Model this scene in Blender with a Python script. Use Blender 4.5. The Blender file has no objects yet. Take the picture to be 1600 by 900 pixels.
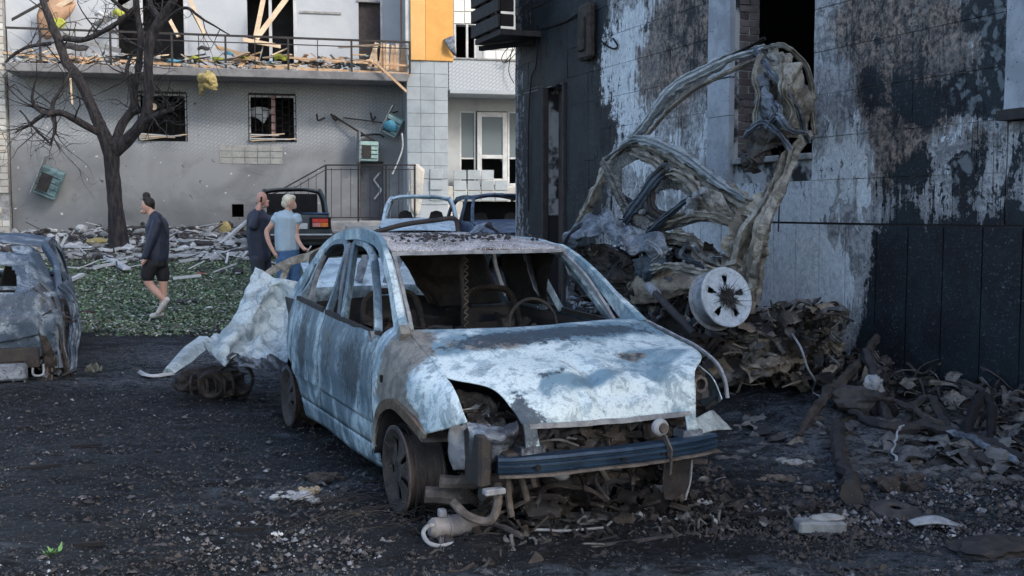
import bpy, bmesh, math, random
import numpy as np
from mathutils import Vector, Matrix
random.seed(7); RNG = np.random.default_rng(7)
S = bpy.context.scene; COL = S.collection

# ---------------------------------------------------------------- camera, world, sun, exposure
FPX = 1650.0; EYE = 1.6; TH = math.atan(123 / FPX)
cd = bpy.data.cameras.new('camera'); cam = bpy.data.objects.new('camera', cd); COL.objects.link(cam)
cd.sensor_width = 36; cd.lens = FPX / 1600 * 36; cd.clip_start = 0.1; cd.clip_end = 3000
cam.location = (0, 0, EYE); cam.rotation_euler = (math.pi / 2 - TH, 0, 0)
S.camera = cam
S.render.resolution_x = 1024; S.render.resolution_y = 576
W = bpy.data.worlds.new('World'); S.world = W; W.use_nodes = True
wn = W.node_tree.nodes; wl = W.node_tree.links
sky = wn.new('ShaderNodeTexSky'); sky.sky_type = 'NISHITA'; sky.sun_disc = False
SUN_EL = math.radians(37); SUN_AZ = math.radians(128)       # azimuth clockwise from +Y
sky.sun_elevation = SUN_EL; sky.sun_rotation = SUN_AZ; sky.dust_density = 2.5; sky.air_density = 1.0; sky.ozone_density = 0.5
wl.new(sky.outputs[0], wn['Background'].inputs[0]); wn['Background'].inputs[1].default_value = 0.15
sd = bpy.data.lights.new('sun', 'SUN'); sd.energy = 1.0; sd.angle = math.radians(12); sd.color = (1, 0.95, 0.88)
sun = bpy.data.objects.new('sun', sd); COL.objects.link(sun)
sdir = Vector((math.sin(SUN_AZ) * math.cos(SUN_EL), math.cos(SUN_AZ) * math.cos(SUN_EL), math.sin(SUN_EL)))
sun.rotation_euler = sdir.to_track_quat('Z', 'Y').to_euler()
S.view_settings.view_transform = 'Standard'; S.view_settings.look = 'None'; S.view_settings.gamma = 1.0
S.view_settings.exposure = 1.24

# ---------------------------------------------------------------- measuring helpers
CAMP = np.array([0, 0, EYE])
def ray(px, py):
    u = (px - 800) / FPX; v = (450 - py) / FPX
    return np.array([u, math.cos(TH) + v * math.sin(TH), -math.sin(TH) + v * math.cos(TH)])
def at(px, py, dep):
    d = ray(px, py); return CAMP + d * dep / d[1]
def gh(x, y):                                            # lie of the land: flat yard, bank rising to the grey house
    x = np.asarray(x, float); y = np.asarray(y, float)
    h = np.clip((y - 15.0), 0, 14.0) * 0.082
    d = 6.898 - 0.398 * y - x                            # distance to the burnt wall
    m = np.exp(-np.clip(d, 0, 9) / 0.55) * 0.22 * ((y > 2) & (y < 16)) * (d > -1)
    return h + m
def ground_at(px, py):
    p = None
    dep = 5.0
    for i in range(60):
        d = ray(px, py); z = float(gh(*(CAMP + d * dep / d[1])[:2])); t = (z - EYE) / d[2]; nd = min(max(d[1] * t, 3), 60)
        dep = dep * 0.6 + nd * 0.4
    q = CAMP + ray(px, py) * dep / ray(px, py)[1]
    return np.array([q[0], q[1], float(gh(q[0], q[1]))])
def proj(p):
    q = np.asarray(p, float) - CAMP; z = q[1] * math.cos(TH) - q[2] * math.sin(TH); y = q[1] * math.sin(TH) + q[2] * math.cos(TH); return 800 + FPX * q[0] / z, 450 - FPX * y / z
class Frame:
    def __init__(s, O, deg):
        a = math.radians(deg); s.O = np.array(O, float); s.a = a
        s.x = np.array([math.cos(a), math.sin(a), 0]); s.y = np.array([-math.sin(a), math.cos(a), 0])
    def hit(s, px, py, n, c):
        d = ray(px, py); p0 = s.O + n * c; t = np.dot(p0 - CAMP, n) / np.dot(d, n); return CAMP + d * t - s.O
    def onx(s, px, py, x):
        p = s.hit(px, py, s.x, x); return (x, float(p @ s.y), float(p[2]))
    def ony(s, px, py, y):
        p = s.hit(px, py, s.y, y); return (float(p @ s.x), y, float(p[2]))
    def loc(s, w):
        p = np.array(w, float) - s.O; return (float(p @ s.x), float(p @ s.y), float(p[2]))
    def world(s, l): return s.O + s.x * l[0] + s.y * l[1] + np.array([0, 0, l[2]])

# ---------------------------------------------------------------- numeric noise
def _h(i, j, k, s):
    n = (i * 374761393 + j * 668265263 + k * 2147483647 * 3 + s * 1274126177) & 0xffffffff
    n = ((n ^ (n >> 13)) * 1274126177) & 0xffffffff
    return ((n ^ (n >> 16)) & 0xffff) / 65535.0
def vnoise(P, sc=1.0, seed=0, octv=3):
    P = np.asarray(P, float).reshape(-1, 3) * sc; out = np.zeros(len(P)); a = 1.0; tot = 0
    for o in range(octv):
        f = np.floor(P).astype(np.int64); t = P - f; t = t * t * (3 - 2 * t); i, j, k = f.T; r = 0
        for di in (0, 1):
            for dj in (0, 1):
                for dk in (0, 1):
                    w = (t[:, 0] if di else 1 - t[:, 0]) * (t[:, 1] if dj else 1 - t[:, 1]) * (t[:, 2] if dk else 1 - t[:, 2])
                    r = r + w * _h(i + di, j + dj, k + dk, seed + o * 17)
        out += a * r; tot += a; a *= 0.5; P = P * 2.03 + 11.7
    return out / tot * 2 - 1

# ---------------------------------------------------------------- node materials
class NT:
    def __init__(s, name):
        s.m = bpy.data.materials.new(name); s.m.use_nodes = True; s.t = s.m.node_tree; s.n = s.t.nodes; s.l = s.t.links
        s.b = s.n['Principled BSDF']; s.co = s.n.new('ShaderNodeTexCoord').outputs['Object']
    def L(s, a, b): s.l.new(a, b)
    def inp(s, sock, v):
        if isinstance(v, (int, float)): sock.default_value = v
        elif isinstance(v, (tuple, list)): sock.default_value = (*v, 1) if len(v) == 3 and sock.type == 'RGBA' else v
        else: s.L(v, sock)
    def map(s, vec=None, loc=(0, 0, 0), rot=(0, 0, 0), sc=(1, 1, 1)):
        n = s.n.new('ShaderNodeMapping'); s.L(vec or s.co, n.inputs[0]); n.inputs[1].default_value = loc; n.inputs[2].default_value = rot; n.inputs[3].default_value = sc; return n.outputs[0]
    def noise(s, sc, det=5, rough=0.6, dist=0.0, vec=None):
        n = s.n.new('ShaderNodeTexNoise'); s.L(vec or s.co, n.inputs['Vector']); n.inputs['Scale'].default_value = sc; n.inputs['Detail'].default_value = det
        n.inputs['Roughness'].default_value = rough; n.inputs['Distortion'].default_value = dist; return n.outputs[0]
    def vor(s, sc, feat='F1', out=0, vec=None, rnd=1.0):
        n = s.n.new('ShaderNodeTexVoronoi'); n.feature = feat; s.L(vec or s.co, n.inputs['Vector']); n.inputs['Scale'].default_value = sc
        n.inputs['Randomness'].default_value = rnd; return n.outputs[out]
    def math(s, op, a, b=0.0, c=None, clamp=False):
        n = s.n.new('ShaderNodeMath'); n.operation = op; n.use_clamp = clamp; s.inp(n.inputs[0], a); s.inp(n.inputs[1], b)
        if c is not None: s.inp(n.inputs[2], c)
        return n.outputs[0]
    def step(s, v, lo, hi):
        n = s.n.new('ShaderNodeMapRange'); n.interpolation_type = 'SMOOTHSTEP'; s.inp(n.inputs[0], v); n.inputs[1].default_value = lo; n.inputs[2].default_value = hi; return n.outputs[0]
    def mix(s, f, a, b, mode='MIX'):
        n = s.n.new('ShaderNodeMix'); n.data_type = 'RGBA'; n.blend_type = mode; s.inp(n.inputs[0], f); s.inp(n.inputs[6], a); s.inp(n.inputs[7], b); return n.outputs[2]
    def attr(s, name='zone'):
        n = s.n.new('ShaderNodeAttribute'); n.attribute_name = name
        q = s.n.new('ShaderNodeSeparateColor'); s.L(n.outputs['Color'], q.inputs[0]); return q.outputs[0], q.outputs[1], q.outputs[2], n.outputs['Alpha'], n.outputs['Color']
    def rnd(s): return s.n.new('ShaderNodeObjectInfo').outputs['Random']
    def bump(s, h, st=0.5, d=0.01):
        n = s.n.new('ShaderNodeBump'); n.inputs['Strength'].default_value = st; n.inputs['Distance'].default_value = d; s.L(h, n.inputs['Height']); s.L(n.outputs[0], s.b.inputs['Normal'])
    def fin(s, col, rough=0.8, metal=0.0, spec=0.4):
        s.inp(s.b.inputs['Base Color'], col); s.inp(s.b.inputs['Roughness'], rough); s.inp(s.b.inputs['Metallic'], metal); s.b.inputs['Specular IOR Level'].default_value = spec
        return s.m

def plain(name, a, b=None, sc=8, rough=0.8, metal=0.0, bump=0.3, bd=0.004, speck=None, spec=0.4):
    t = NT(name); b = b or tuple(c * 0.6 for c in a)
    n1 = t.noise(sc, 6, 0.65, 0.4); c = t.mix(t.step(n1, 0.35, 0.65), a, b)
    if speck:
        c = t.mix(t.step(t.noise(sc * 14, 3, 0.6), speck[1], speck[1] + 0.06), c, speck[0])
    t.bump(t.math('ADD', n1, t.math('MULTIPLY', t.noise(sc * 6, 4), 0.4)), bump, bd)
    return t.fin(c, rough, metal, spec)

def burnt_paint(name, pale, mid, dark, rust, off=0.0, bias=(0, 0, 0), sc=1.0, streak=1.0):
    """paint burnt off: pale ash, blue-grey oxide, charcoal and rust, edges set by noise plus where the fire reached (zone)"""
    t = NT(name); r, g, b, al, _ = t.attr()
    v = t.map(loc=(off, off * 0.7, off * 1.3), sc=(1, 1, streak))
    n1 = t.noise(2.4 * sc, 8, 0.62, 0.9, v); n2 = t.noise(5.5 * sc, 8, 0.68, 0.5, t.map(v, loc=(5, 2, 7))); n3 = t.noise(38 * sc, 5, 0.7, 0, v); n4 = t.noise(13 * sc, 7, 0.72, 0.25, t.map(v, loc=(1, 9, 3))); n5 = t.noise(6 * sc, 7, 0.7, 0.6, t.map(v, loc=(8, 3, 1)))
    pm = t.step(t.math('ADD', t.math('ADD', n1, t.math('MULTIPLY', t.math('SUBTRACT', n4, 0.5), 0.35)), t.math('MULTIPLY_ADD', b, 0.35, bias[2])), 0.42, 0.60)
    c = t.mix(pm, mid, pale)
    c = t.mix(t.step(n4, 0.50, 0.60), c, t.mix(0.6, c, mid))
    c = t.mix(t.math('MULTIPLY', t.step(n5, 0.53, 0.60), 0.55), c, tuple(x * 0.6 for x in mid))
    rm = t.step(t.math('ADD', n2, t.math('MULTIPLY_ADD', g, 0.40, bias[1])), 0.66, 0.78)
    c = t.mix(t.math('MULTIPLY', rm, 0.9), c, t.mix(t.step(n4, .4, .6), rust, tuple(x * 0.45 for x in rust)))
    dn = t.math('ADD', t.math('MULTIPLY', n4, 0.6), t.math('MULTIPLY', n3, 0.4))
    dm = t.step(t.math('ADD', dn, t.math('MULTIPLY_ADD', r, 0.35, bias[0])), 0.60, 0.68)
    c = t.mix(t.math('MULTIPLY', dm, 0.92), c, dark)
    c = t.mix(t.math('MULTIPLY', t.step(t.noise(60, 5, 0.7), 0.56, 0.62), 0.30), c, mid); c = t.mix(t.math('MULTIPLY', t.step(t.noise(85, 4, 0.7), 0.60, 0.64), 0.6), c, dark)
    hgt = t.math('ADD', t.math('ADD', t.math('MULTIPLY', n4, 0.8), t.math('MULTIPLY', n3, 0.5)), t.math('MULTIPLY', dm, -0.3))
    t.bump(hgt, 0.7, 0.010)
    return t.fin(c, t.math('MULTIPLY_ADD', n4, 0.4, 0.35), 0.0, 0.45)

# ---------------------------------------------------------------- mesh helpers
def cr(P, n):
    """smooth curve through control points"""
    P = np.asarray(P, float)
    if len(P) == 2: return P[0] + (P[1] - P[0]) * np.linspace(0, 1, n)[:, None]
    Q = np.vstack([2 * P[0] - P[1], P, 2 * P[-1] - P[-2]]); m = len(P) - 1
    t = np.linspace(0, m, n); i = np.minimum(t.astype(int), m - 1); u = (t - i)[:, None]
    a, b, c, d = Q[i], Q[i + 1], Q[i + 2], Q[i + 3]
    return 0.5 * (2 * b + (c - a) * u + (2 * a - 5 * b + 4 * c - d) * u ** 2 + (3 * b - a - 3 * c + d) * u ** 3)
def zonecols(V, zones):
    z = np.zeros((len(V), 4))
    if callable(zones): return zones(V)
    for c, r, k in zones:
        r = np.asarray(r, float) * np.ones(3); d = ((V - np.asarray(c)) / r) ** 2
        z += np.exp(-np.minimum(d.sum(1), 30))[:, None] * np.array(list(k) + [0] * (4 - len(k)))
    return z
def ob(name, V, F, mat, parent=None, smooth=True, zones=None, solid=0.0, tint=None, sharp=32):
    V = np.asarray(V, float); me = bpy.data.meshes.new(name)
    me.from_pydata(V.tolist(), [], F if isinstance(F, list) else F.tolist()); me.materials.append(mat)
    if smooth:
        me.polygons.foreach_set('use_smooth', [True] * len(me.polygons)); me.set_sharp_from_angle(angle=math.radians(sharp))
    if zones is not None:
        a = me.color_attributes.new('zone', 'FLOAT_COLOR', 'POINT'); a.data.foreach_set('color', zonecols(V, zones).ravel())
    if tint is not None:
        a = me.color_attributes.new('tint', 'FLOAT_COLOR', 'POINT'); a.data.foreach_set('color', np.asarray(tint).ravel())
    o = bpy.data.objects.new(name, me); COL.objects.link(o)
    if parent: o.parent = parent
    if solid:
        s = o.modifiers.new('solid', 'SOLIDIFY'); s.thickness = solid; s.offset = 0
    return o
def tag(o, label=None, cat=None, group=None, kind=None):
    if label: o['label'] = label
    if cat: o['category'] = cat
    if group: o['group'] = group
    if kind: o['kind'] = kind
    return o
def thing(name, label, cat, loc=(0, 0, 0), rz=0.0, group=None):
    o = bpy.data.objects.new(name, None); COL.objects.link(o); o.location = tuple(float(v) for v in loc); o.rotation_euler = (0, 0, rz); o.empty_display_size = 0.2
    return tag(o, label, cat, group)
class MB:
    """collects shapes for one mesh"""
    def __init__(s): s.V = []; s.F = []; s.n = 0
    def add(s, V, F):
        s.V.append(np.asarray(V, float)); s.F += [tuple(int(i) + s.n for i in f) for f in F]; s.n += len(V); return s
    def build(s, name, mat, parent=None, smooth=False, **k): return ob(name, np.vstack(s.V), s.F, mat, parent, smooth, **k)
def box(x0, y0, z0, x1, y1, z1):
    V = [(x, y, z) for z in (z0, z1) for y in (y0, y1) for x in (x0, x1)]
    return V, [(0, 2, 3, 1), (4, 5, 7, 6), (0, 1, 5, 4), (2, 6, 7, 3), (0, 4, 6, 2), (1, 3, 7, 5)]
def bbox(x0, y0, z0, x1, y1, z1, b=0.01):
    """box with chamfered edges"""
    V = []; F = []
    bm = bmesh.new(); vs, fs = box(x0, y0, z0, x1, y1, z1); bv = [bm.verts.new(v) for v in vs]; [bm.faces.new([bv[i] for i in f]) for f in fs]
    b = min(b, abs(x1 - x0) * .3, abs(y1 - y0) * .3, abs(z1 - z0) * .3)
    bmesh.ops.bevel(bm, geom=bm.edges[:], offset=b, segments=1, affect='EDGES')
    bm.verts.index_update(); V = [tuple(v.co) for v in bm.verts]; F = [tuple(v.index for v in f.verts) for f in bm.faces]; bm.free(); return V, F
def plank(a, b, w, t, up=(0, 0, 1), jag=0.0):
    """board from a to b, width w, thickness t"""
    a = np.asarray(a, float); b = np.asarray(b, float); d = b - a; L = np.linalg.norm(d); d = d / L; up = np.asarray(up, float)
    s = np.cross(d, up); 
    if np.linalg.norm(s) < 1e-3: s = np.cross(d, (1, 0, 0))
    s /= np.linalg.norm(s); u = np.cross(s, d); V = []
    for q, e in ((a, -1), (b, 1)):
        for i, j in ((-1, -1), (1, -1), (1, 1), (-1, 1)):
            V.append(q + s * i * w / 2 + u * j * t / 2 + d * e * jag * random.random())
    return V, [(0, 1, 2, 3), (7, 6, 5, 4), (0, 4, 5, 1), (1, 5, 6, 2), (2, 6, 7, 3), (3, 7, 4, 0)]
def sweep(P, prof, n=24, scale=None, up=(0, 0, 1), twist=0.0, closed=True, rough=0.0, rs=6.0, seed=0, cap=True):
    """profile swept along a smooth curve; scale per control point; rough crumples it"""
    C = cr(P, n); k = len(prof); prof = np.asarray(prof, float)
    sc = np.ones(n) if scale is None else np.interp(np.linspace(0, 1, n), np.linspace(0, 1, len(scale)), scale)
    T = np.gradient(C, axis=0); T /= np.linalg.norm(T, axis=1)[:, None] + 1e-9
    U = np.asarray(up, float); V = []
    s = np.cross(T[0], U); 
    if np.linalg.norm(s) < 1e-2: s = np.cross(T[0], (1, 0.2, 0))
    s /= np.linalg.norm(s)
    for i in range(n):
        s = s - T[i] * (s @ T[i]); s /= np.linalg.norm(s) + 1e-9; u = np.cross(s, T[i])
        a = twist * i / max(1, n - 1); ss = s * math.cos(a) + u * math.sin(a); uu = u * math.cos(a) - s * math.sin(a)
        V.append(C[i] + sc[i] * (prof[:, :1] * ss + prof[:, 1:] * uu))
    V = np.vstack(V); F = []
    m = k if closed else k - 1
    for i in range(n - 1):
        for j in range(m):
            a = i * k + j; b = i * k + (j + 1) % k; F.append((a, b, b + k, a + k))
    if closed and cap: F += [tuple(range(k - 1, -1, -1)), tuple((n - 1) * k + j for j in range(k))]
    if rough:
        V = V + rough * np.stack([vnoise(V, rs, seed + q, 3) for q in (1, 2, 3)], 1)
    return V, F
def ring(k, rx=1.0, rz=None):
    rz = rx if rz is None else rz
    return [(rx * math.cos(2 * math.pi * i / k), rz * math.sin(2 * math.pi * i / k)) for i in range(k)]
def tube(P, r, n=16, k=8, **kw):
    if isinstance(r, (list, tuple)): return sweep(P, ring(k), n, scale=r, **kw)
    return sweep(P, ring(k, r), n, **kw)
def channel(w, h, lip=0.25):
    return [(-w * .5, -h * .1), (-w * .42, h * .55), (-w * .30, h * .60), (-w * .24, h * .15), (-w * .05, h * .1), (0, h), (w * .2, h * .95), (w * .27, h * .3), (w * .36, h * .25), (w * .5, h * .7), (w * .49, -h * .15), (w * .2, -h * .1), (-w * .2, -h * lip)]
def channel_old(w, h, lip=0.25):
    """pressed-steel channel section"""
    return [(-w / 2, 0), (-w / 2 * .72, h * .25), (-w / 2 * .55, h), (-w * .1, h * .8), (w * .1, h * .95), (w / 2 * .55, h), (w / 2 * .72, h * .25), (w / 2, 0), (w / 2 * .5, -h * lip), (-w / 2 * .5, -h * lip)]
def patch(rows, nu=24, nv=16, crumple=0.0, cs=5.0, seed=0, hole=None, extra=None, ridge=False):
    """smooth sheet through a grid of control points; crumple displaces it along its normal"""
    R = np.array([cr(r, nu) for r in rows]); G = np.stack([cr(R[:, j], nv) for j in range(nu)], 1)     # nv x nu x 3
    du = np.gradient(G, axis=1); dv = np.gradient(G, axis=0); N = np.cross(du, dv); N /= np.linalg.norm(N, axis=2)[..., None] + 1e-9
    if extra is not None: G = G + N * extra(G.reshape(-1, 3)).reshape(nv, nu)[..., None]
    if crumple:
        q = vnoise(G.reshape(-1, 3), cs, seed, 4).reshape(nv, nu)
        if ridge: q = (1 - np.abs(q) * 3)
        G = G + N * (q * crumple)[..., None]
    V = G.reshape(-1, 3); F = []
    for j in range(nv - 1):
        for i in range(nu - 1):
            if hole and hole((i + .5) / (nu - 1), (j + .5) / (nv - 1)): continue
            a = j * nu + i; F.append((a, a + 1, a + nu + 1, a + nu))
    return V, F
def lathe(prof, k=32, axis='x', c=(0, 0, 0), hole=None):
    """profile (r, h) turned about an axis"""
    V = []; F = []; m = len(prof)
    for i in range(k):
        a = 2 * math.pi * i / k
        for r, h in prof:
            p = (h, r * math.cos(a), r * math.sin(a)) if axis == 'x' else ((r * math.cos(a), h, r * math.sin(a)) if axis == 'y' else (r * math.cos(a), r * math.sin(a), h))
            V.append((p[0] + c[0], p[1] + c[1], p[2] + c[2]))
    for i in range(k):
        for j in range(m - 1):
            if hole and hole(i / k, j): continue
            a = i * m + j; b = ((i + 1) % k) * m + j; F.append((a, b, b + 1, a + 1))
    return V, F
def blob(c, r, seed=0, amp=0.35, sc=None, n=2):
    """lumpy rock or ash clod"""
    bm = bmesh.new(); bmesh.ops.create_icosphere(bm, subdivisions=n, radius=1)
    V = np.array([v.co[:] for v in bm.verts]); F = [tuple(v.index for v in f.verts) for f in bm.faces]; bm.free()
    V = V * (1 + amp * vnoise(V + seed * 3.1, 1.3, seed, 3) + (.35 * amp * (1 - 3 * np.abs(vnoise(V + seed, 3.1, seed + 5, 3))) if n > 1 else 0))[:, None]; return V * np.asarray(r) * np.ones(3) + np.asarray(c), F
def rotz(V, a, c=(0, 0, 0)):
    V = np.asarray(V, float) - c; m = np.array([[math.cos(a), -math.sin(a), 0], [math.sin(a), math.cos(a), 0], [0, 0, 1]]); return V @ m.T + c
def rot(V, e, c=(0, 0, 0)):
    M = np.array(Matrix.Rotation(e[2], 3, 'Z') @ Matrix.Rotation(e[1], 3, 'Y') @ Matrix.Rotation(e[0], 3, 'X')); return (np.asarray(V, float) - c) @ M.T + c

# ---------------------------------------------------------------- materials
ASH = (0.66, 0.75, 0.82); 
M = {}
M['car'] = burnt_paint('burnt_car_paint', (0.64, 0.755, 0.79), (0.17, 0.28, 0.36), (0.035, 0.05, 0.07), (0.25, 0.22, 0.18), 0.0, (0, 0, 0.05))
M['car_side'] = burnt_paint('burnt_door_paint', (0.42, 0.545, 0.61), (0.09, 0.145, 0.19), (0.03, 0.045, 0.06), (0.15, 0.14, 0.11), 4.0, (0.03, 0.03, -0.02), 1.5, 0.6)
M['roof'] = plain('scorched_roof_steel', (0.42, 0.41, 0.42), (0.14, 0.12, 0.115), 7, 0.9, speck=((0.70, 0.71, 0.73), 0.53), bump=0.7, bd=0.01)
M['soot'] = plain('sooty_steel', (0.022, 0.022, 0.026), (0.045, 0.038, 0.034), 9, 0.75, speck=((0.16, 0.16, 0.17), 0.66), bump=0.5)
M['soot_rust'] = plain('rusted_burnt_steel', (0.062, 0.051, 0.045), (0.022, 0.019, 0.018), 8, 0.85, speck=((0.25, 0.24, 0.23), 0.64), bump=0.6)
M['tan'] = burnt_paint('heat_tanned_steel', (0.40, 0.38, 0.33), (0.17, 0.155, 0.13), (0.03, 0.027, 0.024), (0.13, 0.085, 0.055), 9.0, (0.03, 0.02, 0.0), 1.6)
M['greysheet'] = burnt_paint('grey_scorched_sheet', (0.24, 0.28, 0.33), (0.08, 0.095, 0.12), (0.022, 0.024, 0.03), (0.10, 0.08, 0.07), 2.0, (0.05, 0.0, 0.0), 1.8)
M['palesheet'] = burnt_paint('pale_ash_sheet', (0.52, 0.60, 0.62), (0.24, 0.30, 0.33), (0.06, 0.075, 0.09), (0.16, 0.13, 0.11), 6.0, (-0.02, -0.02, 0.04), 1.3)
M['beam'] = plain('navy_scorched_beam', (0.035, 0.07, 0.12), (0.015, 0.03, 0.055), 4, 0.42, metal=0.3, speck=((0.10, 0.14, 0.19), 0.66), bump=0.25)
M['ashgrey'] = plain('ash_grey_metal', (0.34, 0.36, 0.38), (0.18, 0.19, 0.21), 12, 0.85, bump=0.5)
M['browncast'] = plain('brown_cast_metal', (0.15, 0.13, 0.118), (0.065, 0.057, 0.053), 14, 0.8, speck=((0.4, 0.4, 0.4), 0.67))
M['bluecar'] = burnt_paint('burnt_blue_paint', (0.27, 0.33, 0.38), (0.08, 0.12, 0.17), (0.02, 0.025, 0.035), (0.15, 0.11, 0.085), 12.0, (0.04, 0.02, -0.04), 1.4)
M['whitecar'] = burnt_paint('burnt_white_paint', (0.60, 0.72, 0.78), (0.30, 0.42, 0.50), (0.06, 0.08, 0.10), (0.16, 0.14, 0.12), 15.0, (0, 0, 0.06), 1.0)
M['navycar'] = burnt_paint('burnt_navy_paint', (0.15, 0.20, 0.28), (0.05, 0.08, 0.13), (0.015, 0.018, 0.025), (0.12, 0.10, 0.08), 18.0, (0.03, 0, 0), 1.5)
M['black'] = plain('char_black', (0.008, 0.008, 0.010), (0.014, 0.013, 0.014), 6, 0.95)
M['wood'] = plain('raw_timber', (0.62, 0.43, 0.27), (0.45, 0.29, 0.17), 5, 0.8)
M['palewood'] = plain('pale_timber', (0.70, 0.56, 0.40), (0.55, 0.42, 0.29), 5, 0.8)
M['whiteplastic'] = plain('white_pvc', (0.56, 0.58, 0.59), (0.40, 0.42, 0.44), 3, 0.5, bump=0.1)
M['darkdebris'] = plain('dark_debris', (0.07, 0.065, 0.065), (0.03, 0.03, 0.032), 10, 0.9, speck=((0.3, 0.3, 0.3), 0.66), bump=0.6)
M['greyconc'] = plain('broken_concrete', (0.33, 0.34, 0.34), (0.20, 0.20, 0.20), 9, 0.95, bump=0.6)
M['insul'] = plain('yellow_insulation', (0.46, 0.38, 0.17), (0.30, 0.24, 0.10), 12, 0.98, bump=0.9, bd=0.02)
M['lime'] = plain('lime_cloth', (0.38, 0.40, 0.06), (0.26, 0.28, 0.05), 6, 0.9)
M['cyan'] = plain('blue_cloth', (0.10, 0.34, 0.46), (0.06, 0.22, 0.34), 6, 0.8)
M['teal'] = plain('teal_scrap', (0.35, 0.60, 0.62), (0.2, 0.42, 0.45), 6, 0.8)
def dots(V): return V
M['ashrail'] = burnt_paint('ash_rail_steel', (0.42, 0.46, 0.48), (0.22, 0.25, 0.27), (0.04, 0.045, 0.05), (0.17, 0.145, 0.11), 40, (0, .03, .04), 2.0)
M['darkflap'] = plain('dark_brown_flap', (0.075, 0.068, 0.06), (0.035, 0.032, 0.03), 4, .7, bump=.6)
M['speck'] = plain('speckled_sheet', (0.15, 0.145, 0.135), (0.05, 0.05, 0.048), 8, .9, speck=((.40, .40, .38), .56), bump=.6)
M['bluestrip'] = plain('dark_blue_steel', (0.06, 0.085, 0.115), (0.03, 0.04, 0.055), 6, .6, speck=((.2, .22, .24), .64), bump=.4)
M['tansheet'] = burnt_paint('tan_burnt_sheet', (0.33, 0.28, 0.21), (0.17, 0.14, 0.11), (0.03, 0.026, 0.022), (0.20, 0.13, 0.075), 45, (.02, .06, 0), 1.5)
M['tanheap'] = burnt_paint('brown_heap_sheet', (0.19, 0.175, 0.15), (0.09, 0.08, 0.07), (0.02, 0.019, 0.018), (0.10, 0.075, 0.05), 50, (.06, .04, 0), 2.0)
M['insuldull'] = plain('dull_tan_ash', (0.34, 0.28, 0.19), (0.22, 0.19, 0.14), 12, .95, bump=.8)
M['canister'] = plain('canister_steel', (0.24, 0.23, 0.23), (0.15, 0.13, 0.12), 8, .7, speck=((.4, .42, .45), .66), bump=.4)
M['fins'] = plain('radiator_fins', (0.15, 0.17, 0.18), (0.06, 0.065, 0.07), 10, .8, speck=((.32, .35, .37), .60), bump=.9, bd=.01)
M['palescrap'] = plain('pale_scrap', (0.26, 0.28, 0.30), (0.14, 0.15, 0.16), 9, .9)
M['greydark2'] = plain('ash_dusted_scrap', (0.16, 0.16, 0.16), (0.06, 0.06, 0.06), 12, .95, bump=.7)
M['greydark'] = plain('dark_rubble_grey', (0.12, 0.12, 0.125), (0.05, 0.05, 0.052), 14, .95, speck=((.3, .31, .33), .64), bump=.7)
# ---------------------------------------------------------------- setting: ground
def ground_mat():
    t = NT('sooty_ground'); r, g, b, al, _ = t.attr()                  # r grass, g ash, b soot, alpha rubble dust
    n1 = t.noise(0.9, 8, 0.65, 0.6); n2 = t.noise(7, 8, 0.72, 0.3); n3 = t.noise(38, 7, 0.8); n4 = t.noise(2.6, 6, 0.6, 0.8, t.map(sc=(0.6, 1.6, 1))); n6 = t.noise(14, 8, 0.8, 0.3, t.map(sc=(.7, 1.3, 1)))
    c = t.mix(t.step(n1, 0.35, 0.62), (0.004, 0.006, 0.009), (0.016, 0.021, 0.029))
    c = t.mix(t.step(t.math('ADD', n4, t.math('MULTIPLY', g, 0.30)), 0.58, 0.72), c, (0.075, 0.095, 0.118))
    c = t.mix(t.math('MULTIPLY', t.step(t.math('ADD', t.math('MULTIPLY', n2, .6), t.math('ADD', t.math('MULTIPLY', n3, .4), t.math('MULTIPLY', b, 0.25))), 0.52, 0.62), 0.85), c, (0.011, 0.012, 0.015))
    c = t.mix(t.step(t.math('ADD', t.math('MULTIPLY', n2, 0.5), t.math('ADD', t.math('MULTIPLY', n3, 0.5), t.math('MULTIPLY', g, 0.13))), 0.63, 0.70), c, (0.20, 0.215, 0.23))
    c = t.mix(t.math('MULTIPLY', t.step(t.noise(3.3, 5, 0.6), 0.55, 0.68), 0.6), c, (0.045, 0.034, 0.027))
    c = t.mix(t.math('MULTIPLY', t.step(n6, 0.50, 0.55), 0.85), c, (0.004, 0.004, 0.005)); c = t.mix(t.math('MULTIPLY', t.step(n3, 0.55, 0.60), 0.6), c, (0.13, 0.145, 0.17)); c = t.mix(t.math('MULTIPLY', t.step(n3, 0.45, 0.40), 0.7), c, (0.005, 0.005, 0.006))
    vd = t.vor(70, 'F1', 0); vc = t.vor(70, 'F1', 1); sp = t.n.new('ShaderNodeSeparateColor'); t.L(vc, sp.inputs[0])
    chip = t.math('MULTIPLY', t.step(vd, 0.30, 0.18), t.step(t.math('ADD', sp.outputs[0], t.math('MULTIPLY', g, 0.03)), 0.93, 0.95))
    c = t.mix(chip, c, (0.40, 0.43, 0.47))
    gm = t.step(t.math('ADD', r, t.math('MULTIPLY', t.math('SUBTRACT', n2, 0.5), 0.9)), 0.42, 0.58)
    gc = t.mix(t.step(n3, 0.4, 0.6), (0.05, 0.085, 0.045), (0.12, 0.16, 0.09))
    c = t.mix(gm, c, gc)
    dm = t.step(t.math('ADD', al, t.math('MULTIPLY', t.math('SUBTRACT', n2, 0.5), 0.9)), 0.42, 0.6)
    c = t.mix(dm, c, t.mix(t.step(n3, 0.4, 0.62), (0.13, 0.125, 0.12), (0.26, 0.26, 0.26)))
    t.bump(t.math('ADD', t.math('MULTIPLY', n6, 1.0), t.math('MULTIPLY', n3, 0.7)), 1.0, 0.05)
    return t.fin(c, t.math('MULTIPLY_ADD', n2, 0.5, 0.45), 0, 0.28)
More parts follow.
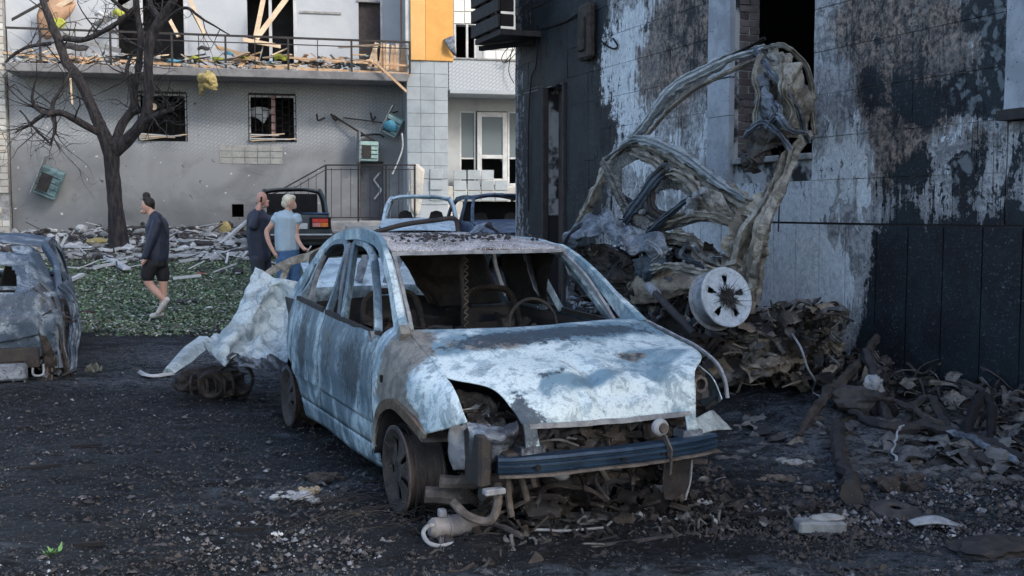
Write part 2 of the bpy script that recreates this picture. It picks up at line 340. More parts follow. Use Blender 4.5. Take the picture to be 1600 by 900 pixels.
def axis_steps(segs):
    out = []
    for a, b, st in segs: out += list(np.arange(a, b, st))
    return np.array(out + [segs[-1][1]])
gx = axis_steps([(-900, -60, 60), (-60, -14, 2.0), (-14, -5, 0.25), (-5, 5.5, 0.035), (5.5, 14, 0.3), (14, 60, 2.5), (60, 900, 60)])
gy = axis_steps([(-60, 0, 8), (0, 3.6, 0.3), (3.6, 11, 0.035), (11, 17, 0.09), (17, 30, 0.3), (30, 60, 3), (60, 1500, 80)])
X, Y = np.meshgrid(gx, gy); P3 = np.stack([X.ravel(), Y.ravel(), X.ravel() * 0], 1)
Z = gh(P3[:, 0], P3[:, 1])
near = np.exp(-np.clip(P3[:, 1] - 14, 0, 99) / 8)
Z = Z + near * (0.030 * vnoise(P3, 1.1, 3, 3) + 0.012 * vnoise(P3, 7, 5, 3) + 0.034 * (0.45 - np.abs(vnoise(P3 * [.6, 1.5, 1], 4.5, 15, 4)) * 2))
Z = Z + 0.03 * np.exp(-((P3[:, 0] - 0.4) / 1.6) ** 2 - ((P3[:, 1] - 4.9) / .6) ** 2) * (vnoise(P3, 9, 9, 3) + .6)
pile = np.exp(-((P3[:, 0] - 2.1) / 1.0) ** 2 - ((P3[:, 1] - 8.3) / 1.6) ** 2) * 0.10
Z = Z + pile * (1 + vnoise(P3, 5, 12, 3))
P3[:, 2] = Z
def grd_zone(V):
    z = np.zeros((len(V), 4)); x, y = V[:, 0], V[:, 1]
    gl = 13.4 + 0.9 * np.sin(x * 0.35 + 1)
    z[:, 0] = np.clip((y - gl) * .55 + .15 * vnoise(V, 1.5, 3, 2), 0, 1) * np.clip((-3.2 + (y - 14) * 0.03 - x) * 1.0, 0, 1) * (1 - np.clip((y - 23.5) / 1.5, 0, 1))
    for cx, cy, rx, ry, a in [(-3.2, 11.5, 1.6, 1.2, 1.4), (-3.2, 9.6, 2.4, .6, .9), (-1.3, 5.9, .5, .35, 1.2), (-.9, 6.2, .3, .4, .8), (2.2, 6.6, .9, .8, 1.3), (1.5, 5.3, .9, .5, .9), (2.9, 7.6, 1.0, 1.1, 1.2), (0.4, 4.4, 1.2, .3, .8), (2.0, 4.5, 1.0, .4, .9)]:
        z[:, 1] += a * np.exp(-((x - cx) / rx) ** 2 - ((y - cy) / ry) ** 2)
    for cx, cy, rx, ry, a in [(-.6, 6.3, .9, 1.2, 1.2), (-.4, 4.9, .8, .3, .8), (.6, 5.4, 1.2, .5, 1.0), (-1.6, 9.0, 1.2, .5, 1.2), (-4, 8.6, 1.2, .8, .8), (3.6, 7.2, .8, 1.5, 1.3), (-2.4, 13.4, 3.0, .5, 1.0), (1.0, 5.0, .7, .25, 1.2)]:
        z[:, 2] += a * np.exp(-((x - cx) / rx) ** 2 - ((y - cy) / ry) ** 2)
    z[:, 3] = np.clip((y - 21.5 - 0.2 * (x + 6)) / 2.0, 0, 1) * (y < 40)
    return z
nx = len(gx); F = []
idx = np.arange(len(gy) * nx).reshape(len(gy), nx)
F = np.stack([idx[:-1, :-1], idx[:-1, 1:], idx[1:, 1:], idx[1:, :-1]], -1).reshape(-1, 4)
tag(ob('ground', P3, F, ground_mat(), zones=grd_zone), kind='structure')
def gz(x, y): return float(gh(x, y))

# loose chips, flakes and clods of the burnt yard: nobody could count them
def scatter(name, n, fn, smin, smax, cols, flat=0.35, kinds=4, label=None):
    V = []; Fc = []; T = []
    for i in range(n):
        x, y = fn(i); s = smin * (smax / smin) ** (random.random() ** 2.2); z = gz(x, y)
        a = random.random() * 6.28; k = kinds; base = len(V); c = cols[int(random.random() ** 1.5 * len(cols))]
        j = 0.75 + 0.5 * random.random(); c = c if c[0] < .1 or math.sin(x * 2.7 + math.sin(y * 2.3) * 2) * math.sin(y * 3.1 + x) > .15 else cols[0]; tilt = random.uniform(-.5, .5)
        for q in range(k):
            th = a + q * 6.283 / k + random.uniform(-.3, .3); r = s * random.uniform(.5, 1.2)
            V.append((x + r * math.cos(th), y + r * math.sin(th), z + 0.012 + max(-0.01, r * tilt * math.cos(th))))
        V.append((x, y, z + 0.016 + s * flat * random.uniform(.4, 1.3)))
        for q in range(k): Fc.append((base + q, base + (q + 1) % k, base + k))
        T += [(c[0] * j, c[1] * j, c[2] * j, 1)] * (k + 1)
    t = NT(name + '_mix'); *_, col = t.attr('tint'); t.fin(t.mix(t.step(t.noise(60, 3), .4, .6), col, t.mix(0.35, col, (0.03, 0.03, 0.03))), 0.85)
    return tag(ob(name, V, Fc, t.m, smooth=False, tint=T), kind='stuff')
def near_yard(i):
    while True:
        y = 4.1 + 9.5 * random.random() ** 1.7; x = random.uniform(-0.52, 0.52) * y
        if x < 6.85 - 0.398 * y: return x, y
def pile_yard(i):
    while True:
        x = random.gauss(2.3, 1.0); y = random.gauss(7.0, 1.6)
        if y > 4.2 and x < 6.85 - 0.398 * y and x > 0.9: return x, y
def front_yard(i):
    while True:
        x = random.gauss(.5, 1.0); y = random.gauss(4.95, .35)
        if y > 4.1: return x, y
DK = [(0.03, 0.03, 0.035), (0.06, 0.06, 0.07), (0.02, 0.02, 0.022), (0.09, 0.085, 0.085), (0.05, 0.04, 0.035), (0.13, 0.14, 0.16), (0.05, 0.05, 0.05), (0.04, 0.04, 0.04), (0.26, 0.29, 0.33)]
scatter('ash_flakes', 22000, near_yard, 0.004, 0.022, DK)
scatter('charred_clods', 3000, near_yard, 0.006, 0.03, DK[:5], 0.4, 6)
scatter('rubble_grit', 11000, pile_yard, 0.004, 0.034, [(0.06, 0.055, 0.055), (0.12, 0.11, 0.11), (0.03, 0.03, 0.03), (0.2, 0.2, 0.21), (0.09, 0.07, 0.055), (0.22, 0.23, 0.25)], 0.7, 5)
scatter('cinders', 8000, front_yard, 0.003, 0.024, [(0.05, 0.045, 0.045), (0.10, 0.09, 0.09), (0.03, 0.03, 0.03), (0.12, 0.115, 0.12), (0.2, 0.21, 0.23)], 0.7, 5)

# low green growth on the lawn
def grass():
    V = []; Fc = []; T = []
    for i in range(42000):
        y = 13.2 + 10.5 * random.random() ** 1.3; x = random.uniform(-0.47 * y, -0.22 * y)
        if random.random() < 0.25: x = random.uniform(-.6, -.44) * y
        zz = grd_zone(np.array([[x, y, 0]]))[0, 0] if i % 1 == 0 else 1
        if random.random() > zz * (0.55 + 0.75 * max(0, math.sin(x * 2.1 + 2 * math.sin(1.3 * y)) * math.sin(y * 1.9 + x)) ** .5) + 0.02: continue
        z = gz(x, y); s = random.uniform(.012, .034); a = random.random() * 6.28; h = random.uniform(.002, .035); b = len(V)
        dx, dy = s * math.cos(a), s * math.sin(a); tl = random.uniform(-.8, .8) * s
        V += [(x - dx, y - dy, z + h), (x + dy * .6, y - dx * .6, z + h + tl), (x + dx, y + dy, z + h + s * .5), (x - dy * .6, y + dx * .6, z + h - tl)]
        Fc.append((b, b + 1, b + 2, b + 3)); g = random.uniform(.5, 1.35); c = random.choice([(0.14, 0.24, 0.12), (0.08, 0.14, 0.08), (0.22, 0.29, 0.16), (0.32, 0.35, 0.30), (0.13, 0.12, 0.10)])
        T += [(c[0] * g, c[1] * g, c[2] * g, 1)] * 4
    if True:
        for i in range(1500):
            y = 13.6 + 10 * random.random() ** 1.2; x = random.uniform(-0.46 * y, -0.22 * y); z = gz(x, y) + .03; s = random.uniform(.012, .05); a = random.random() * 6.28; b = len(V); dx, dy = s * math.cos(a), s * math.sin(a); V += [(x - dx, y - dy, z), (x + dy * .4, y - dx * .4, z + .01), (x + dx, y + dy, z + .015), (x - dy * .4, y + dx * .4, z)]; Fc.append((b, b + 1, b + 2, b + 3)); g = random.choice([.06, .12, .25, .45]); T += [(g, g, g * .98, 1)] * 4
    t = NT('leaf_green'); *_, col = t.attr('tint'); t.fin(col, 0.7)
    tag(ob('grass', V, Fc, t.m, smooth=False, tint=T), kind='stuff')
grass()

# ---------------------------------------------------------------- burnt stone-clad building on the right
RF = Frame((6.898, 0, 0), -68.3)
rb = thing('burnt_building', 'soot-blackened stone-clad building with peeling slabs along the right side', 'building', RF.O, RF.a)
def wall_mat():
    t = NT('scorched_stone'); r, g, b, al, _ = t.attr(); rn = t.rnd()
    n1 = t.noise(1.3, 9, 0.70, 0.7); n2 = t.noise(4.0, 9, 0.74, 0.5); n3 = t.noise(15, 9, 0.76, 0.3); n4 = t.noise(42, 7, 0.8)
    st = t.noise(2.6, 9, 0.74, 0.5, t.map(sc=(2.0, 2.0, 0.75), loc=(3, 1, 2))); dr = t.noise(3.0, 8, 0.75, 0.3, t.map(sc=(4.5, 4.5, 0.35), loc=(9, 1, 2)))
    base = t.mix(t.step(n2, 0.45, 0.55), (0.24, 0.245, 0.255), (0.54, 0.555, 0.57))
    base = t.mix(t.math('MULTIPLY', rn, 0.45), base, (0.17, 0.19, 0.22))
    base = t.mix(t.math('MULTIPLY', t.step(n3, 0.50, 0.58), 0.6), base, (0.58, 0.60, 0.62))
    base = t.mix(t.math('MULTIPLY', t.step(n3, 0.49, 0.40), 0.55), base, (0.085, 0.095, 0.115))
    base = t.mix(t.math('MULTIPLY', t.step(dr, 0.54, 0.64), 0.7), base, (0.10, 0.105, 0.12))
    pm = t.step(t.math('ADD', st, t.math('MULTIPLY', b, 0.30)), 0.63, 0.67)
    base = t.mix(pm, base, t.mix(t.step(n3, 0.42, 0.58), (0.80, 0.85, 0.88), (0.60, 0.66, 0.72)))
    bm = t.step(t.math('ADD', t.math('MULTIPLY', n2, 0.5), t.math('ADD', t.math('MULTIPLY', dr, 0.5), t.math('MULTIPLY', g, 0.17))), 0.56, 0.66)
    base = t.mix(t.math('MULTIPLY', bm, 0.9), base, t.mix(t.step(n3, 0.42, 0.58), (0.035, 0.029, 0.027), t.mix(t.step(n2, .4, .6), (0.36, 0.27, 0.21), (0.17, 0.145, 0.13))))
    base = t.mix(t.math('MULTIPLY', t.step(n4, 0.56, 0.64), 0.5), base, (0.36, 0.38, 0.40))
    base = t.mix(t.math('MULTIPLY', t.step(n4, 0.42, 0.36), 0.5), base, (0.05, 0.05, 0.06))
    sz = t.n.new('ShaderNodeSeparateXYZ'); t.L(t.co, sz.inputs[0]); fl = t.math('MULTIPLY', t.step(t.noise(5.5, 8, 0.72, 0.9, t.map(sc=(1.6, 1.6, .8), loc=(7, 7, 7))), 0.595, 0.615), t.step(sz.outputs[2], 1.5, 1.8)); base = t.mix(t.math('MULTIPLY', fl, .9), base, (0.02, 0.022, 0.026))
    # cracked outlines round lost render
    ed = t.math('ABSOLUTE', t.math('SUBTRACT', st, 0.545)); base = t.mix(t.math('MULTIPLY', t.step(ed, 0.008, 0.001), 0.7), base, (0.03, 0.03, 0.035))
    ed2 = t.math('ABSOLUTE', t.math('SUBTRACT', n1, 0.47)); base = t.mix(t.math('MULTIPLY', t.step(ed2, 0.005, 0.001), 0.55), base, (0.42, 0.45, 0.47))
    ns = t.math('ADD', t.math('MULTIPLY', n2, 0.42), t.math('ADD', t.math('MULTIPLY', n3, 0.30), t.math('MULTIPLY', dr, 0.28)))
    sm = t.step(t.math('ADD', ns, t.math('MULTIPLY', r, 0.15)), 0.585, 0.597)
    spk = t.step(t.math('ADD', t.math('MULTIPLY', n4, 0.7), t.math('MULTIPLY', n3, 0.3)), 0.56, 0.60)
    sootc = t.mix(t.math('MULTIPLY', spk, 0.65), t.mix(t.step(n1, .42, .58), (0.004, 0.005, 0.010), (0.008, 0.016, 0.022)), (0.16, 0.19, 0.21))
    vm = t.n.new('ShaderNodeVectorMath'); vm.operation = 'MULTIPLY_ADD'; nz_ = t.n.new('ShaderNodeTexNoise'); t.L(t.co, nz_.inputs['Vector']); nz_.inputs['Scale'].default_value = 5; nz_.inputs['Detail'].default_value = 4; t.L(nz_.outputs['Color'], vm.inputs[0]); vm.inputs[1].default_value = (.35, .35, .35); t.L(t.co, vm.inputs[2])
    bub = t.math('MULTIPLY', t.step(t.vor(9, 'F1', 0, vm.outputs[0]), 0.50, 0.30), t.step(t.math('ADD', al, n2), 0.80, 1.0))
    sootc = t.mix(bub, sootc, (0.15, 0.175, 0.19))
    c = t.mix(sm, base, sootc)
    hgt = t.math('ADD', t.math('MULTIPLY', n3, 0.9), t.math('ADD', t.math('MULTIPLY', sm, -0.4), t.math('ADD', t.math('MULTIPLY', pm, 0.5), t.math('MULTIPLY', n4, 0.35))))
    t.bump(hgt, 0.9, 0.016)
    return t.fin(c, t.math('SUBTRACT', 0.85, t.math('MULTIPLY', sm, 0.3)), 0, 0.4)
M['wall'] = wall_mat()
WB = []
for px, py, rx, ry, k in [
    (862, 200, 62, 300, (1.5, 0, 0)), (905, 60, 40, 60, (.8, 0, 0)), (915, 180, 32, 50, (1.0, 0, 0)), (940, 215, 22, 25, (.8, 0, 0)), (895, 320, 50, 90, (1.3, 0, 0)), (920, 25, 22, 30, (.9, 0, 0)), (1012, 45, 12, 25, (.45, 0, 0)),
    (985, 70, 55, 75, (-.25, -.3, 1.1)), (975, 125, 40, 45, (-.2, 0, .9)), (985, 195, 40, 50, (.2, 0, .7)), (1010, 240, 60, 40, (0, 0, .7)),
    (1050, 50, 40, 60, (0.25, 1.9, 0)), (1085, 70, 35, 65, (.4, 1.7, 0)), (1030, 110, 45, 50, (0, 1.3, 0)), (1100, 200, 40, 70, (-.2, .1, .3)), (1060, 180, 60, 60, (0, .4, 0)),
    (1300, 120, 30, 120, (-.2, -.2, .25)), (1330, 230, 60, 70, (-.2, -.1, .5)), (1290, 290, 60, 50, (-.3, -.3, .5)), (1355, 130, 16, 30, (.8, .6, 0)), (1345, 60, 30, 25, (.4, .8, 0)),
    (1420, 40, 75, 55, (.2, 1.8, -.3)), (1440, 100, 80, 50, (.2, 1.9, -.3)), (1395, 150, 50, 45, (.6, 1.6, 0)), (1350, 40, 40, 50, (.2, 1.4, 0)), (1380, 290, 30, 50, (.5, .8, 0)), (1320, 30, 30, 40, (0, .8, 0)), (1450, 160, 50, 30, (.8, 1.2, 0)), (1460, 180, 30, 30, (.7, .5, 0)), (1400, 215, 40, 60, (.2, 1.4, 0)), (1430, 265, 28, 32, (1.1, .8, 0)),
    (1520, 20, 22, 30, (1.0, 0, 0, .4)), (1555, 70, 22, 90, (1.3, 0, .4, 1.2)), (1500, 130, 18, 20, (.7, 0, 0, .5)), (1530, 160, 35, 25, (1.2, 0, .3, 1.2)), (1480, 110, 30, 60, (-.3, .2, .7)), (1500, 200, 60, 25, (-.4, .4, .5)), (1505, 60, 20, 35, (0, 0, .6)), (1490, 55, 40, 30, (0, .3, .4)),
    (1505, 270, 20, 35, (1.3, 0, 0, .8)), (1560, 300, 40, 45, (-.2, .55, .35)), (1540, 220, 40, 20, (.3, .8, 0)), (1470, 325, 60, 18, (.1, .5, .2)), (1595, 250, 8, 20, (.8, 0, 0)), (1460, 300, 22, 40, (-.1, .3, .4)),
    (1260, 440, 75, 80, (-.9, -1.2, 1.5)), (1200, 400, 60, 80, (-1.0, -1.2, 1.2)), (1110, 380, 110, 80, (-.9, -1.2, 1.0)), (1140, 250, 40, 100, (-.5, -.6, .5)), (1300, 370, 25, 25, (0, -.2, -.6)),
    (1400, 420, 45, 80, (1.5, 0, -.5)), (1400, 560, 60, 90, (1.5, 0, -.5)), (1490, 450, 80, 110, (1.4, 0, -.5)), (1520, 570, 100, 90, (1.4, 0, -.5)), (1590, 430, 60, 110, (1.3, 0, -.5)), (1600, 560, 60, 90, (1.3, 0, 0)), (1352, 560, 20, 60, (.9, 0, 0))]:
    c = RF.ony(px, py, 0); a = RF.ony(px - rx, py, 0); d = RF.ony(px + rx, py, 0); e = RF.ony(px, py - ry, 0); f = RF.ony(px, py + ry, 0)
    WB.append(((c[0], 0, c[2]), (abs(d[0] - a[0]) / 2, 3.0, abs(e[2] - f[2]) / 2), k))
WB.append(((-5.5, 0, 1.0), (2.5, 3, 2.5), (1.1, 0, 0))); WB.append(((-14, 0, 6), (6, 3, 1.8), (.6, .5, 0)))
def slab(x0, x1, z0, z1, d=0.05, y0=0.0, name='stone_slab', mat=None, g=0.003, par=rb, jit=0.004, seg=0.09):
    nxs = max(2, int((x1 - x0) / seg) + 1); nzs = max(2, int((z1 - z0) / seg) + 1); yy = y0 - random.random() * jit
    xs = np.linspace(x0 + g, x1 - g, nxs); zs = np.linspace(z0 + g, z1 - g, nzs); V = [(x, yy, z) for z in zs for x in xs]; Fs = []
    for j in range(nzs - 1):
        for i in range(nxs - 1): a = j * nxs + i; Fs.append((a, a + 1, a + nxs + 1, a + nxs))
    brd = [i for i in range(nxs)] + [(j + 1) * nxs - 1 for j in range(1, nzs)] + [(nzs - 1) * nxs + i for i in range(nxs - 2, -1, -1)] + [j * nxs for j in range(nzs - 2, 0, -1)]
    n0 = len(V); V = np.array(V); V[:, 1] += jit * vnoise(V, 3.0, 31, 2)
    B = V[brd].copy(); B[:, 1] = y0 + min(d, .012 if par is rb and y0 == 0 else d); V = np.vstack([V, B]); m = len(brd)
    for i in range(m): Fs.append((brd[i], n0 + i, n0 + (i + 1) % m, brd[(i + 1) % m]))
    return ob(name, V, Fs, mat or M['wall'], par, False, zones=WB)
# solid behind the cladding, with the two openings left free
XE = -18.52
core = MB(); D0 = 0.012
D1 = 0.30
OP = [(-17.35, -16.54, -0.3, 3.42), (-12.25, -10.91, 2.14, 9.2)]
def corebox(x0, x1, z0, z1): core.add(*box(x0, D0, z0, x1, D1, z1))
corebox(XE, OP[0][0], -.3, 13.5); corebox(OP[0][0], OP[0][1], OP[0][3], 13.5); corebox(OP[0][1], OP[1][0], -.3, 13.5); corebox(OP[1][0], OP[1][1], -.3, OP[1][2]); corebox(OP[1][1], -2.0, -.3, 13.5)
cmt = NT('mortar'); sz = cmt.n.new('ShaderNodeSeparateXYZ'); cmt.L(cmt.co, sz.inputs[0]); cmt.fin(cmt.mix(cmt.math('MULTIPLY', cmt.step(sz.outputs[2], 1.5, 1.52), cmt.step(cmt.noise(3, 5), .42, .55)), (0.03, 0.03, 0.033), (0.42, 0.44, 0.45)), .95)
core.build('wall_core', cmt.m, rb)
inn = MB()
inn.add(*box(XE, 7.0, -.3, 2.0, 7.2, 13.5)); inn.add(*box(XE, .30, -.3, XE + .2, 7.0, 13.5)); inn.add(*box(1.8, .30, -.3, 2.0, 7.0, 13.5)); inn.add(*box(XE, .0, 13.5, 2.0, 7.2, 13.8)); inn.add(*box(XE + .2, .30, -.5, 1.8, 7.0, -.3)); inn.add(*box(-16.3, .62, -.3, -16.1, 7, 9.5)); inn.add(*box(-17.6, 1.1, -.3, -16.3, 1.3, 9.5))
inn.build('inner_shell', M['black'], rb)
# lower vertical panels
lowx = [-18.5, -18.05, -17.36] + [-16.53, -15.9, -15.3, -14.7, -14.15, -13.72, -13.3, -12.88, -12.46, -12.06, -11.5, -11.14, -10.78, -10.4, -9.99, -9.61, -9.21, -8.80, -8.42, -8.0, -7.55, -7.1, -6.6, -6.1, -5.5, -4.9, -4.3, -3.6, -2.8, -2.0, -1, 0, 1, 2.0]
for a, b in zip(lowx[:-1], lowx[1:]):
    if b == -16.53: continue
    if a < -16: slab(a, b, -.3, 3.42, name='facing_panel'); continue
    slab(a, b, -.3, 1.465, name='facing_panel', g=0.007)
# joints of the upper stonework: courses of about 0.42 m, slabs of about 0.6 m
zc = [1.475 + 0.40 * i for i in range(21)]
for i, (z0, z1) in enumerate(zip(zc[:-1], zc[1:])):
    if z0 > 6.2:
        if z0 < 6.4:
            for a, b in ((XE, -12.9), (-12.9, -12.26), (-10.9, -6), (-6, 2.0)): slab(a, b, z0, 13.5, seg=0.5)
        continue
    x = -16.53 if z1 < 3.5 else XE + .01
    while x < 1.9:
        w = random.uniform(.5, .78); x1 = min(x + w, 2.0)
        if x < -12.69 and x1 > -12.9: x1 = -12.69
        if x < -12.25 and x1 > -12.69 and x >= -12.70: x = -12.25; 
        if -12.26 <= x < -10.91:
            if z1 > 2.14:
                x = -10.91; continue
            x1 = min(x1, -10.91)
        if x < -8.60 and x1 > -8.75: x1 = -8.60
        if -8.61 <= x < -8.2: x = -8.2; continue
        if x1 - x > .05: slab(x, x1, z0, min(z1, 2.14) if (-12.26 <= x < -10.92) else z1, jit=0.007)
        x = x1
slab(-17.36, -16.53, 3.44, 3.9, name='lintel'); slab(XE + .01, -16.53, 3.43, 3.47, name='lintel')
# pale pilasters
for x0, x1, z0, z1 in ((-12.69, -12.26, 1.48, 2.6), (-12.69, -12.26, 2.6, 3.0), (-12.69, -12.26, 3.01, 4.6), (-12.69, -12.26, 4.61, 6.25), (-8.59, -8.21, 2.34, 3.2), (-8.59, -8.21, 3.2, 6.25)):
    slab(x0, x1, z0, z1, 0.1, -0.055, 'pilaster_block', plain('pale_render_%d' % int(z0 * 10), (0.42, 0.46, 0.51), (0.27, 0.30, 0.34), 3, .9, speck=((0.05, 0.05, 0.06), 0.64), bump=.5))
core2 = box(-8.62, -.10, 2.26, -8.1, .04, 2.335); ob('ledge', core2[0], core2[1], M['soot'], rb, False)
slab(-8.59, -8.21, 1.48, 2.255, name='stone_slab')
# window sill and brick jamb
V, Fq = bbox(-12.24, -.04, 2.075, -10.90, .3, 2.138, .01); ob('window_sill', V, Fq, M['greyconc'], rb, False)
brk = [plain('scorched_brick_%d' % i, c, tuple(v * .6 for v in c), 12, .95, bump=.8) for i, c in enumerate([(0.15, 0.12, 0.12), (0.19, 0.16, 0.16), (0.12, 0.10, 0.105)])]
bmesh_b = {}
zz = 2.15; row = 0
while zz < 4.6:
    yy = .05 - (0.12 if row % 2 else 0)
    while yy < D1:
        y0 = max(yy, .05); y1 = min(yy + .24, D1)
        if y1 - y0 > .05:
            V, Fq = box(-12.275, y0 + .006, zz + .006, -12.235 + random.uniform(-.006, .008), y1 - .006, zz + .070); ob('brick', V, Fq, random.choice(brk), rb, False)
        yy += .25
    zz += .077; row += 1
# dark boarded canopy jutting out at the far corner
cn = thing('slatted_canopy', 'charred black slatted balcony box jutting from the far corner of the burnt building', 'balcony', RF.world((XE, 0, 0)), RF.a)
zb = RF.ony(790, 58, -1.0)[2]
for i in range(7):
    z0 = 4.30 + i * .235
    V, Fq = bbox(-.05, -.72, z0, 1.1, -.68, z0 + .19, .008); ob('slat', V, Fq, M['navycar'] if 0 else M['soot'], cn, False)
    V, Fq = bbox(-.10, -.72, z0, -.05, 0.0, z0 + .19, .008); ob('slat', V, Fq, M['soot'], cn, False)
V, Fq = box(-.04, -.67, 4.2, 1.08, 0, 4.28); ob('soffit', V, Fq, M['soot'], cn, False)
for i in range(3):
    V, Fq = plank((.05 + i * .45, -.65, 4.3), (.05 + i * .45, -.65, 6.0), .06, .05, (0, 1, 0)); ob('post', V, Fq, M['black'], cn, False)
V, Fq = plank((-.0, -.6, 4.14), (.9, -.05, 4.14), .07, .07); ob('bracket', V, Fq, M['black'], cn, False)
# blackened lamp box and cable on the dark stretch of wall
p = RF.ony(918, 45, -.06); b = MB().add(*bbox(p[0] - .2, -.13, p[2] - .42, p[0] + .16, .0, p[2] + .34, .05)); b.add(*bbox(p[0] - .1, -.17, p[2] - .3, p[0] + .08, -.13, p[2] + .15, .02)); b.build('meter_box', M['soot_rust'], rb)
for pts in ([(840, 40), (838, 100), (830, 125), (826, 200), (826, 330)], [(905, 20), (880, 35), (845, 45)], [(958, 60), (965, 72), (957, 76), (940, 65), (936, 55)]):
    V, Fq = tube([RF.ony(a, c, -.03) for a, c in pts], .012, 20, 6); ob('cable', V, Fq, M['black'], rb)
V, Fq = bbox(-17.35, -.05, -.3, -17.28, .05, 3.42, .01); ob('door_jamb', V, Fq, M['soot'], rb, False); V, Fq = bbox(-16.60, -.05, -.3, -16.54, .05, 3.42, .01); ob('door_jamb', V, Fq, M['soot'], rb, False)
V, Fq = box(-17.34, .24, -.3, -16.55, .28, 3.40); ob('niche_back', V, Fq, plain('brown_burnt_panel', (0.12, 0.095, 0.09), (0.06, 0.05, 0.05), 2.5, .9), rb, False)
# ---------------------------------------------------------------- grey shelled apartment house across the yard
q = at(425, 185, 28); BF = Frame((q[0], q[1], 0), 12.6)
hb = thing('apartment_house', 'grey apartment house with blasted white upper floor behind the tree', 'building', BF.O, BF.a)
def fx(px, py, off=0.0): p = BF.ony(px, py, off); return p[0], p[2]
def frect(px0, py0, px1, py1, off=0.0):
    a = fx(px0, py0, off); b = fx(px1, py1, off); return a[0], b[1], b[0], a[1]           # x0 z0 x1 z1
def grey_mat():
    t = NT('grey_soot_render'); n1 = t.noise(0.5, 7, 0.6, 0.6); n2 = t.noise(3, 7, 0.7); 
    sx = t.n.new('ShaderNodeSeparateXYZ'); t.L(t.co, sx.inputs[0]); z = sx.outputs[2]
    c = t.mix(t.step(n1, 0.38, 0.62), (0.19, 0.20, 0.21), (0.27, 0.285, 0.30))
    c = t.mix(t.math('MULTIPLY', t.step(t.noise(.9, 6, .65, 0.5, t.map(loc=(3, 3, 3), sc=(.6, 1, 1.3))), .52, .70), .75), c, (0.12, 0.125, 0.135))
    br = t.n.new('ShaderNodeTexBrick'); t.L(t.map(rot=(0, math.radians(45), 0), sc=(1, 0, 1)), br.inputs[0])
    mp = t.n.new('ShaderNodeCombineXYZ'); s2 = t.n.new('ShaderNodeSeparateXYZ'); t.L(t.map(rot=(0, math.radians(40), 0)), s2.inputs[0]); t.L(s2.outputs[0], mp.inputs[0]); t.L(s2.outputs[2], mp.inputs[1])
    t.L(mp.outputs[0], br.inputs[0]); br.inputs['Scale'].default_value = 1; br.inputs['Brick Width'].default_value = 0.13; br.inputs['Row Height'].default_value = 0.075; br.inputs['Mortar Size'].default_value = 0.008
    up = t.step(t.math('ADD', z, t.math('MULTIPLY', n1, 0.8)), 3.3, 3.9)
    dia = t.mix(br.outputs[1], (0.37, 0.395, 0.42), (0.25, 0.265, 0.28))
    dia = t.mix(t.step(n2, .45, .65), dia, (0.31, 0.33, 0.355))
    c = t.mix(up, c, dia)
    c = t.mix(t.math('MULTIPLY', t.step(z, 1.9, 1.3), 0.4), c, (0.10, 0.105, 0.11))
    c = t.mix(t.step(t.noise(7, 3, .5), .70, .715), c, (0.6, 0.6, 0.6)); c = t.mix(t.step(t.noise(5, 4, .6, 0, t.map(loc=(4, 1, 2))), .67, .69), c, (0.08, 0.08, 0.085))
    t.bump(t.math('ADD', t.math('MULTIPLY', br.outputs[1], t.math('MULTIPLY', up, -0.8)), t.math('MULTIPLY', n2, .6)), .6, .015)
    return t.fin(c, .9)
GW = grey_mat()
WW = plain('white_upper_render', (0.44, 0.47, 0.50), (0.39, 0.42, 0.46), 1.2, .9, speck=((0.35, 0.36, 0.38), 0.70), bump=.2)
LG = plain('pale_grey_render', (0.37, 0.41, 0.44), (0.33, 0.37, 0.40), 1.5, .9, bump=.3)
def wall_with_holes(name, x0, x1, z0, z1, y0, y1, holes, mat, par=hb):
    xs = sorted({x0, x1, *[h[0] for h in holes], *[h[2] for h in holes]}); m = MB()
    for a, b in zip(xs[:-1], xs[1:]):
        hs = sorted([(h[1], h[3]) for h in holes if h[0] <= a + 1e-6 and h[2] >= b - 1e-6]); z = z0
        for h0, h1 in hs + [(z1, z1)]:
            if h0 > z + 1e-4: m.add(*box(a, y0, z, b, y1, h0))
            z = h1
    return m.build(name, mat, par)
XL = fx(15, 200)[0]; XP = BF.ony(636, 200, -1)[0]; XQ = BF.ony(700, 200, -1)[0]
w1 = frect(215, 145, 293, 221); w2 = frect(388, 148, 463, 222); dr = frect(563, 252, 600, 360); vh = frect(362, 319, 381, 339)
SL = BF.ony(400, 121, -1)[1]; 
wall_with_holes('ground_floor_wall', XL, 3.9, 0.2, 5.1, 0, .35, [w1, w2, dr, vh], GW)
u1 = frect(385, -30, 462, 66); u2 = frect(560, 3, 595, 110); u0 = frect(180, -30, 291, 62)
wall_with_holes('upper_wall', XL, 3.9, 5.1, 9.5, 0, .35, [(u0[0], 5.35, u0[2], u0[3]), (u1[0], 5.35, u1[2], u1[3]), (u2[0], 5.25, u2[2], u2[3])], WW)
wall_with_holes('recess_wall', 3.9, 16, .2, 9.5, 0.0, .35, [frect(718, 173, 830, 291), frect(710, 38, 745, 97)], plain('recess_render', (0.30, 0.32, 0.34), (0.38, 0.41, 0.43), 1.2, .9))
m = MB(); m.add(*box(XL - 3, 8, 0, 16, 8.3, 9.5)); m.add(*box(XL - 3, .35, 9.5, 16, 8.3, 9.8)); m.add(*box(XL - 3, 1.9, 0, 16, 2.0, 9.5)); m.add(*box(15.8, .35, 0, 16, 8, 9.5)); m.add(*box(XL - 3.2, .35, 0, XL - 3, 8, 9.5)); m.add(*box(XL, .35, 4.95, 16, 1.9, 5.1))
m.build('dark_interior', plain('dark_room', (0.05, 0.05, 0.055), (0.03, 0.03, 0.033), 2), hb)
V, Fq = box(3.9, 0.36, 2.0, 16, 1.88, 2.25); ob('room_floor', V, Fq, LG, hb, False)
